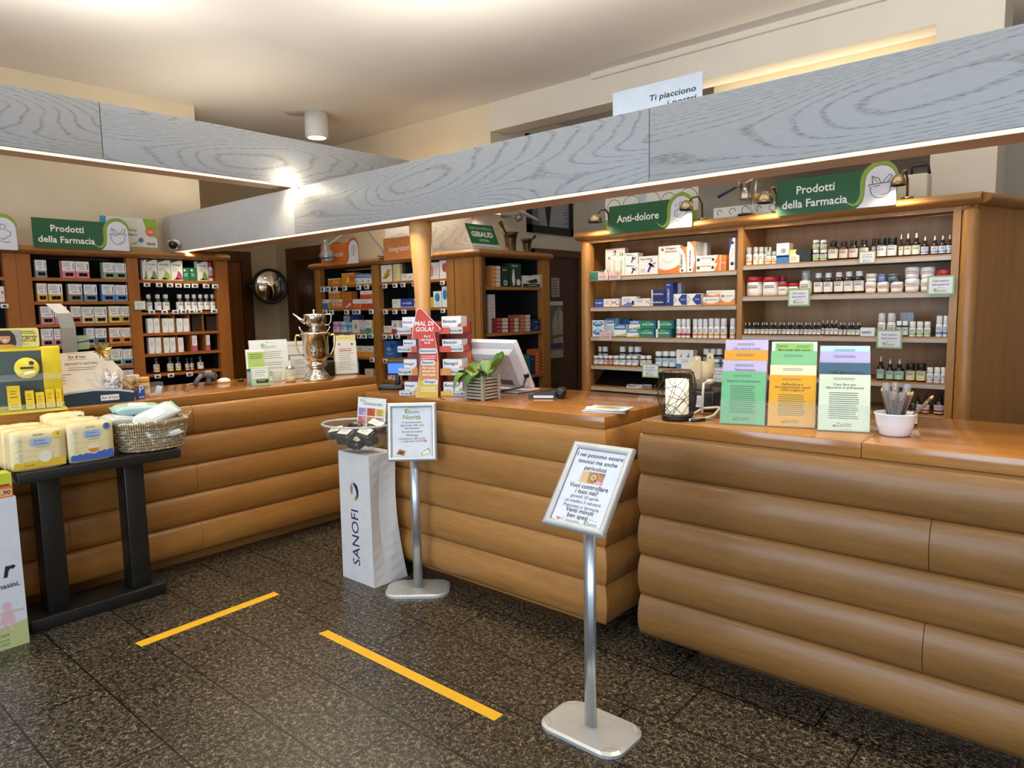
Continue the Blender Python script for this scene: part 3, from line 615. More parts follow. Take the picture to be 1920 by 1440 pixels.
# ---- right cabinet, left bay
w = "top left-bay shelf, right cabinet"
run = [('p', '3b4a86', [(.45, .12), (.55, .1), (.72, .5), (.62, .62)]), ('p', '2c3350', [(.5, .55), (.8, .35), (.84, .4), (.58, .66)]), ('o', '2c3350', .68, .72, .05), ('p', 'b05a6a', [(.7, .45), (.92, .62), (.9, .66), (.66, .52)])]
shelf('y', RCY, RB[0], 2.04, R1, 0, w, [
 C(1135, 1172, 466, 'grey and white upright carton', 'cfc6c6', [('t', .5, .62, .7, 'FLECTOR', '33343a'), ('o', '2a2a33', .5, .88, .05)], .05, back=.07),
 C(1145.5, 1158, 474, 'narrow cream carton with black print', 'f0ecd6', [('l', .3, .7, .05, .7, 9, '555550'), ('t', .5, .86, .6, '24', '444444')], .06),
 C(1158.3, 1171.5, 474, 'narrow cream carton with black print', 'f0ecd6', [('l', .3, .7, .05, .7, 9, '555550'), ('t', .5, .86, .6, '24', '444444')], .06),
 C(1172, 1197, 494.5, 'lower white carton with running figure', Wd, run+[('t', .35, .75, .5, 'Flector', '333844')]),
 C(1172, 1196, 474.5, 'upper white carton with running figure', Wd, run+[('t', .35, .75, .5, 'Flector', '333844')], yb=494.2),
 C(1197.5, 1233.5, 480, 'large white carton with blue running figure', Wd, run+[('t', .4, .8, .62, 'Flector Gaudio', '333844'), ('l', .1, .4, .1, .3, 3, G)]),
 C(1234.5, 1274, 461, 'biggest white and orange carton', 'f3efe9', [('p', 'e8803a', [(0, 0), (1, 0), (1, .3), (.8, .2), (.55, .13), (.3, .12), (0, .2)]), ('t', .6, .86, .5, 'Voltadol', '2a2c34'), ('o', '6d6a68', .2, .87, .05), (.32, .76, .9, .81, 'e07a4a'), ('p', 'd2d8da', [(.18, .5), (.4, .38), (.7, .4), (.88, .6), (.85, .62), (.68, .45), (.42, .42), (.2, .54)])]),
 C(1274.6, 1287, 463, 'narrow orange and white carton', 'f3efe9', [('p', 'e8803a', [(0, 1), (1, 1), (1, .2), (.8, .7), (.4, .88)]), ('t', .42, .45, .55, 'Voltaren', '2a2c34', PI/2), ('o', '4a4a50', .4, .08, .05)]),
 C(1288.5, 1304, 453, 'tall narrow orange and white carton', 'f3efe9', [('p', 'e8803a', [(.3, 1), (1, 1), (1, 0), (.7, .0), (.95, .4), (.8, .8)]), ('t', .42, .45, .55, 'Voltaren Emulgel', '2a2c34', PI/2), ('o', '4a4a50', .4, .08, .04)]),
 C(1304.5, 1311, 453.5, 'grey-sided carton end behind the orange ones', 'b9b2ae', [], .06, back=.07), C(1311.3, 1318, 454, 'grey-sided carton end behind the orange ones', 'a9a29f', [], .06, back=.07), C(1318.3, 1326, 455, 'grey-sided carton end behind the orange ones', 'b5aeb0', [], .06, back=.07),
 C(1305, 1349, 494, 'lower flat white and orange carton', 'f3efe9', [('p', 'e8803a', [(.78, 0), (1, 0), (1, 1), (.92, 1)]), ('t', .42, .62, .45, 'Voltaren Emulgel', '2a2c34'), ('o', '4a4a50', .1, .5, .22), ('o', '3a3a50', .72, .45, .2)], .05),
 C(1305, 1350, 479, 'upper flat white and orange carton', 'f3efe9', [('p', 'e8803a', [(.78, 0), (1, 0), (1, 1), (.92, 1)]), ('t', .42, .62, .45, 'Voltaren Emulgel', '2a2c34'), ('o', '4a4a50', .1, .5, .22), ('o', '3a3a50', .72, .45, .2)], .05, yb=493.6),
 C(1350.5, 1362, 478, 'orange carton end beside the flat pair', 'e0823f', [(0, .48, 1, .52, 'f3efe9')], .06, back=.02),
 C(1367.5, 1378.5, 446, 'tall blue and white carton with oval', 'f0efec', [('p', '2c4590', [(0, 1), (.6, 1), (.2, .7), (0, .5)]), ('o', '3a3a44', .55, .2, .06), ('o', '3a3a44', .55, .85, .05), ('l', .4, .7, .4, .7, 4, G)])])
w = "second left-bay shelf, right cabinet"
xx = lambda c: [('p', c, [(.62, .1), (.8, .5), (.98, .1), (.98, .3), (.85, .5), (.98, .9), (.8, .55), (.62, .9), (.75, .5)])]
dia = [('p', '27408c', [(.35, .5), (.65, .95), (1, .95), (1, .05), (.65, .05)]), ('l', .55, .92, .42, .58, 2, 'd8dcea'), ('p', '3a5040', [(.02, .8), (.2, .5), (.02, .2), (.06, .2), (.24, .5), (.06, .8)])]
vit = [('p', 'e8924c', [(0, 0), (1, 0), (1, .5), (.9, .35), (.6, .16), (.3, .2), (0, .45)]), ('t', .58, .58, .6, 'VOLTADVANCE', '6a5a50'), ('o', '8a8178', .18, .6, .1)]
shelf('y', RCY, RB[0], 2.04, R1, 1, w, [
 C(1115, 1160, 560.5, 'white carton with blue block and red cross', Wd, [(0, 0, .38, 1, '2f55ae'), ('t', .19, .4, .3, 'MOMENT', 'ffffff'), ('l', .45, .6, .3, .8, 3, G)]+xx('c9626a')),
 C(1166, 1190.5, 556, 'white carton with a blue wave', 'f2f1ee', [('p', '6b86c8', [(0, .0), (.8, .0), (.8, .3), (.5, .45), (0, .1)]), ('e', '2a3152', .85, .35, .1, .25), sm()]),
 C(1191, 1220, 559.5, 'white carton with pink cross', Wd, xx('c97a84')+[sm(.1, .55)]),
 C(1221, 1247, 558.5, 'lower navy carton of a stack', '222f6a', [('t', .5, .35, .8, 'MOMENDOL', 'e8ebf5'), (0, .0, .12, 1, 'd9dbe0')]),
 C(1221, 1247, 543, 'upper navy carton of a stack', '222f6a', [('t', .5, .35, .8, 'MOMENDOL', 'e8ebf5'), (0, .0, .12, 1, 'd9dbe0')], yb=558),
 C(1247.5, 1262, 530, 'tall navy carton', '24388a', [('t', .55, .45, .6, 'MOMENT', 'e8ebf5', PI/2), ('e', '7fb0e0', .4, .9, .3, .04)]),
 C(1262.5, 1270, 531, 'grey carton edge behind the navy ones', 'c0bfca', [], .05, back=.06), C(1270.4, 1277.5, 531, 'grey carton edge behind the navy ones', 'adaebf', [], .05, back=.06),
 C(1262.8, 1287.5, 551, 'white carton with navy diamond', 'f0f0ee', dia), C(1288.5, 1315, 550.5, 'white carton with navy diamond', 'f0f0ee', dia),
 C(1318, 1349, 556.5, 'lower cream and orange carton', 'f4efe4', vit), C(1324.5, 1349.5, 544.5, 'upper cream and orange carton', 'f4efe4', vit, yb=556),
 C(1350, 1378, 544, 'big cream and orange carton beside the stack', 'f4efe4', vit)])
w = "third left-bay shelf, right cabinet"
ox = [(0, .55, 1, 1, '1d78b5'), ('t', .5, .68, .8, 'oxiflaik', 'ffffff'), ('p', 'b8cc5a', [(0, 0), (1, 0), (1, .3), (.6, .14), (.2, .1)])]
gr = [('t', .5, .42, .75, 'BUSCOFEN', 'eef5ee'), (.86, 0, 1, 1, '2c5c9c'), ('l', .3, .7, .72, .85, 1, 'cfe3d2')]
oxd = [('e', '2d8ac2', .5, .55, .45, .38), ('t', .5, .5, .6, 'OKi', 'ffffff')]
shelf('y', RCY, RB[0], 2.04, R1, 2, w, [
 C(1108.5, 1132, 615.5, 'lower white carton with blue oval', 'eef2f4', oxd), C(1109.5, 1132, 600.5, 'upper white carton with blue oval', 'eef2f4', oxd, yb=615),
 C(1135, 1154, 597, 'tall white and blue carton', 'f0f2f2', [(0, .72, 1, 1, '1d78b5'), ('t', .5, .78, .8, 'oxiflaik', 'ffffff'), sm(.15, .8, .3, .6)], back=.045),
 C(1151, 1174.5, 608, 'white, blue and lime carton in front', 'f0f2f2', ox, .04, yb=630.5),
 C(1155, 1166, 597, 'dark blue carton edge behind', '24507f', [], .05, back=.09), C(1167, 1179, 598, 'dark blue carton edge behind', '2a5f92', [], .05, back=.09),
 C(1175.5, 1198, 617, 'lower white, blue and lime carton', 'f0f2f2', ox), C(1179.5, 1200.5, 601, 'upper white, blue and lime carton', 'f0f2f2', ox, yb=616.5),
 C(1199, 1227, 617, 'lower green carton', '23875f', gr), C(1201, 1230, 601, 'upper green carton', '23875f', gr, yb=616.5),
 C(1229.5, 1258.5, 617, 'lower green carton', '23875f', [(0, 0, .14, 1, 'e8eeea')]+gr), C(1233, 1262.5, 601, 'upper green carton', '23875f', [(0, 0, .14, 1, 'e8eeea')]+gr, yb=616.5)]
 + [B('spray', a, b, 598, 'white spray bottle with red band', 'f1efec', 'f4f2ee', 'f3f2f0', 'b64a52') for a, b in ((1266, 1275.5), (1275.8, 1285), (1285.3, 1293))]
 + [B('spray', a, b, 598, 'white spray bottle with orange band', 'f1efec', 'f4f2ee', 'f3f2f0', 'dc9a55') for a, b in ((1297, 1306.5), (1306.8, 1316), (1316.3, 1325.5))]
 + [B('spray', a, b, 597, 'tall white capped bottle with amber print', 'f3f1ee', 'f4f2ec', 'f0efed', 'd9b078') for a, b in ((1326.5, 1337), (1337.3, 1348), (1349, 1361), (1367, 1377.5))])
w = "fourth left-bay shelf, right cabinet"
jl = 'dark pill jar with white lid'
shelf('y', RCY, RB[0], 2.04, R1, 3, w,
 [B('pot', a, b, 667, jl+', front row', 'dark', l, 'eeeeee') for a, b, l in ((1110.5, 1119.5, 'dfe3e6'), (1120, 1129, 'dfe3e6'), (1130, 1138, 'e3b9a6'), (1138.4, 1147, 'd88f7e'), (1147.5, 1158, 'e6e8e6'), (1158.5, 1170, 'e6e8e6'), (1172, 1182, 'dfe3e6'), (1182.5, 1194, 'dfe3e6'), (1198, 1208.5, 'e6e4cf'), (1209, 1219.5, 'e6e4cf'))]
 + [B('pot', a, b, 650, jl+', back row', 'dark', 'dfe3e6', 'eeeeee', back=.065) for a, b in ((1117, 1126.5), (1127, 1137), (1159, 1170), (1176, 1185), (1186, 1199))]
 + [B('pot', a, b, 659, 'tall dark jar with pale blue label', 'dark', 'cfe0ea', 'eeeeee') for a, b in ((1226, 1239), (1239.5, 1252), (1252.5, 1265))]
 + [C(1268, 1300, 656, 'white carton with leaf drawings', 'efedE8'.lower(), [('p', '8a9a88', [(.2, .6), (.3, .8), (.35, .6)]), ('p', '9a8a7a', [(.6, .6), (.75, .85), (.8, .6)]), (0, 0, .3, .25, '4a78b0'), sm(.3, .8, .3, .5)], .06)]
 + [B('pot', a, b, 654, 'dark jar with blue label', 'dark', '9fc0dc', 'eeeeee', back=.06) for a, b in ((1316, 1328.5), (1329, 1340.5), (1341, 1353))]
 + [B('pot', a, b, 674, 'small dark jar with pale label', 'dark', l, 'f2f2f2') for a, b, l in ((1322, 1334.5, 'bcd6e6'), (1335, 1347.5, 'bcd6e6'), (1351, 1364, 'e8c0b0'))])
w = "bottom left-bay shelf, right cabinet"
shelf('y', RCY, RB[0], 2.04, R1, 4, w, [C(1174.5, 1197, 722, 'white and blue carton', Wd, [('p', '4a86c4', [(0, .95), (0, .6), (.5, .8), (.9, .7), (1, .95)]), ('t', .45, .3, .6, 'Nexium', '33485a')], .06),
  C(1198, 1204, 722, 'grey-white carton edge', 'd6d6d8', [(.3, .1, .7, .5, 'c07a5a')], .06, back=.01), C(1205, 1222, 721, 'pale grey carton', 'b9b7b0', [], .06, back=.05)])
for a, b in ((1116, 1166), (1168, 1222)):
    p, q = ony(a, 729, RCY+.05), ony(b, 729, RCY+.05); o = MB(trs(((p.x+q.x)/2, RCY+.06, R1[4]+.011), 0, math.radians(-52))).box(-(q.x-p.x)/2, (q.x-p.x)/2, 0, .01, 0, .178, M('121214', .35)).build('display_board')
    tag(o, 'empty sloping black display board, %s, bottom shelf of right cabinet\'s left bay' % ('left' if a < 1150 else 'right'), 'display board', 'sloping black boards')
# ---- right cabinet, right bay
w = "top right-bay shelf, right cabinet"
shelf('y', RCY, RB[1], 2.04, R2, 0, w,
 [B('spray', 1397, 1408, 464, 'slim white spray bottle with orange band', 'f2f0ec', 'f4f2ec', 'clear', 'e3a04e')]
 + [B('spray', a, b, 463, 'slim white spray bottle with black line', 'efeee6', 'f2f0e4', 'clear', 'd8d6c6', back=bk) for a, b, bk in ((1411, 1420.5, 0), (1421, 1431, 0), (1432, 1439, .05), (1440, 1446, .05))]
 + [B('spray', a, b, 471, 'small cream spray bottle with orange band', 'f4eed8', 'f6ecd0', 'clear', 'e68a50') for a, b in ((1434.5, 1445), (1445.5, 1455))]
 + [C(1456, 1480, 456, 'tall cream carton with blue base', 'f0ecdc', [(0, 0, 1, .35, '3a7cbc'), (0, .3, 1, .4, '2f55a0'), ('e', '8890b0', .55, .62, .2, .12), ('l', .1, .4, .42, .6, 3, G)]),
    C(1480.6, 1499.5, 468, 'cream carton with yellow patch', 'f1ecd4', [(0, .7, .45, 1, 'e8d840'), ('e', '20242e', .95, .8, .35, .25), ('l', .1, .8, .1, .5, 4, G)]),
    C(1500, 1521, 468, 'black carton with leaf relief', '1a231c', [('l', .1, .9, .1, .9, 6, '2c3a2c')])]
 + [B('pot', a, b, 467.5, 'lower dark jar with green label', 'dark', 'dfe3d8', 'ececec', '9ab24a') for a, b in ((1522, 1535), (1536, 1549.5))]
 + [B('pot', a, b, 450, 'upper dark jar with green label', 'dark', 'dfe3d8', 'ececec', '9ab24a', yb=467.8) for a, b in ((1522.5, 1535), (1536.5, 1549))]
 + [B('med', 1551, 1570, 451, 'brown bottle with cream label', 'amber', 'e6e2c8', '1a1a1c'), B('med', 1572, 1589, 452, 'brown bottle with pink label', 'amber', 'e8d2c6', '1a1a1c'), B('med', 1590, 1607.5, 450.5, 'brown bottle with pink label', 'amber', 'e8d2c6', '1a1a1c'), B('med', 1610, 1627, 449, 'brown bottle with pale label behind the tag', 'amber', 'e0e6e0', '1a1a1c')]
 + [B('pot', 1634, 1642, 447, 'black jar half hidden by its neighbour', 'dark', 'e6dfe4', '151515', back=.05), B('pot', 1642.5, 1661, 446, 'black jar with white label', 'dark', 'eee6ea', '151515'), B('pot', 1662, 1681, 445, 'black jar with white label', 'dark', 'eee6ea', '151515')]
 + [B('dropper', a, b, y, 'dark dropper bottle with cream label', 'dark', 'e8e8d4', 'd9d4cc') for a, b, y in ((1685, 1694, 439), (1694.5, 1709, 437.5), (1709.5, 1725.5, 436))]
 + [B('dropper', a, b, y, 'dark dropper bottle with blue-banded label', 'dark', 'e4e6ea', 'd9d4cc', '8ea6d0') for a, b, y in ((1726.5, 1741, 443), (1745, 1759.5, 442), (1760, 1774.5, 441), (1775, 1789, 440))])
w = "second right-bay shelf, right cabinet"
shelf('y', RCY, RB[1], 2.04, R2, 1, w,
 [B('jar', a, b, 519, 'big cream jar with red lid', 'f3efe0', 'f6f2e8', 'c0303c') for a, b in ((1396, 1425), (1426, 1456))]
 + [B('jar', 1456.5, 1472, 518, 'pale jar with red lid behind the others', 'd8d4dc', 'e6e2e8', 'c0303c', back=.07)]
 + [B('jar', a, b, 531, 'small cream jar with red lid', 'f3efe4', 'f6f2ea', 'c0303c') for a, b in ((1456.5, 1475), (1476, 1494.5))]
 + [B('pump', 1496, 1520, 507, 'cream pump bottle with clear cap', 'f1e8d4', 'f6eede', 'clear')]
 + [B('med', a, b, y, 'amber bottle with white cap and label', 'amber', 'f0ece4', 'eef0f2') for a, b, y in ((1524, 1541.5, 512), (1542.5, 1560, 511.5), (1562, 1580.5, 510), (1581, 1599, 509), (1599.5, 1619, 508))]
 + [B('cream', a, b, 528.5, 'small white cream jar, lower row', 'f4efe6', 'e8c9a0', 'f4f2ee') for a, b in ((1620, 1641, ), (1642, 1666), (1667, 1692))]
 + [B('cream', 1621, 1643, 513, 'small white cream jar of the upper row', 'f4efe6', 'e8c9a0', 'f4f2ee', yb=528.2), B('jar', 1645, 1660, 514, 'blue plastic jar', '6f86b4', None, '7f94c0', yb=528.4), B('jar', 1661.5, 1684, 513.5, 'grey-blue plastic jar', '5f6a7c', None, '727d90', yb=528.3)]
 + [B('cream', a, b, 522.5, 'big white cream jar, lower row', 'f3efec', 'f0d0c4', 'f6f4f2') for a, b in ((1694, 1722.5), (1723.5, 1752))]
 + [B('cream', a, b, 500.5, 'big white cream jar, upper row', 'f3efec', 'f0d0c4', 'f6f4f2', yb=522) for a, b in ((1694, 1722.5), (1723.5, 1752))]
 + [B('jar', 1753.5, 1784, 506, 'wide jar with red lid behind a tag', 'f0ebe2', None, 'c8323e')])
w = "third right-bay shelf, right cabinet"
xs = [1392+i*8.15 for i in range(27)]
row = [B('dropper', x, x+7.9, 604.5 if i not in (18, 19, 20, 21) else 600, 'small dark dropper bottle in the long row', 'dark', 'e9e6e0', 'cfd2d8', None, back=(.02 if i % 5 == 3 else 0)) for i, x in enumerate(xs)]
row += [B('dropper', x+4, x+12, 604, 'dropper bottle in the second rank', 'dark', 'dcdad6', 'c4c8d0', back=.075) for x in xs[::2]]
for i, it in enumerate(row[:27]): it['look'] = 'small dropper bottle, front rank'
for it in row[27:]: it['look'] = 'small dropper bottle, rear rank'
shelf('y', RCY, RB[1], 2.04, R2, 2, w, row
 + [C(1613, 1640, 614.5, 'low white and blue carton', 'eef0f0', [(.1, .25, .8, .6, 'a9c4de'), ('l', .12, .78, .3, .55, 2, '45668a')], .05)]
 + [B('spray', a, b, 587, 'white bottle with tall clear cap', 'f0eee8', 'f3f1ea', 'd7d3cb') for a, b in ((1645, 1660), (1662.5, 1679))]
 + [B('pot', a, b, 602, 'dark jar with white lid', 'dark', 'e6e6e2', 'f2f2f2') for a, b in ((1680, 1690.5), (1691, 1702.5))]
 + [B('spray', a, b, 603, 'short white bottle with green print', 'efeee8', 'eef0e6', 'f0efea', 'a6bf7a') for a, b in ((1704, 1717), (1718, 1731), (1732, 1745))]
 + [B('spray', a, b, 592, 'tall white bottle with blue band', 'f1f1f0', 'f2f2f0', 'f2f0ea', '6f92c8') for a, b in ((1754.5, 1767.5), (1768, 1781))]
 + [C(1688, 1714, 586, 'silver card box standing behind jars', 'a9b0ba', [(.46, 0, .5, 1, '8d949e'), ('o', '333333', .4, .45, .12)], .02, back=.09)])
w = "fourth right-bay shelf, right cabinet"
shelf('y', RCY, RB[1], 2.04, R2, 3, w, [B('dropper', 1643, 1658, 668, 'large dark dropper with green label', 'dark', 'a9cdb4', 'd0ccc4')]
 + [B('dropper', a, b, 674, 'dark dropper with green label', 'dark', 'b5d6c0', 'd0ccc4') for a, b in ((1660, 1675.5), (1676, 1694.5))]
 + [B('pot', a, b, 682, 'black jar with yellow label', 'dark', 'e0dcae', '161616') for a, b in ((1697, 1715), (1716.5, 1735.5))]
 + [B('spray', a, b, 689, 'short white capped bottle', 'f0eef0', 'eeeef2', 'f1efee', 'b9bcd0') for a, b in ((1736.5, 1749.5), (1750, 1763), (1763.5, 1776))])
w = "bottom right-bay shelf, right cabinet"
shelf('y', RCY, RB[1], 2.04, R2, 4, w, [B('dropper', a, b, 738, 'dark bottle with red and white label', 'dark', 'e8e2e0', '151515', 'b0404c') for a, b in ((1713, 1727), (1728, 1743), (1750, 1771))])
# ---- left cabinet
def tea(x0, x1, yt, look, col, side=0):
    d = [(0, .40, 1, .97, 'e9e6e4'), (.2, .10, .86, .31, '3a2a1e'), ('l', .08, .7, .62, .9, 4, '77757a'), ('l', .25, .75, .48, .58, 1, '2f2e33'), (.84, .5, .9, .85, '3b3a40'), (.3, .15, .5, .26, '6b5238'), (.6, .14, .75, .27, '57422e')]
    return C(x0, x1, yt, look, col, d, .06, name='tea_carton')
T = lambda c: 'tea carton with %s band' % c
w = "top shelf of left cabinet"
shelf('x', LCX, LB[0], 2.055, L1, 0, w, [tea(64.5, 86, 487, T('blue-grey'), '7f97a6'), tea(115, 139.5, 489, T('pink'), 'd9838c'), tea(140.5, 166, 490, T('pink'), 'd9838c'), tea(192, 214.5, 492, T('green'), '86aa84'), tea(215, 238, 493, T('green'), '86aa84')])
w = "second shelf of left cabinet"
shelf('x', LCX, LB[0], 2.055, L1, 1, w, [tea(68, 87, 531, T('yellow'), 'd9b04e'), tea(89, 116, 532, T('yellow'), 'd9b04e'), tea(127, 153, 532, T('olive'), '8a8468'), tea(156, 181, 533, T('slate blue'), '6e8ea6'), tea(190, 214, 533, T('bright blue'), '5f93c8'), tea(215, 238, 534, T('bright blue'), '5f93c8')])
w = "third shelf of left cabinet"
shelf('x', LCX, LB[0], 2.055, L1, 2, w, [tea(75, 100, 574, T('pink'), 'd58e8e'), tea(101, 125, 574, T('rose'), 'c9868c'), tea(132, 151, 574, T('orange-red'), 'd0704e'), tea(152, 175, 575, T('beige'), 'd8c79a'), tea(176, 199.5, 575, T('beige'), 'd8c79a'), tea(203, 225.5, 574, T('yellow'), 'dcc264'), tea(226, 246, 574, T('mustard'), 'c2a850')])
w = "fourth shelf of left cabinet"
shelf('x', LCX, LB[0], 2.055, L1, 3, w, [tea(76, 99, 616, T('pink'), 'd3a0a4'), tea(100, 113, 616, T('rose'), 'c9989c'), tea(161, 176.5, 615, T('pale blue'), '8fb6cc'), tea(177.5, 199, 615, T('steel blue'), '5d7f96'), tea(204, 227, 614, T('orange'), 'df8a3e'), tea(227.5, 249, 614, T('orange'), 'df8a3e')])
w = "fifth shelf of left cabinet"
shelf('x', LCX, LB[0], 2.055, L1, 4, w, [tea(194, 205, 655, T('yellow'), 'd8b860'), tea(206, 228.5, 654, T('green'), '9cc49a'), tea(229, 251, 654, T('blue'), '7796b8')])
w = "bottom shelf of left cabinet"
shelf('x', LCX, LB[0], 2.055, L1, 5, w, [tea(208, 229, 694, T('grey'), '9a9ba0'), tea(230, 252, 693, T('lilac'), '9d93b4')])
w = "top bottle-bay shelf, left cabinet"
def herb(x0, x1, yt, look, c2='7aa04a'): return C(x0, x1, yt, look, 'efece2', [('p', '2e6b44', [(0, 1), (.65, 1), (0, .86)]), ('p', c2, [(.35, .05), (.6, .5), (.85, .35), (.98, .05)]), ('p', 'c9a24a', [(.1, .03), (.4, .16), (.9, .03)]), ('t', .5, .74, .7, 'Floradix', '2d4a38'), ('l', .1, .6, .45, .62, 3, G)], .06)
shelf('x', LCX, LB[1], 2.055, L2, 0, w, [herb(265.5, 273, 479, 'cream herbal carton with plant picture'), herb(273.5, 293, 479, 'cream herbal carton with plant picture'), herb(294, 318, 479, 'cream herbal carton with plant picture', '9cb84a'), herb(319, 341, 481, 'cream herbal carton with pink flower', 'b04a7a'),
   C(341.5, 354.5, 502, 'small dark green carton', '1f7050', [('o', 'd8e8d8', .3, .8, .08), ('l', .2, .8, .3, .6, 2, 'cfe0d2')]), C(355, 368, 502, 'small dark green carton', '1f7050', [('o', 'd8e8d8', .3, .8, .08), ('l', .2, .8, .3, .6, 2, 'cfe0d2')]),
   herb(368.5, 388.5, 482, 'cream herbal carton with plant picture'), B('med', 389, 402, 485, 'white bottle with red cap and berry label', 'eee9e6', 'd8c6c4', 'c23040', 'a03038')])
w = "second bottle-bay shelf, left cabinet"
shelf('x', LCX, LB[1], 2.055, L2, 1, w, [B('med', a, b, 552, 'dark bottle with white label and silver cap', 'dark', 'eceae8', 'b9bcc2') for a, b in ((274, 286), (291, 303.5), (306, 319), (332, 345), (347, 359), (360, 371), (372, 383), (383.5, 394.5), (395, 404.5))])
w = "upper pigeonholes of left cabinet"
wb = lambda a, b, y, look: C(a, b, y, look, 'efeeec', [('l', .15, .8, .45, .75, 3, '9ab0c8'), ('o', '333338', .85, .08, .03)], .05)
shelf('x', LCX, LB[1], 2.055, L2, 2, w, [wb(a, b, 597, 'white carton with pale blue print') for a, b in ((276, 286.5), (287.5, 299), (303.5, 314.5), (315, 326), (330.5, 342), (343, 354))]
   + [C(a, b, 593, 'dark drawer front', '2c2119', [], .02, back=.03) for a, b in ((359, 379), (386, 404))])  # plain dark panels set in the two empty pigeonholes
w = "lower pigeonholes of left cabinet"
shelf('x', LCX, LB[1], 2.055, L2, 3, w, [wb(a, b, 633, 'white carton with pale blue print') for a, b in ((278.5, 289.5), (290.5, 301.5), (306, 317), (318, 328.5), (333, 343.5))] + [C(a, b, y, 'white and pink slim carton', 'efe8e8', [(0, 0, 1, .35, 'c4567e'), ('l', .2, .8, .5, .8, 2, G)], .05) for a, b, y in ((359.5, 369, 629), (386, 393, 628))])
w = "bottom bottle-bay shelf, left cabinet"
shelf('x', LCX, LB[1], 2.055, L2, 4, w, [B('med', a, b, y, 'small dark bottle with white label', 'dark', 'ebe6dc', '2a2a2c', s) for a, b, y, s in ((288.5, 300, 670, 'dca080'), (314.5, 326, 669, 'd8c460'), (330, 340, 669, 'd8c460'), (348, 355.5, 672, 'd87840'), (357, 363.5, 671, 'd87840'), (371.5, 383, 668, None))])
w = "leftmost cabinet at the photo edge"
shelf('x', LCX, (-9, lp(11.8)), 2.09, [L1[0], onx(6, 566, LCX).z], 1, w, [C(-8, 11, 537, 'white carton with oval picture', 'eceae4', [('e', 'b08a50', .75, .6, .14, .12), ('l', .5, .9, .2, .4, 3, G)])])
# ---- centre cabinet
OR, RD = 'd9822e', 'cc4a34'
w = "top left-bay shelf, centre cabinet"
shelf('y', CY, CB[0], 2.015, C1, 0, w, [C(614.5, 639, 522, 'low orange carton', 'cf7a32', [('p', 'f0b040', [(.3, .1), (.5, .9), (.6, .5)]), ('l', .6, .9, .3, .6, 2, 'f5dcb0'), (0, .84, 1, 1, 'e8c9a0')]), C(640, 664, 512, 'tall orange carton', 'd9882e', [('p', 'f4c84a', [(.3, .1), (.5, .8), (.65, .3)]), (.6, .3, .95, .7, 'c9682a'), (0, .9, 1, 1, 'e2b070')])]
   + [C(a, b, 513, 'white and blue carton', 'ecebe6', [(0, .58, 1, 1, '3a68ac'), ('t', .5, .68, .75, 'PLUS', 'f0f2f8'), ('o', 'a8a090', .3, .25, .12)]) for a, b in ((666, 676.5), (677, 687), (687.5, 698))])
w = "second left-bay shelf, centre cabinet"
shelf('y', CY, CB[0], 2.015, C1, 1, w, [C(604, 615, 561.5, 'blue and white carton', 'e6e8ea', [(0, 0, 1, .6, '3d6fb0'), ('l', .1, .8, .65, .95, 2, '55585e')]), C(615.5, 642.5, 561.5, 'wide orange and white carton', 'd98c36', [(0, .7, 1, 1, 'e6e2da'), ('l', .1, .8, .74, .95, 1, '5a5a5e'), ('t', .6, .3, .6, 'Be-Total', 'f6e6c4')]), C(643, 660, 565, 'red carton', 'd05a48', [('p', 'f0d4c8', [(.2, .1), (.8, .8), (.9, .5), (.4, .05)])]), C(661, 675.5, 561, 'orange-red and white carton', 'efebe6', [(0, 0, 1, .5, 'e06a32')]), C(676, 698, 561, 'scarlet and white carton', 'efebe6', [(0, 0, 1, .5, 'd8402e'), ('l', .1, .7, .6, .9, 2, G)]),
   C(615.5, 637, 546, 'upper orange carton', 'd9882e', [(0, .75, 1, 1, 'e4dcd0')], yb=561), C(640, 659, 547, 'upper dark orange carton', 'b9702a', [], yb=564.6), C(675, 697.5, 545, 'upper red and white carton', 'ece8e4', [(0, 0, 1, .55, 'd85030'), ('o', '555560', .4, .8, .08)], yb=560.6)])
w = "third left-bay shelf, centre cabinet"
shelf('y', CY, CB[0], 2.015, C1, 2, w, [B('spray', 619, 632, 603, 'pink bottle', 'd98ab0', 'e6c0d4', 'e0a8c4'), B('spray', 633, 645.5, 603, 'light blue bottle', '7fb0dc', 'cfe0ee', 'b9d4ea'), B('spray', 646, 657, 604, 'bright blue bottle', '3f92cc', 'a8cfe8', '8fc0e0'), C(660, 673.5, 600, 'white carton with drawing', 'e8e6e0', [('e', '8a8a86', .5, .5, .15, .2)]), C(674, 684.5, 603, 'grey and white carton', 'dad8d2', [(0, 0, 1, .35, '9a948a')]), C(685, 695.5, 600, 'white and teal carton', 'e8e8e4', [(0, 0, 1, .4, '2f9cae'), ('l', .2, .8, .6, .85, 2, '4a5a5a')]), C(696, 699, 601, 'yellow carton edge', 'dcc454'), C(644, 655, 592, 'grey carton behind bottles', 'b9bac0', [sm()], back=.09), C(656, 672, 590, 'navy carton behind bottles', '2c4478', [], back=.09)])
w = "fourth left-bay shelf, centre cabinet"
oj = [(0, 0, 1, .48, 'e09a3a'), ('e', 'c9b8a4', .5, .72, .2, .12)]
shelf('y', CY, CB[0], 2.015, C1, 3, w, [C(a, b, 649, 'white and amber carton', 'e6e2d8', oj) for a, b in ((640, 663), (664, 686), (687, 699))])
w = "bottom left-bay shelf, centre cabinet"
shelf('y', CY, CB[0], 2.015, C1, 4, w, [C(684, 699, 692, 'cream carton', 'dcd6c2', [sm()])])
w = "top right-bay shelf, centre cabinet"
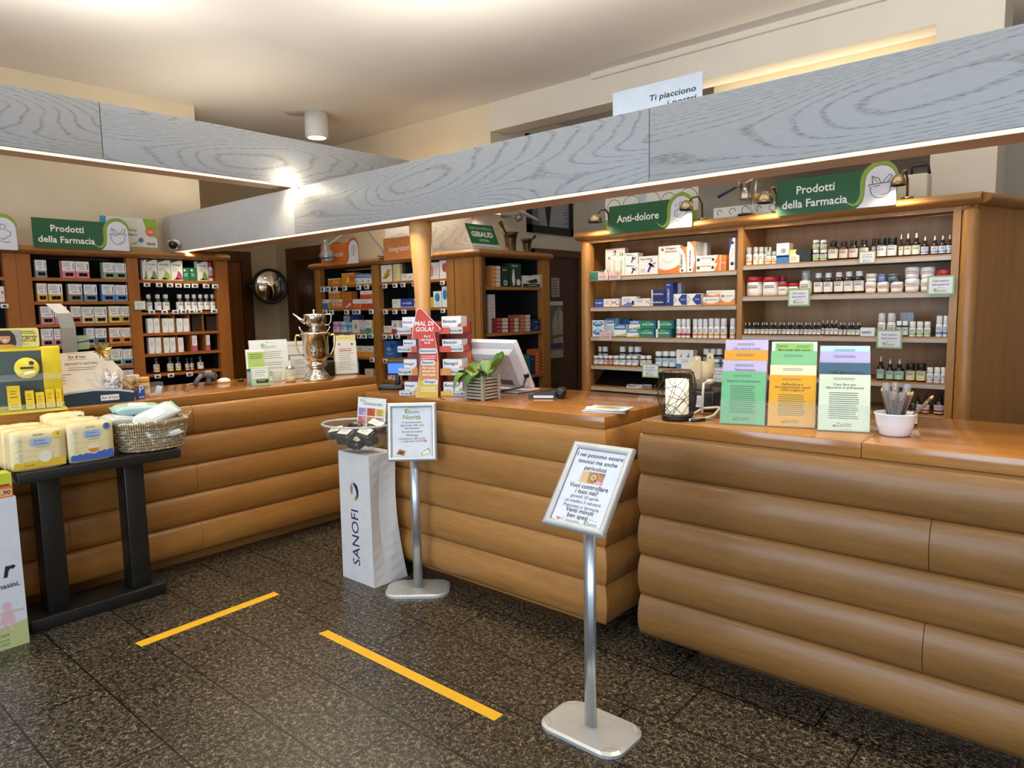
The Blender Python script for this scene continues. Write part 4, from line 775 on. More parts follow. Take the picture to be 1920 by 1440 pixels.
shelf('y', CY, CB[1], 2.015, C2, 0, w, [C(714, 734, 497, 'white carton with golden leaves', 'f0ede4', [('p', 'dca030', [(.1, .2), (.6, .75), (.95, .7), (.5, .2)]), ('p', 'e8c050', [(.3, .15), (.8, .55), (.95, .4)])]), C(735, 749, 491, 'tall yellow and white carton', 'ecdfa8', [('l', .2, .6, .2, .8, 6, 'c09030'), (0, 0, .12, 1, 'c04a3a')]), C(750.5, 760, 490, 'tall dark carton', '2e2a2c', [('l', .2, .8, .3, .8, 5, '77706c')], back=.03), C(752, 774.5, 513, 'low white carton', 'efece8', [('p', 'c05a4a', [(.5, .2), (.8, .6), (.85, .5)]), sm(.1, .5)], .05, yb=526), C(775, 783, 511, 'pale blue carton', 'd4dde0', [])
   , C(805, 822.5, 492, 'white carton with pink oval', 'ece6e2', [('e', 'cf8a88', .25, .5, .2, .35), ('l', .6, .9, .2, .8, 4, G)]), C(823.5, 837.5, 485, 'tall white carton with red oval', 'efe9e6', [('e', 'b9524e', .7, .6, .35, .25)])])
w = "second right-bay shelf, centre cabinet"
shelf('y', CY, CB[1], 2.015, C2, 1, w, [C(735, 750, 561, 'white carton with small print', 'e8e6dc', [sm()]), C(751, 775, 560, 'royal blue carton', '2c44a4', [('t', .5, .4, .7, 'armolipid', 'dfe6f8'), (0, 0, 1, .15, '8fa8e0')]), C(776, 789, 560, 'pale carton', 'dcdccf', [(0, .5, 1, .8, '6a86b8')]), C(805, 811.5, 557, 'yellow carton', 'e2bc3a', []), C(812, 827.5, 546, 'white carton with blue oval', 'e8ecee', [('e', '2f86be', .5, .6, .3, .28), ('l', .2, .8, .1, .25, 2, G)]), C(828, 837.5, 537, 'tall white carton with blue oval', 'e8ecee', [('e', '2f86be', .6, .6, .45, .25)])])
w = "third right-bay shelf, centre cabinet"
shelf('y', CY, CB[1], 2.015, C2, 2, w, [C(719, 733.5, 611, 'low cream carton', 'e8e2d8', [sm()]), C(734, 748, 601, 'white and crimson carton', 'eae6e2', [(0, 0, 1, .3, 'b03a5a'), ('p', '6a7a66', [(.3, .5), (.5, .85), (.6, .5)])])])
w = "fourth right-bay shelf, centre cabinet"
shelf('y', CY, CB[1], 2.015, C2, 3, w, [C(720, 742, 639, 'blue mottled carton', '2f66ae', [('e', '7fb4e0', .4, .5, .2, .12), ('e', '16407c', .7, .7, .2, .1), ('l', .2, .8, .15, .3, 2, 'bcd4ec')])])
w = "bottom right-bay shelf, centre cabinet"
shelf('y', CY, CB[1], 2.015, C2, 4, w, [B('spray', a, b, y, 'small pink bottle', 'dcb8b0', 'e8d0c8', 'ece0da') for a, b, y in ((723, 731, 690), (732, 740, 694), (741, 748, 697))])
# ---- end unit
w = "top shelf of end cabinet"
st = lambda y0, y1, k, x0, x1, base, look, n, dec: [C(x0, x1, y0+(y1-y0)*i/n+.3, look+' %s' % ('bottom', 'second', 'third', 'fourth', 'top')[n-1-i if (n-1-i) < n-1 else 4], base, dec, .14, yb=None if i == n-1 else y0+(y1-y0)*(i+1)/n, back=k) for i in range(n)]
orw = [(.55, .1, 1, .9, 'e8e2dc'), ('l', .1, .5, .3, .7, 1, 'f0d8c0'), ('l', .6, .95, .3, .7, 1, '54504e')]
shelf('x', EX, EB[0], 2.02, E1, 0, w, st(498, 536, .01, 921, 938, 'c07a48', 'orange and white flat carton, stacked', 5, orw)
   + [C(941, 953, 500, 'dark green carton with round picture', '153222', [('t', .4, .8, .7, 'GIBAUD', 'e0e6e0'), ('e', 'cfd0c8', .5, .2, .3, .14), ('e', '20302a', .5, .2, .15, .08)], .08), C(954.5, 977, 494, 'dark green carton with standing figure', '173a27', [('t', .45, .86, .5, 'GIBAUD', 'e0e6e0'), ('p', 'd8d6cc', [(.2, .3), (.28, .7), (.34, .78), (.4, .7), (.48, .3), (.42, .05), (.3, .05)]), ('e', 'd2d2c8', .75, .2, .18, .14)], .08),
      C(980, 1012, 517, 'long white and green carton', 'd4d4d0', [('p', '15392a', [(0, 0), (1, 0), (1, .3), (0, .3)]), ('p', '24201c', [(.2, .5), (.8, .75), (.9, .4), (.5, .32)]), ('l', .3, .9, .1, .2, 1, 'dfe6df')], .1), C(1012.5, 1018, 515, 'red and white carton end', 'dedad6', [(0, 0, .4, 1, 'a03038')], .1)])
w = "middle shelf of end cabinet"
rdw = [(.5, .1, .95, .9, 'e4dfda'), ('l', .08, .45, .3, .7, 1, 'f0d0c8'), ('l', .55, .9, .3, .7, 1, '504a4a')]
shelf('x', EX, EB[0], 2.02, E1, 1, w, st(596, 623, .01, 930, 953, '8e2a30', 'crimson and white flat carton, stacked', 4, rdw) + st(596, 623, .012, 955.5, 973, '9a2e32', 'dark red and white flat carton, stacked', 4, rdw) + st(590, 623, .012, 975, 994, 'a9683c', 'tan and white flat carton, stacked', 5, orw)
   + [C(997, 1012, 599, 'navy blue glossy carton', '14254e', [('l', .3, .8, .7, .85, 1, 'c8d0e0'), ('p', '3a66b0', [(.2, .1), (.6, .5), (.9, .2)])], .08), C(915, 928, 552, 'leaning white tall carton', 'c9c6c6', [('l', .2, .8, .3, .8, 5, G)], .02, back=.06)])
w = "lower shelf of end cabinet"
shelf('x', EX, EB[0], 2.02, E1, 2, w, [C(986, 994, 665, 'teal carton', '1f6a70', [('l', .3, .7, .8, .9, 1, 'cfe0e0')], .08), C(995, 1003, 667, 'navy carton', '1c2c58', [('l', .3, .7, .8, .9, 1, 'cfd6e6')], .08), C(1003.5, 1010, 655, 'orange carton', 'c4602c', [('l', .2, .8, .1, .9, 6, 'e6c8b0')], .1), C(1010.5, 1018, 654, 'orange carton', 'c4602c', [('l', .2, .8, .1, .9, 6, '3a2a24')], .1)])
# ---- electronic price tags under the shelves
def price_tag(axis, face, px, py, w_px, group, label):
    c = face-.012 if axis == 'y' else face+.012; on = ony if axis == 'y' else onx
    p = on(px, py, c); q = on(px+w_px, py, c); w = (q.x-p.x) if axis == 'y' else (q.y-p.y)
    t = thing('price_tag', label, 'price tag', p, 0 if axis == 'y' else PI/2, group); h = w*.62
    MB().rbox(-w/2, w/2, 0, .008, -h/2, h/2, M('e9e9e9', .4), .002, 1).build('housing', t); MB().rect(-w*.27, w*.2, -h*.28, h*.28, -.0008, M('4a4c50', .3)).build('screen', t)
g1, l1 = 'price tags under the left cabinet shelves', "small white electronic price tag hanging under the left cabinet's bottle shelves"
for x, y in ((276, 534), (299, 534.5), (319, 535), (335, 535.5), (351, 536), (366, 536), (387, 536.5), (404, 537), (285, 585), (309, 585), (329.5, 585), (344.5, 584.5), (360, 584), (373.5, 584), (402, 583.5), (296, 706), (321, 704), (356, 702), (391, 699)): price_tag('x', LCX, x, y, 12, g1, l1)
price_tag('x', LCX, 9, 574, 15, None, 'white electronic price tag at the left photo edge, on the leftmost cabinet')
g2, l2 = 'price tags on the centre cabinet', 'tiny white electronic price tag clipped under a centre cabinet shelf'
for x, y in ((600.5+4, 543), (615, 542), (628, 541.5), (645.5, 540.5), (672, 539), (687, 538), (609, 586), (621, 586), (649.5, 585.5), (664, 585), (671, 585), (695.5, 584.5), (640, 631.5), (661, 631), (673, 630.5), (683, 630.5), (695, 630), (721, 536.5), (740, 535.5), (755, 534.5), (776, 533), (829, 530.5), (722, 585), (740, 585), (757, 584.5), (830, 583), (721, 631.5), (732, 631.5), (745, 631), (722, 677.5), (697, 675)): price_tag('y', CY, x, y, 8.6, g2, l2)
# ================================================================== THINGS ON THE FLOOR
ALU = M('b9bec4', .32, .85); ALUP = M('c9ccce', .38, .55); BLK = wood('black_stained_wood_x', '0d0c0c', '131211', '1b1918', 'x', .45, .1); PAPER = M('dde1e9', .6)
LEAF = M('6f9a3c', .6); LEAF2 = M('9dbb5a', .6)
def logo(mb, x, z, w, y):                # green leaf mark and the pharmacy's name
    for dx, dz, r in ((-.42, .10, .05), (-.34, .16, .06), (-.40, .0, .05), (-.31, .05, .05), (-.36, -.07, .05), (-.27, .13, .04)): mb.disc(x+dx*w, z+dz*w, r*w, y, LEAF if dx < -.35 else LEAF2, 10)
    for dx in (-.12, -.05): mb.disc(x+dx*w, z+.26*w, .055*w, y, LEAF2, 10, None, .035*w)
    mb.text('Farmacia', x+.22*w, z+.2*w, .11*w, y, GREYTXT, 'c'); mb.text('Zanini', x+.09*w, z-.1*w, .3*w, y, M('5e5f63', .6), 'c')
# -- black console table
th = .84; p0, p1 = onz(344, 842, th), onz(19, 884, th); tcx = -4.0
tb = thing('console_table', 'narrow black wooden table carrying the nappy packs and wicker basket', 'table', (-4.17, (p0.y+p1.y)/2, 0), PI/2)
L0, L1_ = p1.y-(p0.y+p1.y)/2, p0.y-(p0.y+p1.y)/2
MB().rbox(L0, L1_, -.165, .165, th-.052, th, BLK, .004).build('tabletop', tb)
for px in (97, 257):
    q = onx(px, 1000, -4.15); u = q.y-(p0.y+p1.y)/2; MB().rbox(u-.052, u+.052, -.045, .075, .066, th-.052, BLK, .006).build('leg', tb)
q = onx(312, 1100, -4.08).y-(p0.y+p1.y)/2; MB().rbox(L0+.02, q, -.09, .12, 0, .066, BLK, .004).build('base_plank', tb)
# -- nappy packs
def nappy(loc, rz, w, h, band, d=.1, label='', num='', extra=0):
    t = thing('nappy_pack', label, 'nappy pack', loc, rz, 'nappy packs on the black table'); CRM = M('ead9a8', .35, 0, 0, .2)
    bm = bmesh.new(); bmesh.ops.create_cube(bm, size=1); bmesh.ops.subdivide_edges(bm, edges=bm.edges[:], cuts=5, use_grid_fill=True)
    for v in bm.verts:
        x, y, z = v.co; k = 1-.10*(abs(z*2)**6)-.06*(abs(x*2)**8); r = 1-.05*abs(x*2)**6
        v.co = Vector((x*w*(1-.02*abs(z*2)**4), (y*k)*d+d/2, (z*r+.5)*h+.004*math.sin(x*23+y*9)*(z > .3)))
    bm.verts.index_update(); mb = MB().add([tuple(v.co) for v in bm.verts], [tuple(v.index for v in f.verts) for f in bm.faces], CRM, True); bm.free(); mb.build('pack', t)
    y = -.002; b = MB(); hb = .2*h if band == 'e2b93a' else .18*h
    b.rect(-w*.47, w*.47, h*.05, hb, y, M(band, .4)); b.flat([(-w*.47, hb)]+[(-w*.47+w*.94*i/14, hb+(.03*h if i % 2 else .0)+(.06*h*i/14 if band != 'e2b93a' else .05*h*(i/14)**2)) for i in range(15)]+[(w*.47, hb)], y, M(band, .4))
    for i in range(5): b.disc(-w*.34, h*(.30+.12*i), h*.035, y-.0004, M('b8c4b4', .5), 12); b.disc(-w*.34, h*(.30+.12*i), h*.022, y-.0008, M('e6dfc0', .5), 10)
    b.text('PROGEF', 0, h*.86, h*.06, y-.0004, M('5a5648', .5), 'c')
    b.flat(rrect(-.16*w, .22*w, h*.60, h*.80, .06*h), y-.0003, M('a9bdd8', .5)); b.text('Sensitive', .02*w, h*.71, h*.07, y-.0007, M('5672b0', .5), 'c', .02); b.text('Protection', .04*w, h*.63, h*.07, y-.0007, M('5672b0', .5), 'c', .02)
    b.lines(-.05*w, .2*w, h*.54, h*.58, 1, y-.0004, M('8a8672', .6))
    for z in (.5, .74, .36): b.rect(-.47*w, .46*w, h*z, h*z+.0012, y-.0001, M('cbb98a', .5))
    if num == '2': b.flat(rrect(.27*w, .44*w, h*.76, h*.93, .01), y-.0005, M('e6cf4a', .5))
    else: [b.disc(.36*w+.03*w*math.cos(a), h*.86+.03*w*math.sin(a), .055*w, y-.0005-.00002*i, M('5670b8', .5), 12) for i, a in enumerate([i*PI/3 for i in range(6)])]
    b.text(num, .36*w, h*.83, h*.09, y-.0009, INK, 'c', .02)
    if band != 'e2b93a': b.disc(.04*w, h*.33, h*.14, y-.0005, M('e6dcc0', .5), 20); b.flat(arc(.04*w, h*.33, h*.125, 180, 360, 12, h*.11), y-.0009, M('d9863c', .5))
    else: b.disc(.1*w, h*.32, h*.15, y-.0005, M('e9e3cf', .5), 20); b.text('22 pannolini', -.2*w, h*.12, h*.045, y-.0006, INK, 'c')
    b.build('front_print', t); return t
def npk(pl, pr, xf, h, band, label, num, d=.105):
    a, b = onx(pl[0], pl[1], xf), onx(pr[0], pr[1], xf); return nappy((xf, (a.y+b.y)/2, th+.001), PI/2, b.y-a.y, h, band, d, label, num)
npk((22, 870), (126, 860), -4.045, .198, 'e2b93a', 'cream nappy pack with yellow base, nearest on the black table', '2')
npk((130, 860), (215, 850), -4.045, .205, '4a66b4', 'cream nappy pack with blue base and orange circle, beside the basket', '3')
npk((4, 830), (98, 820), -4.155, .20, 'e2b93a', 'cream nappy pack standing behind the yellow-based one', '2', .1)
npk((101, 830), (187, 815), -4.155, .215, '4a66b4', 'cream nappy pack standing behind the blue-based one', '3', .1)
npk((-18, 820), (81, 810), -4.26, .205, 'e2b93a', 'cream nappy pack at the back of the table by the photo edge', '2', .07)
npk((84, 820), (161, 800), -4.26, .24, '4a66b4', 'tallest cream nappy pack at the back of the table', '3', .07)
# -- wicker basket with wipes
bc = Vector((-4.14, onx(281, 830, -4.14).y+.01, th+.001)); bk = thing('wicker_basket', 'oval coiled wicker basket full of wipes on the black table', 'basket', bc, PI/2)
prof = [(.0, .004), (.155, .004)]
for i in range(9):
    z = .012+i*.0165; r = .165+.035*(i/8)
    for a in (-80, -40, 0, 40, 80): prof.append((r+.009*math.cos(math.radians(a)), z+.008*math.sin(math.radians(a))))
prof += [(.186, .15)]; inner = [(.178-.03*(1-k/4), .15-.135*(1-k/4)) for k in (4, 3, 2, 1, 0)]+[(0, .013)]
def coil_mat():
    m, nt, b = _new('coiled_seagrass'); L = nt.links.new; N = nt.nodes.new; tc = N('ShaderNodeTexCoord')
    s = N('ShaderNodeSeparateXYZ'); L(tc.outputs['Object'], s.inputs[0]); at = N('ShaderNodeMath'); at.operation = 'ARCTAN2'; L(s.outputs[0], at.inputs[0]); L(s.outputs[1], at.inputs[1])
    mu = N('ShaderNodeMath'); mu.operation = 'MULTIPLY'; mu.inputs[1].default_value = 95; L(at.outputs[0], mu.inputs[0])
    zz = N('ShaderNodeMath'); zz.operation = 'MULTIPLY_ADD'; zz.inputs[1].default_value = 60; L(s.outputs[2], zz.inputs[0]); L(mu.outputs[0], zz.inputs[2])
    sn = N('ShaderNodeMath'); sn.operation = 'SINE'; L(zz.outputs[0], sn.inputs[0])
    r = N('ShaderNodeValToRGB'); r.color_ramp.elements[0].color = (*srgb('7a5f3c'), 1); r.color_ramp.elements[1].color = (*srgb('cdb893'), 1); r.color_ramp.elements[0].position = .2
    mr = N('ShaderNodeMapRange'); mr.inputs[1].default_value = -1; L(sn.outputs[0], mr.inputs[0]); L(mr.outputs[0], r.inputs['Fac'])
    cb = N('ShaderNodeCombineXYZ'); m2 = N('ShaderNodeMath'); m2.operation = 'MULTIPLY'; m2.inputs[1].default_value = 5.5; L(at.outputs[0], m2.inputs[0]); L(m2.outputs[0], cb.inputs[0])
    m3 = N('ShaderNodeMath'); m3.operation = 'MULTIPLY'; m3.inputs[1].default_value = 62; L(s.outputs[2], m3.inputs[0]); L(m3.outputs[0], cb.inputs[1])
    n = N('ShaderNodeTexNoise'); n.noise_dimensions = '2D'; n.inputs['Scale'].default_value = 1; L(cb.outputs[0], n.inputs['Vector']); gt = N('ShaderNodeMath'); gt.operation = 'GREATER_THAN'; gt.inputs[1].default_value = .63; L(n.outputs['Fac'], gt.inputs[0])
    mx = N('ShaderNodeMix'); mx.data_type = 'RGBA'; L(gt.outputs[0], mx.inputs[0]); L(r.outputs['Color'], mx.inputs[6]); mx.inputs[7].default_value = (*srgb('e4dccb'), 1); L(mx.outputs[2], b.inputs['Base Color'])
    bp = N('ShaderNodeBump'); bp.inputs['Strength'].default_value = .6; bp.inputs['Distance'].default_value = .004; L(sn.outputs[0], bp.inputs['Height']); L(bp.outputs[0], b.inputs['Normal']); b.inputs['Roughness'].default_value = .8; return m
COIL = coil_mat()
MB().lathe(prof+inner, COIL, 48, None, True, 1.0, .70).build('bowl', bk)
MB().tube([(.197*math.cos(2*PI*i/40), .138*math.sin(2*PI*i/40), .158) for i in range(41)], .015, COIL, 8, None, False).build('rim', bk)
MB().tube([(.17+.06*math.sin(PI*i/10), -.05+.1*i/10, .162+.018*math.sin(PI*i/10)) for i in range(11)], .009, COIL).build('handle', bk)
MB().tube([(-.17-.045*math.sin(PI*i/10), -.05+.1*i/10, .160+.012*math.sin(PI*i/10)) for i in range(11)], .009, COIL).build('handle', bk)
def wipes(loc, rot, label, c1, c2, L=.21, Wd_=.10, T=.05):
    t = thing('wipes_pack', label, 'wipes', loc, 0, 'packs of wipes in the basket'); t.rotation_euler = rot
    v, f = [], []; nu, nv = 14, 10
    for i in range(nu+1):
        s = i/nu*2-1; e = max(.04, (1-abs(s)**5)**.6)
        for k in range(2*nv):
            a = 2*PI*k/(2*nv); ca, sa = math.cos(a), math.sin(a); r = lambda q, p: math.copysign(abs(q)**p, q)
            v.append((s*L/2, r(ca, .45)*Wd_/2*(.88+.12*e), r(sa, .7)*T/2*e+T/2))
    for i in range(nu):
        for k in range(2*nv): k2 = (k+1) % (2*nv); f.append((i*2*nv+k, i*2*nv+k2, (i+1)*2*nv+k2, (i+1)*2*nv+k))
    f.append(tuple(range(2*nv))); f.append(tuple(nu*2*nv+k for k in reversed(range(2*nv))))
    mb = MB().add(v, f, M(c1, .3, 0, 0, .3), True)
    for s in (-1, 1): mb.box(s*L/2-.012, s*L/2+.012, -Wd_*.42, Wd_*.42, T/2-.0015, T/2+.0015, M(c2, .3))
    mb.build('pack', t); lid = MB(trs((0, 0, T*1.0), 0, PI/2)); lid.prism(rrect(-.05, .045, -.03, .03, .012), -.004, .0015, M('f1f4f4', .3)); lid.text('wipes', 0, -.006, .016, -.0046, M('6a8fa8', .5), 'c') if False else lid.rect(-.03, .028, -.012, .012, -.0044, M('cfe0e4', .4)); lid.build('lid', t); return t
ba = lambda px, py, x=-4.14: onx(px, py, x)
q = ba(262, 775); wipes((-4.17, q.y+.0, q.z+.0), (.25, .05, PI/2-.1), 'turquoise wipes pack lying on top at the back of the basket', 'a9ccc8', '7db8b3', .25)
q = ba(290, 782); wipes((-4.105, q.y-.01, q.z-.005), (.62, -.33, PI/2+.1), 'white and turquoise wipes pack tilted in front of the basket pile', 'c6cecd', '86b8b5', .24, .115)
q = ba(225, 792); wipes((-4.15, q.y+.01, q.z-.01), (.3, .1, PI/2+.25), "pale blue-white wipes pack at the basket's nappy side", 'c3ccd2', 'a9bccb', .2)
q = ba(300, 800); wipes((-4.06, q.y-.03, q.z-.045), (.1, .02, PI/2), 'white wipes pack lowest at the front of the basket', 'e8ecec', 'bcd6d6', .2)
q = ba(255, 800); wipes((-4.17, q.y+.02, q.z-.07), (0, 0, PI/2), 'white wipes pack buried in the middle of the basket', 'e4e8ea', 'bcd0d6', .24)
# -- cardboard stand at the photo edge
q = onx(30, 930, -3.995); hb = q.z; e1 = onx(56, 1205, -3.995).y
cb = thing('cardboard_stand', 'white cardboard floor stand with pink paper figures, cut by the photo edge', 'display stand', (-3.995, e1-.28, 0), PI/2)
m = MB(); m.box(-.28, .28, 0, .34, 0, hb, M('d3d6e0', .6)); m.build('body', cb)
m = MB(); y = -.0008; m.rect(-.28, .28, 0, .085, y, M('b9c285', .6)); m.flat([(-.28, .085), (.28, .085), (.28, .125), (.1, .1), (-.28, .09)], y, M('b9c285', .6))
for ux, s in ((.08, 1), (.20, 1.15), (-.05, 1)):
    c = M('d8b4bc', .6); zz = .115; m.disc(ux, zz+.085*s, .016*s, y-.0004, c, 12); m.flat([(ux-.012, zz+.07*s), (ux+.012, zz+.07*s), (ux+.03*s, zz+.01), (ux-.03*s, zz+.01)], y-.0003, c)
    m.stroke([(ux-.06*s, zz+.05*s), (ux, zz+.06*s), (ux+.06*s, zz+.055*s)], .012, y-.0004, c); m.stroke([(ux-.012, zz+.01), (ux-.014, zz-.03)], .01, y-.0004, c); m.stroke([(ux+.012, zz+.01), (ux+.014, zz-.03)], .01, y-.0004, c)
m.text('r', .20, .355, .11, y-.0004, INK, 'l', .03, None, None, .2); m.text('Per adulti e nasini.', .262, .30, .036, y-.0004, INK, 'r', .012)
for i, s in enumerate(('045280459', 'avvertenze', 'del 02/11/2023')): m.text(s, .2, .062-.022*i, .021, y-.0004, M('5c6040', .6), 'r')
m.build('print', cb)
q = onx(21, 890, -4.0); yb = thing('shelf_talker_box', 'small lime and orange price box on top of the cardboard stand', 'box', (-4.0, q.y-.16, hb+.0005), PI/2)
m = MB(); zt = q.z-hb+.01; m.box(-.16, .16, 0, .1, 0, zt, M('c6cf3c', .5)); m.build('body', yb)
m = MB(); m.rect(-.16, .16, 0, zt*.5, -.0007, M('d07a3a', .5)); m.lines(.02, .15, zt*.42, zt*.6, 1, -.0012, M('a0402c', .6), .6, .1); m.rect(.02, .155, zt*.06, zt*.36, -.0010, M('e0b888', .5)); m.text('1,90', .15, zt*.12, .03, -.0016, M('7a2c20', .5), 'r', .02); m.build('print', yb)
# -- yellow queue tapes
for lab, pts in (('left yellow floor tape pointing at the left counter', ((253, 1206), (265, 1213), (524, 1115), (514, 1110))), ('right yellow floor tape in front of the sign stands', ((597, 1188), (615, 1182), (943, 1340), (927, 1352)))):
    w_ = [onz(x, y, 0) for x, y in pts]; c = sum(w_, Vector())/4; c.z = 0
    v = [tuple(p-c) for p in w_]; n = 4; vs = [(a, b, .0003) for a, b, _ in v]+[(a, b, .0016) for a, b, _ in v]
    o = MB().add(vs, [(0, 1, 2, 3), (7, 6, 5, 4)]+[(i, n+i, n+(i+1) % n, (i+1) % n) for i in range(n)], M('e0ac1c', .55)).build('floor_tape'); o.location = c; tag(o, lab, 'floor tape')
# -- sign stands
def sign_stand(label, loc, rz, poleh, fz, tilt, draw, fw=.262, fh=.35, yoff=0):
    t = thing('sign_stand', label, 'sign stand', loc, rz)
    b = MB(); out = rrect(-.18, .18, -.12, .12, .07, 6); n = len(out)
    v = [(x, y, 0) for x, y in out]+[(x, y, .012) for x, y in out]+[(x*.93, y*.92, .019) for x, y in out]
    b.add(v, [tuple(range(2*n, 3*n)), tuple(reversed(range(n)))]+[(k*n+i, k*n+(i+1) % n, (k+1)*n+(i+1) % n, (k+1)*n+i) for k in (0, 1) for i in range(n)], ALUP)
    for sx, sy in ((-1, -1), (1, -1), (1, 1), (-1, 1)): b.add([(sx*(.172-.052*math.sin(a*PI/16)), sy*(.112-.052*math.cos(a*PI/16)), .0193) for a in range(9)]+[(sx*(.172-.054*math.sin(a*PI/16)), sy*(.112-.054*math.cos(a*PI/16)), .0193) for a in range(9)], [(i, i+1, i+10, i+9) for i in range(8)], M('8d9094', .5))
    b.build('base', t)
    m = MB(); m.lathe([(.026, .018), (.026, poleh)], ALU, 24, trs((0, .0, 0)), True, 1, .62); m.build('pole', t)
    F = trs((0, yoff, fz), 0, -tilt); fr = MB(F); w2, h2 = fw/2, fh/2; k = .026
    def bar(a, b_, c, d, ins):           # mitred rounded profile, outer edge a-b, inner c-d
        pr = [(0, 0), (.0, -.010), (.3, -.016), (.75, -.014), (1, -.006)]
        v = []
        for s, yy in pr:
            for P_, Q_ in ((a, c), (b_, d)): v.append((P_[0]+(Q_[0]-P_[0])*s, yy, P_[1]+(Q_[1]-P_[1])*s))
        fr.add(v, [(2*i, 2*i+2, 2*i+3, 2*i+1) for i in range(len(pr)-1)], ALUP, True)
    O_ = [(-w2, -h2), (w2, -h2), (w2, h2), (-w2, h2)]; N_ = [(-w2+k, -h2+k), (w2-k, -h2+k), (w2-k, h2-k), (-w2+k, h2-k)]
    for i in range(4): bar(O_[i], O_[(i+1) % 4], N_[i], N_[(i+1) % 4], 0)
    fr.box(-w2, w2, 0, .006, -h2, h2, ALUP); fr.build('frame', t)
    ps = MB(F); ps.rect(-w2+k*.98, w2-k*.98, -h2+k*.98, h2-k*.98, -.0015, PAPER); draw(ps, w2-k, h2-k, -.0024); ps.build('poster', t)
    MB(F).box(-.03, .03, .006, .03, -.05, .03, ALU).build('bracket', t)
    return t
def poster2(m, w, h, y):
    T = lambda s, z, sz, b=.012, c=INK: m.text(s, 0, z, sz, y, c, 'c', b)
    for i, s in enumerate(('I nei possono essere', 'innocui ma anche', 'pericolosi')): T(s, h*.80-i*.026, .0245)
    m.rect(-.05, .05, h*.09, h*.41, y, M('b98a5e', .6)); m.flat([(-.05, h*.09), (-.015, h*.09), (-.02, h*.41), (-.05, h*.41)], y-.0002, M('d8b48c', .6)); m.flat([(.05, h*.41), (.05, h*.28), (.02, h*.38), (.0, h*.41)], y-.0002, M('a2744a', .6))
    m.flat([(.012, h*.09), (.045, h*.09), (.046, h*.16), (.026, h*.2)], y-.0003, M('d8a8b4', .6)); m.disc(.006, h*.265, .0165, y-.0004, INK, 24); m.disc(.006, h*.265, .0145, y-.0006, M('cfa47c', .6), 24); m.disc(.006, h*.265, .004, y-.0008, M('8a6a4a', .6), 10); m.stroke([(.014, h*.21), (.024, h*.15)], .003, y-.0006, INK)
    T('Vuoi controllare', -h*.06, .0255); T('i tuoi nei?', -h*.205, .0255)
    for i, s in enumerate(('gioved\u00ec 30 aprile', 'un medico li valuter\u00e0', 'Prenotati in farmacia')): T(s, -h*.33-i*.0195, .0185, .003, M('3c3d48', .6))
    T('Venti minuti', -h*.715, .0245); T('ben spesi', -h*.855, .0245)
    m.text('LILT', -.062, -h*.955, .012, y, M('55565c', .6), 'c'); m.stroke([(-.086, -h*.90), (-.078, -h*.96), (-.072, -h*.91)], .004, y, M('c03a34', .6)); m.lines(-.045, .02, -h*.98, -h*.92, 2, y, M('6a6a70', .6)); logo(m, .062, -h*.93, .06, y)
def poster1(m, w, h, y):
    T = lambda s, z, sz, b=.004, c=M('5b5c66', .6): m.text(s, 0, z, sz, y, c, 'c', b)
    logo(m, .0, h*.82, .085, y); T('Novit\u00e0', h*.52, .036, .015, M('7da04c', .6))
    for i, s in enumerate(('ti interessa essere', 'aggiornato sulle cose', 'che facciamo?')): T(s, h*.36-i*.0165, .0155)
    for i, s in enumerate(('Iscriviti al nostro', 'Whatsapp', 'scansiona il QR code')): T(s, -h*.03-i*.019, .017)
    m.text('e rispondi', .008, -h*.42, .017, y, M('5b5c66', .6), 'r', .004); m.text('ISCRIVIMI', .016, -h*.42, .0165, y, M('c05248', .6), 'l', .004)
    m.flat([(-.09, -h*.9), (-.045, -h*.98), (-.035, -h*.78), (-.07, -h*.68)], y, M('b98a68', .6)); m.flat([(-.08, -h*.88), (-.05, -h*.93), (-.045, -h*.8), (-.07, -h*.76)], y-.0003, M('5e3f30', .6))
    m.flat([(.045, -h*.86), (.092, -h*.66), (.1, -h*.85), (.055, -h*.98)], y, M('8fae5a', .6)); m.flat([(.05, -h*.86), (.089, -h*.72), (.096, -h*.85), (.058, -h*.95)], y-.0003, M('e8ecdc', .6))
s2p = Vector((-1.44, 2.08, 0)); b2 = ony(1073, 995, 2.02)
lo2, hi2 = onx(1073, 995, -1.44), onx(1134, 836, -1.44)
tl = math.atan2(hi2.y-lo2.y, hi2.z-lo2.z)
sign_stand('nearest sign stand, with the tilted poster about moles', s2p, 0, (lo2.z+hi2.z)/2-.05, (lo2.z+hi2.z)/2, tl, poster2, .268, math.hypot(hi2.y-lo2.y, hi2.z-lo2.z), (lo2.y+hi2.y)/2-2.08)
s1p = onz(784, 1100, .01); s1p.z = 0; zl, zh = upz(s1p, 777, 858), upz(s1p, 780, 752)
s1p.x += .02; s1p.y -= .015
sign_stand('farther sign stand with the newsletter poster, beside the white bin', s1p, math.radians(42), (zl+zh)/2, (zl+zh)/2, .16, poster1, .272, (zh-zl)*1.0, -.05)
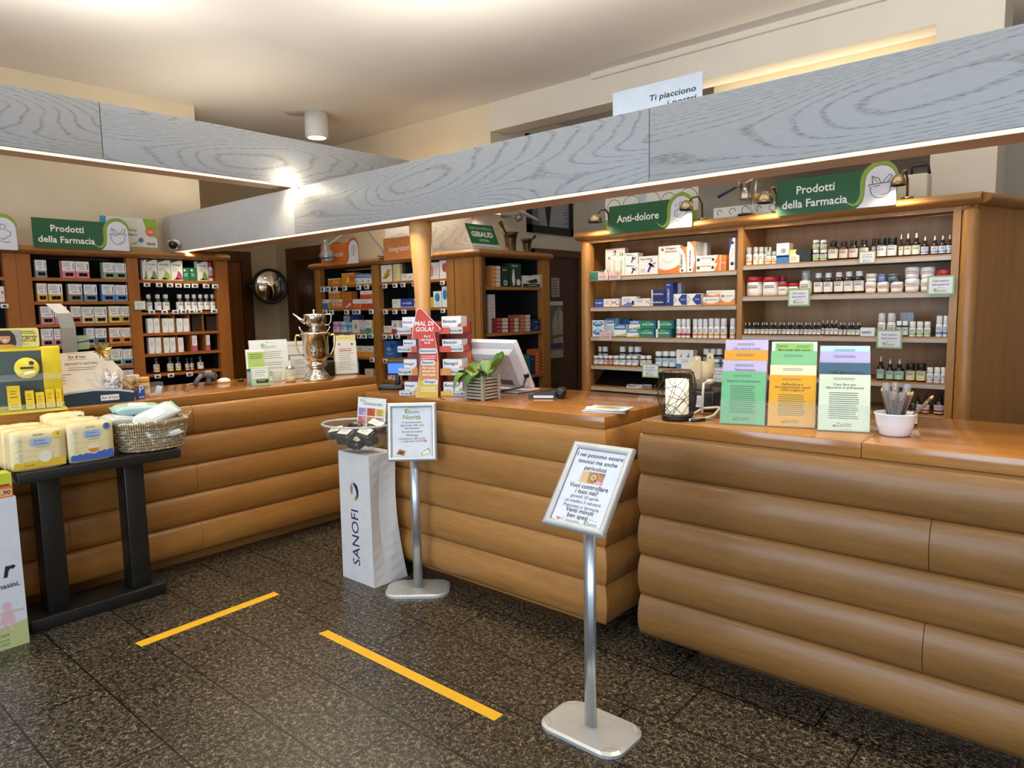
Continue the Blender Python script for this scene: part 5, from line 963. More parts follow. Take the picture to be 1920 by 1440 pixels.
# -- white collection bin with bowl
bn = Vector((-3.188, 2.425, 0)); bin_ = thing('collection_bin', 'tall white cardboard bin with the blue lettering and petal logo', 'bin', (bn.x-.15, bn.y+.13, 0))
m = MB(); Wb = M('d9d9dc', .5); zt = .775; zs = [zt*i/12 for i in range(13)]
fl_ = lambda t: .15-.006*t                       # half width of the front
dp = lambda t: .245-.055*math.sin(PI*min(1, t*1.15)*.5)-.03*math.sin(PI*t)*.6
ring = []
for z in zs:
    t = z/zt; h = fl_(t); d = dp(t); nf = .10*t
    ring.append([(-h, -.13, z), (h, -.13, z), (h+.006-.03*math.sin(PI*t), -.13+d*.42, z), (h+.008, -.13+d, z), (-h, -.13+d, z)])
for r0, r1 in zip(ring, ring[1:]):
    for i in range(5): j = (i+1) % 5; m.add([r0[i], r0[j], r1[j], r1[i]], [(0, 1, 2, 3)], Wb)
m.add(ring[0], [(4, 3, 2, 1, 0)], Wb); m.add(ring[-1], [(0, 1, 2, 3, 4)], Wb)
for zz in (.06, .74): m.lathe([(.004, 0), (0, .002)], M('9a9aa0', .5), 8, trs((.155, -.11 if zz > .5 else .09, zz)) @ Matrix.Rotation(PI/2, 4, 'Y'))
m.build('body', bin_)
m = MB(); NV = M('1d2450', .5); y = -.1312
m.text('SANOFI', -.005, .27, .096, y, NV, 'c', .0, .335, None, 0, PI/2)
m.v = [(x+.03, yy, z) for x, yy, z in m.v]
P1 = arc(.0, .0, .035, -30, 85, 10)+[(-.03, .045), (-.018, .028), (.0, .02), (.012, 0)]
m.build('lettering', bin_); m = MB(); y = -.1316; m.flat([(.002+x, .555+z) for x, z in ((-.022, .045), (0, .045), (.02, .032), (.03, .008), (.03, -.022), (.018, -.05), (.014, -.02), (.004, .012))], y, NV)
m.flat([(-.008+x, .555+z) for x, z in ((-.02, .042), (-.034, .018), (-.036, -.006), (-.026, -.03), (-.016, -.02), (-.014, .0), (-.012, .02))], y, M('a3836a', .5))
m.flat([(.004+x, .52+z) for x, z in ((-.014, -.022), (.008, -.022), (.018, -.004), (.016, .014), (.0, .006), (-.006, -.008))], y, M('8c9440', .5)); m.v = [(x+.005, yy, z) for x, yy, z in m.v]; m.build('emblem', bin_)
bw = Vector((bn.x-.175, bn.y+.055, .776)); bowl = thing('glass_bowl', 'big clear oval bowl of brown tea bags on the white bin', 'bowl', bw, .35)
BG = glass('clear_bowl', (240, 244, 244), .03, 1.45, .07)
MB().lathe([(.0, .0), (.08, .004), (.135, .035), (.172, .095), (.19, .165)], BG, 44, None, True, 1.12, .86, False).build('bowl', bowl)
MB().tube([(.191*1.12*math.cos(2*PI*i/44), .191*.86*math.sin(2*PI*i/44), .166) for i in range(45)], .0065, glass('bowl_rim', (225, 232, 236), .05, 1.4, .55), 8, None, False).build('rim', bowl)
bowl.location.z = .7765; BRN = M('2b1d17', .3, 0, 0, .3); rnd = random.Random(4)
def tea_mat():
    m, nt, b = _new('dried_tea_in_film'); L = nt.links.new; N = nt.nodes.new; tc = N('ShaderNodeTexCoord'); v = N('ShaderNodeTexVoronoi'); v.inputs['Scale'].default_value = 170; L(tc.outputs['Object'], v.inputs['Vector'])
    r = N('ShaderNodeValToRGB'); r.color_ramp.elements[0].color = (*srgb('17100c'), 1); r.color_ramp.elements[1].color = (*srgb('5d4334'), 1); L(v.outputs['Color'], r.inputs['Fac']); L(r.outputs['Color'], b.inputs['Base Color']); b.inputs['Roughness'].default_value = .25; b.inputs['Coat Weight'].default_value = .5; return m
TEA = tea_mat()
def tea_bag(x, y, z, rot, label, s=1):
    c = bw+Vector((x*math.cos(.35)-y*math.sin(.35), x*math.sin(.35)+y*math.cos(.35), z)); t = thing('tea_bag', label, 'tea bag', c, 0, 'tea bags in the clear bowl'); t.rotation_euler = rot
    bm = bmesh.new(); bmesh.ops.create_uvsphere(bm, u_segments=16, v_segments=10, radius=1)
    for v in bm.verts: n = v.co.copy(); q = lambda a, p: math.copysign(abs(a)**p, a); v.co = Vector((q(n.x, .6)*.052*s, q(n.y, .6)*.04*s, q(n.z, .7)*.026*s+.003*math.sin(n.x*9+n.y*7)))
    bm.verts.index_update(); MB().add([tuple(v.co) for v in bm.verts], [tuple(v.index for v in f.verts) for f in bm.faces], TEA, True).build('bag', t); bm.free()
    m = MB(); m.box(-.042*s, .042*s, -.026*s, .026*s, .0285*s, .0305*s, M('e9e4d8', .5)); X = trs((0, 0, .0312*s), 0, -PI/2); m.lines(-.03*s, .03*s, -.015*s, .015*s, 3, 0, GREYTXT, .3, .3, X); m.build('label', t)
for i, (x, y, z, r, l) in enumerate(((-.125, -.015, .105, (.45, -.2, .2), 'brown tea bag with white label at the left end of the bowl'), (-.02, -.075, .108, (.5, 0, .1), 'brown tea bag with white label tilted at the front of the bowl'), (.1, -.055, .112, (.5, .15, .1), 'brown tea bag with white label at the front middle of the bowl'),
        (-.045, .055, .125, (-1.5, .1, .1), 'brown tea bag showing dark leaves, upright at the back of the bowl'), (.12, .02, .145, (.3, .25, .3), 'brown tea bag with white label near the sign frame'), (.06, .03, .075, (.1, .1, .1), 'brown tea bag lying under the infusion card'),
        (.005, -.03, .05, (.1, .1, .2), 'brown tea bag seen through the middle of the bowl'), (-.085, .0, .066, (.1, -.1, .2), 'brown tea bag seen through the left of the bowl'), (.09, -.015, .068, (.1, .1, .1), 'brown tea bag seen through the right of the bowl'))): tea_bag(x, y, z, r, l, 1.02)
q0, q1 = onx(669, 742, bw.x+.03), None
ic = Vector((bw.x+.05*math.cos(.35)-.065*math.sin(.35), bw.y+.05*math.sin(.35)+.065*math.cos(.35), .88)); zt = upz(ic, 700, 746); card = thing('infusion_card', 'white card of coloured infusion panels standing in the clear bowl', 'card', (ic.x, ic.y, .90), .1)
m = MB(trs((0, 0, 0), 0, -.12)); hh = zt-.90; wv = .118; m.box(-wv, wv, 0, .002, .0, hh, M('eceef4', .6)); m.build('sheet', card)
m = MB(trs((0, 0, 0), 0, -.12)); y = -.0006; m.text('I NOSTRI INFUSI AL FREDDO', .012, hh-.045, .021, y, INK, 'c', .004, .16); logo(m, -.07, hh-.022, .055, y)
for r in range(2):
    for c in range(3):
        x0 = -.111+c*.075; z1 = hh-.062-r*.05; m.rect(x0, x0+.07, z1-.046, z1, y, M((('b9b4e0', 'd8663c', 'e6d274'), ('e0969c', 'd8a870', 'd0b4dc'))[r][c], .6)); m.lines(x0+.006, x0+.064, z1-.042, z1-.004, 4, y-.0004, M('5a3038', .6), .35, .5)
m.build('print', card)
# ================================================================== THINGS ON THE LEFT COUNTER
TZ = TOPZ+.0008
# -- yellow remedy display
yd = thing('remedy_display', 'yellow counter display with remedy cartons and a portrait header', 'display', (-4.50, 1.075, TZ), math.radians(80)); YEL = M('e2c81e', .4)
W2 = .235
MB().rbox(-W2, W2, .0, .015, 0, .345, YEL, .004).box(-W2*.98, W2*.63, -.001, .0, .03, .325, M('4c5a5c', .5)).build('back_panel', yd)
m = MB(); m.rbox(W2*.63, W2, -.015, 0, .015, .34, YEL, .004).rbox(-W2, -W2*.93, -.11, 0, .0, .34, YEL, .004).box(-W2, W2, -.13, 0, 0, .012, M('d8c63a', .3)); m.build('frame', yd)
for z in (.012, .172): MB().box(-W2+.02, W2-.01, -.125, -.12, z, z+.035, glass('clear_sheet', (250, 252, 252), .03, 1.4, .07)).box(-W2+.02, W2-.01, -.12, -.002, z, z+.004, bpy.data.materials['clear_sheet']).build('shelf', yd)
m = MB(); m.prism(rrect(-W2, W2*.62, .345, .448, .012), -.004, .004, M('e9dc7e', .5)); m.build('header', yd)
hd = bpy.data.objects['header'] if 'header' in bpy.data.objects else None
m = MB(); y = -.0048; m.X = trs((.043, -.0012, -.0195), 0, 0, 0, .81); m.rect(-W2+.005, .03, .455, .565, y, M('a9a596', .6)); fx, fz = -.06, .515
m.flat([(fx-.05, .455), (fx-.045, .53), (fx-.02, .565), (fx+.03, .563), (fx+.055, .53), (fx+.06, .48), (fx+.05, .455)], y-.0003, M('3a2a28', .6)); m.flat([(fx-.075, .456), (fx-.05, .472), (fx+.03, .472), (fx+.065, .456)], y-.0005, M('e09a3c', .6)); m.disc(fx, fz, .028, y-.0007, M('d49a74', .6), 20, None, .036); m.flat(arc(fx, fz+.012, .030, 0, 180, 10, .03), y-.0009, M('3a2a28', .6))
for s in (-1, 1): m.disc(fx+s*.011, fz, .004, y-.0009, INK, 8, None, .0025)
m.flat(arc(fx, fz-.014, .011, 180, 360, 8, .007), y-.0009, M('f2ece6', .6)); m.text("l'Originale", .06, .512, .027, y, M('3a3218', .6), 'c', .015); m.text('RESCUE', .06, .486, .029, y, M('3a3218', .6), 'c', .02); m.lines(.01, .11, .535, .56, 2, y, M('5a5030', .6), .4, .2); m.stroke([(.03, .465), (.04, .478), (.045, .462), (.06, .474), (.075, .462)], .002, y, M('5a5030', .6)); m.build('header_print', yd)
R80 = Matrix.Translation(yd.location) @ Matrix.Rotation(math.radians(80), 4, 'Z')
for k, (u, h, w_, lb) in enumerate(((.004, .127, .055, 'biggest yellow remedy carton, at the open end of the yellow display'), (.072, .097, .038, 'yellow remedy carton next to the biggest one'), (.118, .084, .038, 'low orange-yellow remedy carton mid-shelf in the yellow display'), (.163, .096, .04, 'yellow remedy carton with slanted top in the yellow display'), (.203, .095, .026, 'slimmest yellow remedy carton, beside the display frame'))):
    o = carton_mesh(w_, .045, h, 'e3bf24', [('l', .15, .8, .5, .6, 1, '3a3218'), ('l', .2, .7, .65, .85, 2, '8a6a1a'), (0, .02, 1, .3, 'e8d25a'), ('l', .2, .8, .1, .3, 2, 'b08a2a')]).build('remedy_carton'); o.location = R80 @ Vector((u, -.1, .0168)); o.rotation_euler = (0, 0, math.radians(80)); tag(o, lb, 'box', 'yellow remedy cartons')
t = thing('round_tin', 'round yellow tin on the upper shelf of the yellow display', 'tin', R80 @ Vector((.073, -.06, .1768+.0575)), math.radians(80)); X = Matrix.Rotation(PI/2-.2, 4, 'X')
MB(X).lathe([(.054, -.012), (.056, -.01), (.056, .01), (.052, .013)], M('dccb3c', .3), 28).build('tin', t); m = MB(trs((0, -.0135, .002), 0, -.2)); m.rect(-.03, .03, -.006, .006, -.0004, M('3a3a20', .5)); m.flat([(-.02, -.04), (.03, -.03), (.04, -.015), (-.01, -.02)], -.0004, M('f0ead0', .5)); m.disc(.022, .025, .012, -.0004, M('4a2a3a', .5), 10); m.build('lid_print', t)
# -- soap display
sd = thing('soap_display', 'white and navy soap display tray with slanted leaf backing card', 'display', (-4.52, onx(183, 755, -4.43).y, TZ), math.radians(82)); w2 = .205
m = MB(); wl2 = w2*.80; m.prism([(-wl2, 0), (w2, 0), (w2, .05), (w2*.6, .068), (0, .078), (-w2*.6, .07), (-wl2, .061)], -.09, -.08, M('1f3644', .4)); m.box(-wl2, w2, -.08, .1, 0, .04, M('d9d9d6', .5)); m.flat([(-wl2, .052), (w2, .045), (w2, .062), (w2*.6, .079), (0, .09), (-w2*.6, .081), (-wl2, .071)], -.0795, M('d2d4d6', .5)); m.build('tray', sd)
lg = MB(); lg.rect(.03, .125, .018, .052, -.0912, M('e9e4dc', .5)); lg.rect(.03, .125, .05, .052, -.0916, M('b05a3a', .5)); lg.text('fior di loto', .078, .028, .02, -.0918, INK, 'c', .01, .085); lg.build('logo_print', sd)
m = MB(trs((0, .06, .04), 0, -.18)); m.prism([(-w2*.98, 0), (w2*.85, 0), (w2*.95, .13), (w2*.7, .2), (w2*.5, .2), (w2*.5, .265), (-w2*.95, .255)], 0, .004, M('ddd4c8', .55)); m.build('backing_card', sd)
m = MB(trs((0, .06, .04), 0, -.18)); y = -.0008; m.text('fior di loto', -.04, .225, .026, y, INK, 'c', .01, .085); m.rect(-.09, .01, .216, .218, y, M('b05a3a', .5)); m.rect(-.09, .01, .252, .254, y, M('b05a3a', .5)); m.text('SAPONETTE NATURALI', -.02, .185, .02, y, M('5a4a40', .6), 'c', .004, .17); m.lines(-.09, .06, .15, .175, 2, y, M('8a7a6a', .6), .25, .2); m.lines(-.19, -.03, .07, .14, 4, y, M('8a7a6a', .6), .18, .6)
for k, a in enumerate((100, 125, 150, 60)):
    r = .13; cx, cz = .11, .03; t_ = (cx+r*math.cos(math.radians(a)), cz+r*math.sin(math.radians(a)));
    for s in (-1, 1): m.stroke([(cx, cz), (cx+r*.55*math.cos(math.radians(a+16*s)), cz+r*.55*math.sin(math.radians(a+16*s))), t_], .0016, y, M('b3a290', .6))
m.build('card_print', sd)
RS = Matrix.Translation(sd.location) @ Matrix.Rotation(math.radians(82), 4, 'Z')
bo = thing('gift_bow', 'gold star gift bow stuck to the soap backing card', 'bow', RS @ Vector((.075, .005, .305)), math.radians(82)); m = MB(); GOLD = M('d3b264', .25, .7)
for k in range(14):
    a = k*2.4; e = .15+.75*(k/14); d = Vector((math.cos(a)*math.cos(e), -math.sin(e)*.6-.2, math.sin(a)*math.cos(e))).normalized(); u = d.cross(Vector((0, 1, .3))).normalized(); L_ = .06
    m.add([tuple(u*.002), tuple(-u*.002), tuple(d*L_*.55-u*.008+Vector((0, -.004, 0))), tuple(d*L_), tuple(d*L_*.55+u*.008+Vector((0, .004, 0)))], [(0, 1, 2, 3, 4)], GOLD); m.add([tuple(u*.002), tuple(-u*.002), tuple(d*L_*.55-u*.008+Vector((0, .012, 0))), tuple(d*L_), tuple(d*L_*.55+u*.008+Vector((0, .016, 0)))], [(4, 3, 2, 1, 0)], GOLD)
m.build('loops', bo)
def lump(name, label, cat, loc, size, mat, n=3, amp=.25, seed=1, group=None):
    bm = bmesh.new(); bmesh.ops.create_icosphere(bm, subdivisions=n, radius=1); rr = random.Random(seed); ph = [rr.uniform(0, 6) for _ in range(9)]
    for v in bm.verts:
        c = v.co; k = 1+amp*(math.sin(c.x*4+ph[0])*math.sin(c.y*4+ph[1])*.5+math.sin(c.z*7+ph[2]+c.x*5)*.3+math.sin(c.y*11+ph[3]+c.z*8)*.2); v.co = Vector((c.x*k*size[0], c.y*k*size[1], c.z*k*size[2]))
    zmin = min(v.co.z for v in bm.verts); bm.verts.index_update()
    o = MB().add([(v.co.x, v.co.y, v.co.z-zmin) for v in bm.verts], [tuple(v.index for v in f.verts) for f in bm.faces], mat, True).build(name); bm.free(); o.location = loc; tag(o, label, cat, group); return o
def crystals():
    m, nt, b = _new('bag_of_pale_crystals'); L = nt.links.new; N = nt.nodes.new; tc = N('ShaderNodeTexCoord'); v = N('ShaderNodeTexVoronoi'); v.inputs['Scale'].default_value = 75; L(tc.outputs['Object'], v.inputs['Vector'])
    r = N('ShaderNodeValToRGB'); r.color_ramp.elements[0].color = (*srgb('cdbcc0'), 1); r.color_ramp.elements[1].color = (*srgb('f2ece8'), 1); k = r.color_ramp.elements.new(.25); k.color = (*srgb('a08a90'), 1); L(v.outputs['Color'], r.inputs['Fac']); L(r.outputs['Color'], b.inputs['Base Color']); bp = N('ShaderNodeBump'); bp.inputs['Strength'].default_value = .8; bp.inputs['Distance'].default_value = .01; L(v.outputs['Distance'], bp.inputs['Height']); L(bp.outputs[0], b.inputs['Normal']); b.inputs['Roughness'].default_value = .2; return m
lump('crystal_bag', 'clear bag of pale pink crystals in the soap tray', 'bag', RS @ Vector((.105, -.015, .042)), (.05, .045, .068), crystals(), 4, .3, 3)
lump('kraft_pouch', 'crumpled brown kraft pouch at the end of the soap tray', 'pouch', RS @ Vector((.205, -.03, .045)), (.04, .036, .04), M('a08058', .6), 4, .5, 8)
for k, (u, v_, c, lb) in enumerate(((-.14, -.05, '8fc4b8', 'turquoise soap bar lying in the soap tray'), (-.02, -.05, 'cfe0d8', 'pale green soap bar lying in the soap tray'), (.06, -.052, 'e6e2da', 'white soap bar lying in the soap tray'))):
    o = MB().rbox(-.045, .045, -.02, .02, 0, .022, M(c, .4), .006).build('soap_bar'); o.location = RS @ Vector((u, v_, .0415)); o.rotation_euler = (0, 0, math.radians(82)+.1*k); tag(o, lb, 'soap', 'soap bars in the tray')
# behind the soap display: grey card stand with pouches
q = onz(130, 712, TZ); q = Vector((-4.78, onx(130, 640, -4.78).y, TZ)); zt = upz(q, 122, 569)-TZ; gs_ = thing('pouch_stand', 'tall grey strip stand behind the soap card', 'stand', q, PI/2)
pts = [(0, 0), (0, zt*.3), (-.0, zt*.75), (.012, zt*.9), (.045, zt)]
m = MB(); 
for (a, b), (c, d) in zip(pts, pts[1:]): m.add([(-.04-a*1.2, a, b), (.04-a*1.2, a, b), (.04-c*1.2, c, d), (-.04-c*1.2, c, d), (-.04-a*1.2, a+.004, b), (.04-a*1.2, a+.004, b), (.04-c*1.2, c+.004, d), (-.04-c*1.2, c+.004, d)], [(0, 1, 2, 3), (7, 6, 5, 4), (1, 5, 6, 2), (4, 0, 3, 7)], M('9a9a9a', .4, .3))
m.box(-.07, .07, -.03, .06, 0, .006, M('8a8a8a', .4)); m.build('strip', gs_); m = MB(); m.lathe([(.006, 0), (0, .003)], M('2a2a2a', .4), 10, trs((0, -.003, zt*.42)) @ Matrix.Rotation(PI/2, 4, 'X')); m.build('screw', gs_)
o = MB().prism(rrect(-.06, .06, 0, .085, .01), 0, .03, M('93a58a', .3, 0, 0, .4)).prism([(-.06, .03), (.06, .05), (.06, .056), (-.06, .036)], -.001, 0, M('1c1c1e', .4)).build('herb_pouch'); q2 = onx(147, 640, -4.80); o.location = (-4.80, q2.y, q2.z-.05); o.rotation_euler = (0, 0, PI/2); tag(o, 'green glossy pouch with black string hanging on the grey strip stand', 'pouch')
# small things behind the soap tray
qa = lambda px, x: Vector((x, onx(px, 730, x).y, TZ))
B2 = lambda px, x, wpx, pyt, kind, look, **k: None
def standing(px, x, wpx, pyt, mk, label, name, cat, rz=PI/2):
    a, b = onx(px-wpx/2, 730, x), onx(px+wpx/2, 730, x); c = (a+b)/2; c.z = TZ; h = onx(px, pyt, x).z-TZ; t = thing(name, label, cat, c, rz); mk(t, abs(b.y-a.y), h); return t
def mk_bottle(kind, body, lab, cap, st=None):
    def f(t, w, h):
        t.scale = (w, w, h)
        for nm, me in bottle_parts(kind, body, lab, cap, st): part(nm, t, me)
    return f
def mk_box(c, dec, d=.04):
    def f(t, w, h): carton_mesh(w, d, h, c, dec).build('box', t)
    return f
standing(270, -4.62, 21, 707, mk_bottle('jar', 'd9b060', 'efe2b8', 'e0b866'), 'yellow jar standing behind the blue tube on the left counter', 'cream_jar', 'jar')
standing(252, -4.66, 22, 703, mk_box('e9e6e2', [('l', .1, .8, .3, .8, 4, '6a86b0'), (0, 0, 1, .2, '3f6ab0')]), 'small white carton between kraft pouch and yellow jar', 'carton', 'box')
standing(265, -4.47, 13, 724, mk_box('2f58b4', [('t', .5, .5, .7, 'P', 'e8ecf6'), (.1, .1, .9, .2, 'c8d4ee')]), 'bright blue small carton standing at the tray end', 'carton', 'box')
t = standing(293, -4.5, 28, 717, lambda t, w, h: (MB().box(-w/2, w/2, 0, .05, 0, h, glass('clear_sheet')).build('case', t), MB(trs((0, 0, 0), 0, 0, .25)).rbox(.0, .03, .012, .04, .01, h-.02, M('c8d8ec', .4), .006).build('blue_tube', t), MB().box(-w/2+.004, w/2-.004, .006, .044, .003, .018, M('d9a890', .5)).build('filler', t)), 'clear plastic box holding a blue tube, last in the row', 'clear_box', 'box')
# scanner and mouse
q = onz(384, 722, TZ); sc = thing('barcode_scanner', 'grey handheld barcode scanner lying on the left counter', 'scanner', q, PI/2+.1); DG = M('5a5e66', .45)
m = MB(); m.rbox(-.03, .075, -.03, .03, .055, .095, DG, .014, 3, trs((0, 0, 0), 0, 0, .25)).rbox(.055, .08, -.034, .034, .03, .085, M('3d4048', .4), .01, 3); m.build('head', sc); MB().tube([(.04, 0, .07), (.03, 0, .03), (.03, 0, .004)], [.022, .018, .024], DG, 12).build('stand_neck', sc); MB().tube([(-.02, 0, .075), (-.055, 0, .04), (-.075, 0, .004)], [.018, .015, .018], DG, 12).build('handle', sc)
q = onz(420, 717, TZ); mo = thing('computer_mouse', 'small white computer mouse on the left counter', 'mouse', q, PI/2); m = MB(); m.lathe([(.05, 0), (.052, .008), (.042, .024), (.02, .033), (0, .035)], M('e2e2de', .35), 24, None, True, 1, .62); m.build('shell', mo); MB().tube([(-.045, 0, .012), (-.08, .01, .05), (-.13, .03, .055), (-.19, .06, .01), (-.25, .06, .004)], .003, M('d8d8d4', .5)).build('cable', mo)
q = onz(452, 716, TZ); lump('black_clip', 'small black clip lying before the mouse and leaflets', 'clip', q, (.018, .025, .012), M('1a1a1c', .4), 2, .3)
# -- paper stands by the samovar
CS = 'clear_sheet'
def sheet_stand(name, label, cat, base, rz, w, h, tilt, draw, col='eceef0', holder=True, group=None, d=.03):
    t = thing(name, label, cat, base, rz, group); F = trs((0, 0, .004), 0, -tilt)
    m = MB(F); m.box(-w/2, w/2, 0, .003, 0, h, M(col, .6)); draw(m, w, h, -.0006); m.build('sheet', t)
    if holder: m = MB(F); m.box(-w/2-.004, w/2+.004, -.004, -.0025, -.002, h*.4 if holder == 'low' else h+.002, glass(CS)); m.build('clear_front', t); m = MB(); m.box(-w/2-.004, w/2+.004, -.005, d+h*math.sin(tilt)*.4, 0, .003, glass(CS)); m.build('foot', t)
    return t
def letter(m, w, h, y):
    logo(m, 0, h*.84, w*.42, y); 
    for z0, n in ((.5, 4), (.34, 2), (.26, 1)):
        for i in range(n): k = .35-.04*((i*7) % 3); m.rect(-w*k, w*k, h*(z0+.05*(n-i)), h*(z0+.05*(n-i))+h*.012, y, M('77787e', .6))
    m.disc(w*.02, h*.18, w*.07, y, M('a8a9b0', .6), 16)
g = onz(507, 717, TZ); sz = .0039
q = Vector((-4.72, onx(508, 700, -4.72).y, TZ)); zt = upz(q, 505, 638)-TZ; sheet_stand('notice_stand', 'large white notice in a clear stand beside the samovar', 'notice', q, math.radians(75), .275, zt, .12, letter)
q = Vector((-4.60, onx(482, 720, -4.60).y, TZ)); zt = upz(q, 478, 656)-TZ
def green_fly(m, w, h, y): m.rect(-w*.4, w*.5, h*.45, h*.92, y, M('a9c46a', .6)); m.lines(-w*.3, w*.4, h*.72, h*.88, 3, y-.0004, M('4a5f2c', .6)); m.rect(-w*.5, w*.5, 0, h*.4, y, M('8b9aa8', .6)); m.rect(-w*.5, w*.5, h*.36, h*.45, y-.0004, M('2c4a44', .6)); m.text('2020', -w*.1, h*.375, h*.06, y-.0008, M('e0e8e4', .6)); m.flat([(-w*.5, h*.05), (w*.1, h*.2), (w*.5, h*.1), (w*.5, 0), (-w*.5, 0)], y-.0004, M('5f7890', .6))
sheet_stand('leaflet_holder', 'clear holder with green and grey-blue leaflets, first by the mouse', 'leaflet holder', q, math.radians(72), .125, zt, .1, green_fly, 'e8ece6', 'low')
q = onz(490, 724, TZ); zt = upz(q, 489, 688)-TZ
sd2 = thing('card_holder', 'small pale green framed card holder at the counter edge', 'card holder', q, math.radians(68)); m = MB(trs((0, 0, 0), 0, -.08)); m.rbox(-.062, .062, 0, .03, 0, zt, M('a9c8a4', .4), .004); m.build('frame', sd2); m = MB(trs((0, 0, 0), 0, -.08)); m.rect(-.05, .05, .055, zt-.012, -.0008, M('e4e8e4', .5)); m.lines(-.04, .04, .065, zt-.02, 4, -.0012, GREYTXT); m.rect(-.03, .05, .022, .046, -.0008, M('1c1c1c', .5)); m.rect(-.02, .03, .034, .042, -.0012, M('8a9a3c', .5)); m.build('card', sd2)
q = Vector((-4.74, onx(566, 718, -4.74).y, TZ)); zt = upz(q, 560, 668)-TZ
def redcard(m, w, h, y): m.rect(-w*.4, w*.4, h*.1, h*.85, y, M('e6eae8', .6)); m.lines(-w*.3, w*.3, h*.6, h*.85, 3, y-.0004, GREYTXT); [m.text(s, 0, h*(.42-.14*i), h*.12, y-.0004, M('b05058', .6), 'c', .01) for i, s in enumerate(('LA CARTA', 'GIOCO', 'ATTIVITA'))]
sheet_stand('notice_stand', 'small white notice with red words, half behind the samovar', 'notice', q, math.radians(65), .15, zt, .15, redcard)
q = Vector((-4.9, onx(545, 715, -4.9).y, TZ)); zt = upz(q, 550, 641)-TZ
def grey_poster(m, w, h, y): m.rect(-w/2, w/2, h*.28, h*.62, y, M('8d8a8e', .6)); m.text('si', w*.1, h*.36, h*.2, y-.0004, M('4a2c34', .6), 'c', .02, None, None, .2); m.rect(-w/2, w/2, h*.86, h*.9, y, M('c8c4c0', .6))
sheet_stand('notice_stand', 'grey-banded notice standing furthest back, behind the samovar', 'notice', q, math.radians(70), .28, zt, .05, grey_poster)
q = onz(545, 716, TZ); sj = thing('sugar_dispenser', 'glass sugar dispenser with steel spout, before the samovar', 'dispenser', q, .4); GL = glass('clear_glass', (240, 245, 245), .02, 1.45, .18); ST = M('d6d2cb', .12, 1)
MB().lathe([(.034, .0), (.04, .01), (.042, .06), (.036, .085), (.028, .095)], GL, 24).build('jar', sj); MB().lathe([(.035, .004), (.038, .01), (.039, .042), (.0, .045)], M('d2b98a', .7), 24).build('sugar', sj); MB().lathe([(.031, .094), (.031, .108), (.018, .116), (.007, .118), (.006, .155)], ST, 20).build('spout_cap', sj)
q = onz(520, 717, TZ); cu = thing('glass_cup', 'small clear glass cup beside the sugar dispenser', 'cup', q); MB().lathe([(.025, 0), (.03, .004), (.036, .075), (.034, .075), (.028, .006), (0, .005)], GL, 24).build('cup', cu)
# -- samovar
q = Vector((-4.52, onx(594, 700, -4.52).y, TZ)); sv = thing('samovar', 'silver two-handled samovar urn on the left counter', 'samovar', q, math.radians(50)); k = .00378
CH = M('d9d4c8', .13, 1); zz = lambda py: (716-py)*k
MB().lathe([(0, 0), (.098, 0), (.1, .012), (.09, .02), (.086, .035), (.075, .05), (.055, .07), (.052, .09), (.066, .10)], CH, 40).build('foot', sv)
for a in range(4): pass
MB().lathe([(.064, .10), (.08, .115), (.06, .13), (.058, .14), (.074, .152), (.088, .18), (.093, .225), (.092, zz(627)), (.106, zz(626)), (.109, zz(623.5)), (.1, zz(622)), (.06, zz(619.5)), (.05, zz(618)), (.0, zz(618))], CH, 48).build('body', sv)
for s in (-1, 1):
    MB().tube([(s*.09, 0, zz(630)), (s*.135, 0, zz(627)), (s*.142, 0, zz(634)), (s*.136, 0, zz(650)), (s*.115, 0, zz(664)), (s*.085, 0, zz(668))], [.008, .008, .0075, .007, .0065, .006], M('d2bd86', .2, 1), 10).build('handle', sv)
    MB().tube([(s*.085, 0, zz(622)), (s*.104, 0, zz(616)), (s*.11, 0, zz(611))], .006, CH, 8).build('lid_lug', sv)
MB().tube([(0, -.088, .2), (0, -.12, .2), (0, -.135, .19)], [.009, .008, .006], M('d2bd86', .2, 1), 10).lathe([(.012, 0), (.012, .018), (0, .022)], M('d2bd86', .2, 1), 12, trs((0, -.115, .205))).build('tap', sv)
tp = thing('teapot', 'silver teapot sitting on top of the samovar', 'teapot', q+Vector((0, 0, zz(618)+.0006)), math.radians(50))
MB().lathe([(.038, 0), (.042, .008), (.028, .02), (.044, .03), (.066, .052), (.076, .085), (.078, .113), (.07, .118), (.03, .125), (.0, .126)], CH, 36).build('body', tp)
MB().lathe([(.008, 0), (.011, .012), (.006, .024), (0, .026)], CH, 14, trs((0, 0, .125))).build('lid_knob', tp)
MB().tube([(-.062, 0, .055), (-.105, 0, .085), (-.15, 0, .122)], [.017, .011, .006], CH, 12).build('spout', tp)
MB().tube([(.074, 0, .112), (.118, 0, .116), (.124, 0, .105), (.118, 0, .06), (.1, 0, .035), (.058, 0, .042)], .0045, CH, 8).build('handle', tp)
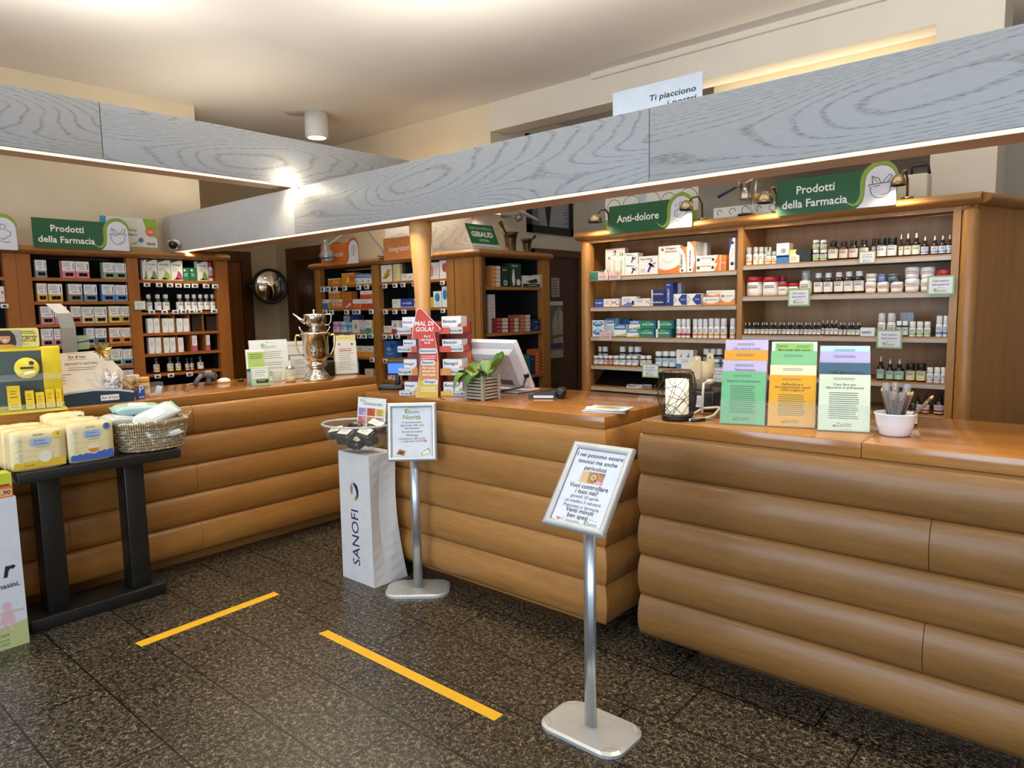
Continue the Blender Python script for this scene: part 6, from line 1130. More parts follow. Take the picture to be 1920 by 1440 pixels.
# -- brochure rack right of the samovar
q = Vector((-4.72, onx(655, 705, -4.72).y-.02, TZ)); zt = upz(q, 655, 633)-TZ
def rack(name, label, loc, rz, w, tiers, tilt, cat='leaflet rack', group=None):
    t = thing(name, label, cat, loc, rz, group); n = len(tiers); m = MB()
    for i, (off, h, col, dr, lb) in enumerate(tiers):
        y = off; F = trs((0, y, .004), 0, -tilt)
        m.X = F; m.box(-w/2-.004, w/2+.004, .006, .008, 0, min(h*.62, .14 if i else .16), glass(CS))
    m.X = I4; m.box(-w/2-.004, w/2+.004, -.012, tiers[-1][0]+.03, 0, .003, glass(CS))
    F = trs((0, tiers[0][0], .004), 0, -tilt); m.X = F; m.box(-w/2-.004, w/2+.004, -.007, -.005, -.002, .10, glass(CS)); m.X = I4
    for s in (-1, 1): m.box(s*(w/2+.004)-.001, s*(w/2+.004)+.001, -.012, tiers[-1][0]+.03, .003, .09, glass(CS))
    m.build('clear_holder', t)
    return t, [(trs(loc, rz) @ trs((0, off, .004), 0, -tilt), h, col, dr, lb) for off, h, col, dr, lb in tiers]
def leaflet(Mx, w, h, col, dr, lb, group):
    o = MB(); o.box(-w/2, w/2, 0, .004, 0, h, M(col, .65)); dr(o, w, h, -.0006); o = o.build('leaflet'); o.matrix_world = Mx; tag(o, lb, 'leaflet', group)
def priced(m, w, h, y): m.rect(-w*.45, w*.45, h*.04, h*.96, y, M('e8ebee', .6)); m.lines(-w*.35, w*.35, h*.1, h*.72, 10, y-.0004, M('8a8c92', .6), .25, .3); m.lines(-w*.3, w*.3, h*.68, h*.78, 2, y-.0006, M('c07078', .6), .4); m.disc(-w*.3, h*.9, w*.05, y-.0004, M('c05040', .6), 8); m.disc(w*.3, h*.9, w*.05, y-.0004, M('404048', .6), 8)
blank = lambda m, w, h, y: m.lines(-w*.3, w*.3, h*.90, h*.95, 1, y, M('b09a70', .6))
t, L_ = rack('leaflet_rack', 'clear leaflet rack with white price list, right of the samovar', q, math.radians(62), .18, [(0, .265, 'eceef0', priced, 'white price list leaflet in front of the rack beside the samovar'), (.035, .31, 'e6dfa4', blank, 'pale yellow leaflet behind the white price list'), (.06, zt, 'c9c3dc', blank, 'lilac leaflet, rear of the rack beside the samovar')], .12)
for a in L_: leaflet(a[0], .175 if a[2] != 'eceef0' else .17, a[1], a[2], a[3], a[4], 'leaflets in the rack beside the samovar')
q = onz(632, 706, TZ); q.x -= .12; MB
o = MB().rbox(-.05, .05, -.04, .04, 0, .12, M('16161a', .35), .01).build('black_speaker'); o.location = q; o.rotation_euler = (0, 0, 1.2); tag(o, 'small black box device between samovar and leaflet rack', 'device')
# ================================================================== THINGS ON THE MIDDLE COUNTER
def facing(p): return math.atan2(-p[0]*-1 if False else -p[0], p[1])   # turn about z that faces the eye side
d0 = onz(745, 744, TZ); d1 = onz(863, 746, TZ); dc = Vector((-3.052, 2.80, TZ)); RD_ = math.radians(30); DW = .40
td = thing('lozenge_display', 'tiered red and orange cardboard display of throat lozenges with an arrow sign', 'display', dc, RD_)
mapu = lambda px: (px-743)/(863-743)*DW-.205
mapz = lambda py: upz(dc, 800, py)-TZ
REDC, ORC = M('8e2a22', .5), M('c96a2a', .5); lev = [(.0012, mapz(734), mapz(717)), (mapz(704), mapz(691.5), mapz(674)), (mapz(660.5), mapz(649.5), mapz(637)), (mapz(626.5), mapz(614.5), mapz(594))]
H_ = lev[3][2]
m = MB(); m.box(-.09, .20, .156, .18, 0, lev[2][0], ORC).box(-.09, .20, .156, .18, lev[2][0], H_-.03, REDC).box(-.2, -.09, .156, .178, 0, H_-.06, REDC).box(mapu(779)+.002, mapu(820)-.002, .0, .155, 0, H_-.04, REDC); m.build('body', td)
for i, (zb, zt, ztop) in enumerate(lev):
    c = M(('d6b04a', 'd88a2e', 'd0482e', 'd0482e')[i], .45); grey = M('c9ccd2', .45); nm = 'Benagol' if i < 2 else 'Benactiv'
    for u0, u1 in ((mapu(743), mapu(779)), (mapu(820), mapu(863))):
        m = MB(); m.box(u0, u1, .0, .155, zb, zb+.006, c).box(u0, u1, -.004, 0, zb, zt, c).box(u1-.004, u1, 0, .15, zb, zt+.004, c).box(u0, u0+.004, 0, .15, zb, zt, c)
        uu0, uu1 = (u0, u0+.085) if u0 < 0 else (u1-.075, u1); y = -.0046; m.flat(rrect(uu0, uu1, zb+.002, zt+.003, .006), y, grey); m.text(nm, (uu0+uu1)/2-.006, zb+(zt-zb)*.32, (zt-zb)*.55, y-.0005, M('1d2a5a', .5), 'c', .015); m.disc(uu1-.012, (zb+zt)/2, .008, y-.0005, M('7a9a4a' if i else '3c5aa0', .5), 10); m.build('tray', td)
    for side, (u0, u1, n) in enumerate(((mapu(752), mapu(776), 2), (mapu(824), mapu(859), 5))):
        for k in range(n):
            w_ = (u1-u0); R_ = Matrix.Translation(dc) @ Matrix.Rotation(RD_, 4, 'Z') @ Matrix.Translation(((u0+u1)/2+0, .012+.028*k, zb+.007))
            h = (ztop-zb-.007)*(1 if k == 0 else 1.0)
            dec = [(0, 0, 1, .12, ('dcb84a', 'd88a2e', 'c04a3a', 'b03a3a')[i]), ('t', .42, .62, .7, nm, '1d2a5a'), ('l', .08, .5, .25, .45, 2, '7a86a0'), ('p', ('b9c070', 'e09a50', 'b7c0cc', 'b84a4a')[i], [(.7, .12), (1, .12), (1, .6), (.85, .5)])]
            o = carton_mesh(w_, .026, h, 'e9ebef', dec).build('lozenge_carton'); o.matrix_world = R_
            tag(o, 'white lozenge carton, %s, %s side, %s tier of the display' % (('front of row', 'second in row', 'third in row', 'fourth in row', 'rearmost in row')[k], ('samovar', 'plant')[side], ('lowest', 'second', 'third', 'top')[i]), 'box', 'lozenge cartons on the tiered display')
# arrow board
A_ = [(1000, 100), (1025, 108), (1195, 292), (1203, 318), (1185, 335), (1140, 350), (1152, 420), (1166, 520), (1172, 640), (1168, 800), (1155, 988), (942, 985), (985, 740), (1002, 600), (998, 480), (985, 395), (940, 412), (922, 398), (930, 330), (975, 120)]
au = lambda x: mapu(600+x/5.333); az = lambda y: mapz(560+y/5.333)
ab = thing('arrow_sign', 'red to yellow cardboard arrow board standing before the lozenge display', 'sign', Matrix.Translation(dc) @ Matrix.Rotation(RD_, 4, 'Z') @ Vector((0, -.03, .004)), RD_)
P = [(au(x), az(y)) for x, y in A_]; m = MB(); m.prism(P[::-1], 0, .004, M('efe9e4', .5)); m.build('board', ab)
cx, cz = sum(p[0] for p in P)/len(P), sum(p[1] for p in P)/len(P); Q = [(cx+(x-cx)*.955, cz+(z-cz)*.985) for x, z in P]; m = MB(); y = -.0008
m.flat([Q[i] for i in (19, 18, 17, 16, 15, 14, 13, 8, 7, 6, 5, 4, 3, 2, 1, 0)], y, M('d2402e', .5)); m.flat([Q[13], Q[12], (au(975), az(820)), (au(1165), az(820)), Q[8]], y, M('d98a34', .5)); m.flat([(au(975), az(820)), Q[11], Q[10], (au(1165), az(820))], y, M('d8b93c', .5))
TT = lambda s, x, yy, sz, c='ffffff', b=.02, sh=.15: m.text(s, au(x), az(yy), sz, y-.0006, M(c, .5), 'c', b, None, None, sh)
TT('MAL DI', 1045, 275, .036); TT('GOLA?', 1045, 332, .036)
for s, yy in (('Per il', 392), ('mal di gola', 425), ('forte', 455)): TT(s, 1070, yy, .018)
for s, yy in (('Per i primi', 705), ('sintomi del', 738), ('mal di gola', 772)): TT(s, 1078, yy, .018)
m.lines(au(1015), au(1150), az(610), az(570), 2, y-.0006, M('f2dcd0', .5), .4, .1); m.lines(au(990), au(1150), az(935), az(880), 3, y-.0006, M('f4ecd0', .5), .4, .1)
for s, yy, x in (('Benactivdol', 528, 1075), ('Benactiv', 645, 1072), ('Benagol', 835, 1088)):
    w_ = (au(1155)-au(1005))*(1.15 if 'dol' in s else .92); xx = au(x); m.flat(rrect(xx-w_/2, xx+w_/2, az(yy+26), az(yy-26), .012), y-.0006, M('dfe4ea', .5)); m.text(s, xx, az(yy+9), .021, y-.0012, M('1d2a5a', .5), 'c', .015)
m.build('print', ab)
# customer pole display
q = onz(735, 741, TZ); q = Vector((ony(742, 720, 2.93).x, 2.93, TZ)); pd = thing('customer_display', 'black pole display with blue screen behind the lozenge tower', 'display', q, math.radians(35)); K = M('17181b', .4)
MB().rbox(-.1, .06, -.06, .06, 0, .03, K, .006).build('base', pd); MB().rbox(.0, .03, -.015, .015, .03, .15, K, .005).build('pole', pd)
hz = upz(q, 745, 697)-TZ; m = MB(); m.rbox(-.05, .11, -.02, .012, hz-.02, hz+.075, K, .006); m.build('head', pd); MB().rect(-.042, .06, hz-.008, hz+.055, -.0206, M('2a62e0', .4, 0, .9)).build('screen', pd)
# monitor seen from behind
XR = -2.62; a, b = onx(966, 653, XR), onx(1001, 741, XR); tl = math.atan2(b.y-a.y, a.z-b.z); L = math.hypot(b.y-a.y, a.z-b.z)
mn = thing('till_monitor', 'white till monitor seen from behind on the middle counter', 'monitor', (XR-.22, b.y, TZ)); F = trs((0, 0, max(.03, b.z-TZ)), 0, tl); WHT = M('e4e4e6', .4)
MB(F).rbox(-.17, .22, -.012, .022, 0, L, WHT, .008).build('bezel', mn); m = MB(F); m.add([(-.155, -.012, .03), (.205, -.012, .03), (.205, -.012, L-.035), (-.155, -.012, L-.035), (-.13, -.042, .05), (.17, -.042, .05), (.17, -.042, L-.07), (-.13, -.042, L-.07)], [(4, 5, 6, 7), (0, 1, 5, 4), (1, 2, 6, 5), (2, 3, 7, 6), (3, 0, 4, 7)], M('cfcfd6', .45)); m.build('back_cover', mn)
m = MB(F); m.text('m', -.03, L*.6, .055, -.0428, M('7a3a66', .5), 'c', .03); m.text('a', .015, L*.6, .05, -.0428, M('8a8aa0', .5), 'c', .03); m.rect(.02, .12, L*.14, L*.25, -.0426, M('6a6a70', .6)); m.rect(.075, .082, L*.4, L*.68, -.0426, M('b5b5bc', .6)); m.rect(.1, .104, L*.35, L*.7, -.0426, M('aaaab2', .6)); m.build('back_print', mn)
m = MB(); m.rbox(-.14, .14, -.06, .16, 0, .012, M('c4c6cc', .45), .004); m.build('foot', mn); m = MB(); q1 = F @ Vector((.212, -.01, L*.3)); m.tube([tuple(q1), (q1.x+.015, q1.y-.05, q1.z-.06), (.14, q1.y-.1, .03), (.02, q1.y-.11, .007)], .006, K); m.X = F; m.box(.2, .226, -.02, .0, L*.27, L*.33, K); m.build('cable', mn)
m = MB(F); m.rect(-.15, .2, .03, L-.03, .0226, M('1a1c20', .2)); m.build('screen', mn)
# card reader
q = onz(1018, 747, TZ); rd = thing('card_reader', 'black card payment terminal beside the monitor', 'card reader', q+Vector((0, .02, 0)), math.radians(-58)); m = MB()
m.add([(-.042, -.09, 0), (.042, -.09, 0), (.042, .09, 0), (-.042, .09, 0), (-.042, -.09, .022), (.042, -.09, .022), (.045, .09, .055), (-.045, .09, .055)], [(0, 3, 2, 1), (4, 5, 6, 7), (0, 1, 5, 4), (1, 2, 6, 5), (2, 3, 7, 6), (3, 0, 4, 7)], K); m.lathe([(.03, -.045), (.03, .045)], K, 18, trs((0, .09, .03)) @ Matrix.Rotation(PI/2, 4, 'Y')); m.build('body', rd)
m = MB(Matrix.Rotation(.18, 4, 'X')); 
for i in range(4):
    for j in range(3): m.box(-.03+j*.022, -.014+j*.022, -.08+i*.02, -.067+i*.02, .034, .0385, M('3a3b40' if i else ('8c8a3a', '9a8a3a', 'a03a3a')[j], .5))
m.build('keys', rd); MB(Matrix.Rotation(.18, 4, 'X')).box(-.032, .032, .015, .07, .0345, .0375, M('6a7078', .2)).build('screen', rd); MB().box(.0436, .0446, -.06, .05, .006, .02, M('e0e0e2', .5)).build('side_label', rd)
# leaflets pile
q = onz(1136, 771, TZ); lf = [('e7ebef', .1, 0), ('dfe6ec', -.05, 0), ('dde3ea', .16, 0), ('f0ead2', -.12, .02)]
for i, (c, r, dx) in enumerate(lf):
    o = MB(); o.box(-.10, .10, -.07, .07, 0, .004, M(c, .4)); 
    X = trs((0, 0, .0046), 0, -PI/2); o.rect(-.095, .095, -.065, .065, 0, M(('e9edf0', 'd4dfe8', 'e2e6ea', 'e4e9ec')[i], .4), X)
    if i == 3: o.flat([(-.06, -.03), (.06, -.05), (.08, .0), (.0, .04), (-.05, .02)], -.0006, M('c9a678', .4), X); o.flat([(-.09, .03), (.09, .03), (.09, .06), (-.09, .06)], -.0006, M('7fb0c8', .4), X); o.flat([(-.03, -.02), (.04, -.03), (.03, .0)], -.0012, M('5f8a5a', .4), X)
    o = o.build('leaflet'); o.location = q+Vector((dx, 0, .0052*i)); o.rotation_euler = (0, 0, .35+r); tag(o, 'glossy leaflet, %s of the pile on the middle counter corner' % ('bottom', 'second from bottom', 'third from bottom', 'top')[i], 'leaflet', 'pile of glossy leaflets')
# plant in a slatted crate
q = onz(906, 752, TZ); sd_ = .135; cr_ = thing('planter_crate', 'small grey slatted wooden crate planter on the middle counter', 'planter', (q.x-sd_/2, q.y+sd_/2, TZ)); GW = wood('weathered_wood_x', '8a7f70', 'a79b8a', 'bdb19f', 'x', .7, 0); h2 = sd_/2; ch = .132
for sx in (-1, 1):
    for sy in (-1, 1): MB().box(sx*h2-.013 if sx > 0 else sx*h2-.004, sx*h2+.004 if sx > 0 else sx*h2+.013, sy*h2-.013 if sy > 0 else sy*h2-.004, sy*h2+.004 if sy > 0 else sy*h2+.013, 0, ch+.006, GW).build('post', cr_)
for s, nm in ((0, 'x'), (1, 'y')):
    for sg in (-1, 1):
        m = MB(Matrix.Rotation(s*PI/2, 4, 'Z'))
        for k in range(7): m.rbox(-h2+.013, h2-.013, sg*h2-.004, sg*h2+.003, .006+k*.018, .019+k*.018, GW, .003, 1)
        m.build('slat_side', cr_)
MB().box(-h2+.006, h2-.006, -h2+.006, h2-.006, .02, ch-.02, M('241a14', .9)).build('soil', cr_)
pl = thing('potted_plant', 'leafy green primrose plant growing in the slatted crate', 'plant', (q.x-sd_/2, q.y+sd_/2, TZ+ch-.0195)); rnd = random.Random(11)
LG = [M('4f7a2f', .4), M('3f6a2a', .4), M('6a8f3c', .4)]
def leaf_mesh(L, Wm, mat, droop, twist):
    v, f = [], []; n = 9; 
    for i in range(n+1):
        t = i/n; w_ = 1.6*Wm*max(.06, math.sin(PI*min(1, t*.93+.02))**1.3*(t**.5)*1.25); yb = L*math.sin(t*1.3+.15)*.72*(1+droop*.3); zz_ = L*(t*(1.0-droop*t))
        for k, s in enumerate((-1, -.5, 0, .5, 1)): v.append((s*w_+twist*t*t*.02, yb, zz_+abs(s)*w_*.35+.004*math.sin(t*17+s*5)))
    for i in range(n):
        for k in range(4): f.append((i*5+k, i*5+k+1, i*5+k+6, i*5+k+5))
    m = MB().add(v, f, mat, True); m.tube([v[i*5+2] for i in range(n)], [.0035-.003*i/n for i in range(n)], M('9db06a', .5), 5); return m
cam_az = math.atan2(-(q.y), -q.x)
for i, (az_, L, Wm, dr) in enumerate(((80, .15, .032, .15), (120, .165, .036, .1), (55, .15, .034, .2), (160, .15, .03, .35), (10, .16, .034, .75), (-25, .13, .034, .8), (200, .17, .026, .55), (235, .15, .03, 1.0), (285, .15, .036, 1.45), (320, .12, .03, 1.2), (255, .12, .03, 1.3), (95, .11, .028, .3))):
    a = math.radians(az_-45); o = leaf_mesh(L, Wm, LG[i % 3], dr, rnd.uniform(-1, 1)).build('leaf', pl); o.rotation_euler = (0, 0, a-PI/2+math.radians(0)); o.location = (.012*math.cos(a), .012*math.sin(a), .0)
lumpo = MB().lathe([(0, 0), (.008, .004), (.01, .012), (0, .022)], M('c9884a', .6), 10, trs((-.02, -.01, .05))); lumpo.tube([(-.012, -.006, 0), (-.02, -.01, .05)], .003, LG[2], 6); lumpo.build('bud', pl)
# ================================================================== THINGS ON THE RIGHT COUNTER
q = onz(1259, 789, TZ); s_ = 2.97/1318; wl = thing('wire_lamp', 'lit table lamp with white cylinder inside a black wire cage', 'lamp', (q.x, q.y+.05, TZ)); rnd = random.Random(5); WB = M('1d1815', .5)
MB().lathe([(.066, 0), (.066, .018), (.06, .024)], WB, 32).build('base', wl); lh = upz(wl.location, 1259, 711)-TZ; lt = upz(wl.location, 1259, 697)-TZ
MB().lathe([(.0, .028), (.051, .028), (.051, lh), (.0, lh)], M('fff3d6', .6, 0, .4), 32).build('diffuser', wl)
cr_r = lambda z: .068+.017*math.sin(PI*min(1, max(0, (z-.02)/(lt-.02))))**.7
m = MB()
for z in (.02, lt): m.tube([(cr_r(z)*math.cos(2*PI*i/28), cr_r(z)*math.sin(2*PI*i/28), z) for i in range(29)], .0022, WB, 5, None, False)
for k in range(46):
    a0 = rnd.uniform(0, 2*PI); da = rnd.choice((-1, 1))*rnd.uniform(.4, 2.2); z0, z1 = (.02, lt) if rnd.random() < .6 else (rnd.uniform(.02, lt*.6), rnd.uniform(lt*.4, lt)); pts = []
    for i in range(13): t = i/12; z = z0+(z1-z0)*t+.012*math.sin(t*PI*2+k); z = min(max(z, .02), lt); a = a0+da*t; pts.append((cr_r(z)*math.cos(a), cr_r(z)*math.sin(a), z))
    m.tube(pts, .0013, WB, 4, None, False)
m.build('wire_cage', wl)
DY = 3.1; a, b = ony(1266, 750, DY), ony(1338, 750, DY); dz = ony(1300, 733, DY).z
dv = thing('label_printer', 'black desktop printer behind the wire lamp', 'printer', ((a.x+b.x)/2, DY, TZ)); hw = (b.x-a.x)/2; MB().rbox(-hw, hw, 0, .22, 0, dz-TZ, K, .01, 3).build('housing', dv)
m = MB(); m.rect(hw*.1, hw*.38, .02, dz-TZ-.02, -.0008, M('d4d6de', .5)); m.lines(hw*.12, hw*.36, .03, dz-TZ-.03, 5, -.0014, M('5a6a9a', .6)); m.box(hw*.4, hw*.92, -.004, 0, .015, dz-TZ-.03, M('232428', .2)); m.build('front_panel', dv)
t = thing('leather_tub', 'beige leather tub with a holed strap, on the black printer', 'tub', ((a.x+b.x)/2-.01, DY+.11, dz+.0008)); tw = 50*3.05/1318/2; thh = upz(t.location, 1303, 679)-dz; LT = M('c3b190', .6)
MB().lathe([(0, .002), (tw*.78, 0), (tw*1.0, thh), (tw*.97, thh), (tw*.76, .006), (0, .008)], LT, 32).build('tub', t); m = MB(); m.prism(rrect(-.02, .02, thh*.4, thh*1.26, .012), -tw*1.0-.004, -tw*1.0-.001, LT); m.disc(0, thh*1.16, .005, -tw-.0046, M('f0f0ee', .5), 10); m.build('strap', t); m = MB(); m.prism(rrect(.025, .06, thh*.6, thh*1.35, .006), -.01, -.007, LT); m.disc(.042, thh*1.18, .005, -.0106, M('5a4a38', .5), 10); m.build('inner_tag', t)
q = onz(1330, 793, TZ); cbv = thing('white_cable', 'white charging cable with black plug, curled on the right counter', 'cable', q); R3 = lambda px, py, dz_=0: tuple(onz(px, py, TZ)-q+Vector((0, 0, .006+dz_)))
MB().tube([R3(1292, 790), R3(1318, 788), R3(1338, 786, .01), R3(1350, 780, .03), R3(1345, 778, .03), R3(1318, 776, .02), R3(1300, 778, .0)], .006, M('d2d2cc', .5), 8).build('lead', cbv); MB().tube([R3(1297, 791), R3(1322, 789)], .007, M('232325', .4), 8).build('plug', cbv)
q = Vector(((a.x+b.x)/2+hw*.72, DY-.05, TZ)); o = MB().tube([(0, 0, .145), (.0, -.05, .14), (.01, -.075, .11), (.01, -.08, .0065)], .006, M('d2d2cc', .5), 8).tube([(0, .0, .145), (0, .045, .143)], .012, M('d8d8d2', .5), 12).build('white_plug'); o.location = q+Vector((0, .05, 0)); tag(o, 'white plug and lead hanging over the black printer', 'plug')
def note(head, n=13, logo_=True, tc='3c5a3c'):
    def f(m, w, h, y):
        c = M('5d6a55', .6); m.lines(-w*.22, w*.22, h*.90, h*.945, 2, y, c, .3, .1)
        for i, s in enumerate(head): m.text(s, 0, h*(.80-.055*i), w*.082, y, M('30382c', .6), 'c', .004, None, None, .2)
        z1 = .80-.055*len(head); m.lines(-w*.30, w*.30, h*.2, h*z1, n, y, c, .32, .12)
        if logo_: m.text('Zanini', w*.0, h*.07, w*.12, y, c, 'c'); m.text('Farmacia', w*.08, h*.115, w*.045, y, c, 'c'); [m.disc(-w*.2+w*.02*(i % 3), h*(.075+.015*(i//3)), w*.012, y, c, 8) for i in range(6)]
    return f
def top_(s):
    def f(m, w, h, y): m.lines(-w*.22, w*.22, h*.88, h*.935, 2, y, M('5d5a6a', .6), .3, .1); m.text(s, 0, h*.80, w*.085, y, M('3a3844', .6), 'c', .004, None, None, .2)
    return f
def merc(m, w, h, y): m.rect(-w*.42, w*.42, h*.72, h*.97, y, M('8fbf6a', .6)); m.text('Mercoled\u00ec della salute', 0, h*.81, w*.08, y-.0005, M('2c4a24', .6), 'c', .01); m.lines(w*.05, w*.4, h*.87, h*.93, 2, y-.0005, M('3f5f34', .6)); m.text('Zanini', -w*.28, h*.885, w*.1, y-.0005, M('2c4a24', .6), 'c')
RACKS = [
 ((1391, 801), 83, [('6fb887', note(('Depurarsi in primavera',), 14), 'green spring detox leaflet in front of the first counter rack', 697), ('bdb4dc', top_('Talassoterapia'), 'lilac leaflet second in the first counter rack', 676), ('d89c2c', top_(''), 'amber leaflet third in the first counter rack', 657), ('bdb4dc', top_('Che cos\u2019\u00e8 la cistite'), 'lilac leaflet at the back of the first counter rack', 637)], 'counter leaflet rack nearest the wire lamp, green leaflet in front'),
 ((1483, 806), 86, [('e0a51e', note(('Raffreddore e', 'decongestionanti nasali:', 'come scegliere?'), 11), 'amber cold remedy leaflet in front of the middle counter rack', 703.5), ('e6e2c0', top_(''), 'cream leaflet second in the middle counter rack', 684), ('7fbf8c', top_(''), 'green leaflet third in the middle counter rack', 658), ('cfe2e6', merc, 'green-headed white leaflet at the back of the middle counter rack', 640.5)], 'middle counter leaflet rack, amber leaflet in front'),
 ((1581, 814), 92, [('d3e0cc', note(('Cosa fare per', 'depurarsi in primavera'), 13), 'pale green leaflet in front of the counter rack by the white pot', 702), ('3f627c', top_('COME IMPARARE A'), 'dark blue leaflet second in the counter rack by the pot', 680), ('b7b2e0', top_(''), 'lilac leaflet third in the counter rack by the pot', 659), ('b4dbf0', top_(''), 'light blue leaflet at the back of the rack by the pot', 648)], 'counter leaflet rack nearest the white pot, pale green leaflet in front')]
for (bx, by), wp, tiers, lab in RACKS:
    q = onz(bx, by-4, TZ); q = Vector((q.x, max(q.y, RYF+.035), TZ)); dist = q.dot(FW)-CAMZ*FW.z; w = wp*dist/1318*.95; rz = math.radians(17); TI = .2
    t = thing('leaflet_rack', lab, 'leaflet rack', q, rz, 'clear leaflet racks on the right counter'); m = MB(); CL = glass(CS)
    for i, (c, dr, lb, pt) in enumerate(tiers):
        y0, z0 = .036*i, .045*i; F = trs((0, y0, .005+z0), 0, -TI); b_ = q+Vector((0, y0+.05, 0)); ht = (upz(q+Vector((-.3*y0*1.2, y0+.05, 0)), bx, pt)-TZ-.005-z0)/math.cos(TI)
        leaflet(trs(q, rz) @ F, w, ht, c, dr, lb, 'leaflets in the right counter racks')
        m.X = F; m.box(-w/2-.003, w/2+.003, .006, .0075, -.003, .15, CL)
        if i == 0: m.box(-w/2-.003, w/2+.003, -.006, -.0045, -.003, .10, CL).box(-w/2-.003, w/2+.003, -.006, .0075, -.0045, -.003, CL)
        m.X = I4
    for s in (-1, 1): m.add([(s*(w/2+.0035), -.006, .002), (s*(w/2+.0035), .17, .002), (s*(w/2+.0035), .22, .3), (s*(w/2+.0035), .15, .3), (s*(w/2+.0035), .03, .13)], [(0, 1, 2, 3, 4) if s > 0 else (4, 3, 2, 1, 0)], CL)
    m.box(-w/2-.003, w/2+.003, .0, .18, 0, .002, CL); m.build('clear_holder', t)
    MB().tube([(w*.05+.022*math.cos(a), -.008-.022*math.sin(a)*.4, .002+.012*abs(math.sin(a))) for a in [PI*i/10 for i in range(11)]], .001, M('d8dcde', .2, .5), 5).build('clip', t)
q = onz(1676, 820, TZ); q = Vector((q.x-.01, q.y+.055, TZ)); pt = thing('ceramic_pot', 'white ceramic pot full of wrapped pencils on the right counter', 'pot', q); d_ = q.dot(FW)-CAMZ*FW.z; r_ = 36*d_/1318; ph = upz(q, 1676, 773)-TZ
MB().lathe([(0, .0), (r_*.66, 0), (r_*.74, .006), (r_*.9, ph*.55), (r_*.97, ph*.9), (r_*1.0, ph*.95), (r_*1.0, ph), (r_*.94, ph), (r_*.88, ph*.6), (r_*.7, .01), (0, .012)], M('e2e6ee', .15, 0, 0, .6), 40).build('pot', pt)
rnd = random.Random(9); BK = [M('5a4636', .7), M('6f5844', .7), M('4a3c30', .7)]; FILM = glass('film_sleeve', (228, 228, 234), .08, 1.4, .2)
for i in range(15):
    a = i*2.4; rr = .012+.034*((i % 4)/3); lean = .2+.42*(i % 4)/3; dx, dy = math.cos(a), math.sin(a)
    if i in (3, 7): lean = .8; dx, dy = .95, .3
    base = q+Vector((rr*.5*dx, rr*.5*dy, .03)); t = thing('pencil', 'twig pencil in clear film standing in the white pot', 'pencil', base, 0, 'wrapped twig pencils in the white pot'); ax = Vector((dx*lean, dy*lean, 1)).normalized(); t.rotation_euler = ax.to_track_quat('Z', 'Y').to_euler(); L = rnd.uniform(.125, .15)
    MB().tube([(0, 0, 0), (.001, 0, L*.5), (0, 0, L)], .0062, BK[i % 3], 8).build('shaft', t); MB().lathe([(.0062, L), (.0063, L+.001), (.004, L+.009), (.001, L+.014)], M('c9a878', .6), 8).build('tip', t)
    if i % 2 == 0: MB().lathe([(.009, .01), (.0095, L*.6), (.014, L+.012), (.011, L+.03)], FILM, 8).build('film', t)
q = onz(1706, 800, TZ); t = thing('dropper_bottle', 'small dark bottle with white foot half hidden behind the white pot', 'bottle', (q.x, q.y+.04, TZ)); t.scale = (.035, .035, .09)
for nm, me in bottle_parts('med', 'dark', 'e4e6ea', '17181a', None): part(nm, t, me)
# ================================================================== SIGNS, LAMPS AND OBJECTS ON TOP OF THE CABINETS
GRN, OLV, SW = M('1f5a36', .4), M('8aa63c', .45), M('dfdfea', .45)
def icon_mortar(m, cx, cz, s, y, c):
    m.stroke([(cx-.5*s, cz+.12*s), (cx+.5*s, cz+.16*s)], .035*s, y, c); m.stroke([(cx-.5*s, cz+.05*s), (cx-.5*s, cz+.12*s)], .035*s, y, c); m.stroke([(cx+.5*s, cz+.07*s), (cx+.5*s, cz+.16*s)], .035*s, y, c); m.stroke([(cx-.3*s, cz+.03*s), (cx-.0*s, cz+.045*s)], .03*s, y, c)
    m.stroke([(cx-.42*s, cz+.05*s)]+[(cx+.42*s*math.cos(a), cz-.1*s+.42*s*math.sin(a)) for a in [PI+PI*i/10 for i in range(11)]]+[(cx+.42*s, cz+.06*s)], .03*s, y, c); m.stroke([(cx+.05*s, cz-.42*s), (cx+.28*s, cz-.32*s)], .03*s, y, c)
    m.stroke([(cx-.32*s, cz+.14*s), (cx-.36*s, cz+.5*s), (cx-.05*s, cz+.36*s), (cx+.0*s, cz+.16*s)], .03*s, y, c); m.stroke([(cx-.32*s, cz+.45*s), (cx-.12*s, cz+.2*s)], .025*s, y, c); m.stroke([(cx+.08*s, cz+.17*s), (cx+.38*s, cz+.5*s), (cx+.5*s, cz+.42*s), (cx+.3*s, cz+.18*s)], .03*s, y, c)
def icon_body(m, cx, cz, s, y, c):
    m.stroke([(cx+.14*s*math.cos(a), cz+.42*s+.15*s*math.sin(a)) for a in [PI*2*i/14 for i in range(15)]], .03*s, y, c); m.stroke([(cx-.1*s, cz+.24*s), (cx-.38*s, cz+.1*s), (cx-.4*s, cz-.15*s), (cx-.1*s, cz-.3*s), (cx+.02*s, cz-.28*s)], .03*s, y, c); m.stroke([(cx+.12*s, cz+.25*s), (cx+.36*s, cz+.12*s), (cx+.34*s, cz-.1*s), (cx+.1*s, cz-.22*s), (cx, cz-.34*s)], .03*s, y, c)
    m.stroke([(cx-.22*s, cz-.05*s), (cx-.18*s, cz-.2*s)], .03*s, y, c); m.stroke([(cx-.3*s, cz-.5*s), (cx-.2*s, cz-.4*s), (cx+.1*s, cz-.5*s), (cx+.3*s, cz-.42*s)], .03*s, y, c); m.stroke([(cx-.4*s, cz+.45*s), (cx-.25*s, cz+.42*s)], .025*s, y, c); m.stroke([(cx-.38*s, cz+.34*s), (cx-.24*s, cz+.36*s)], .025*s, y, c)
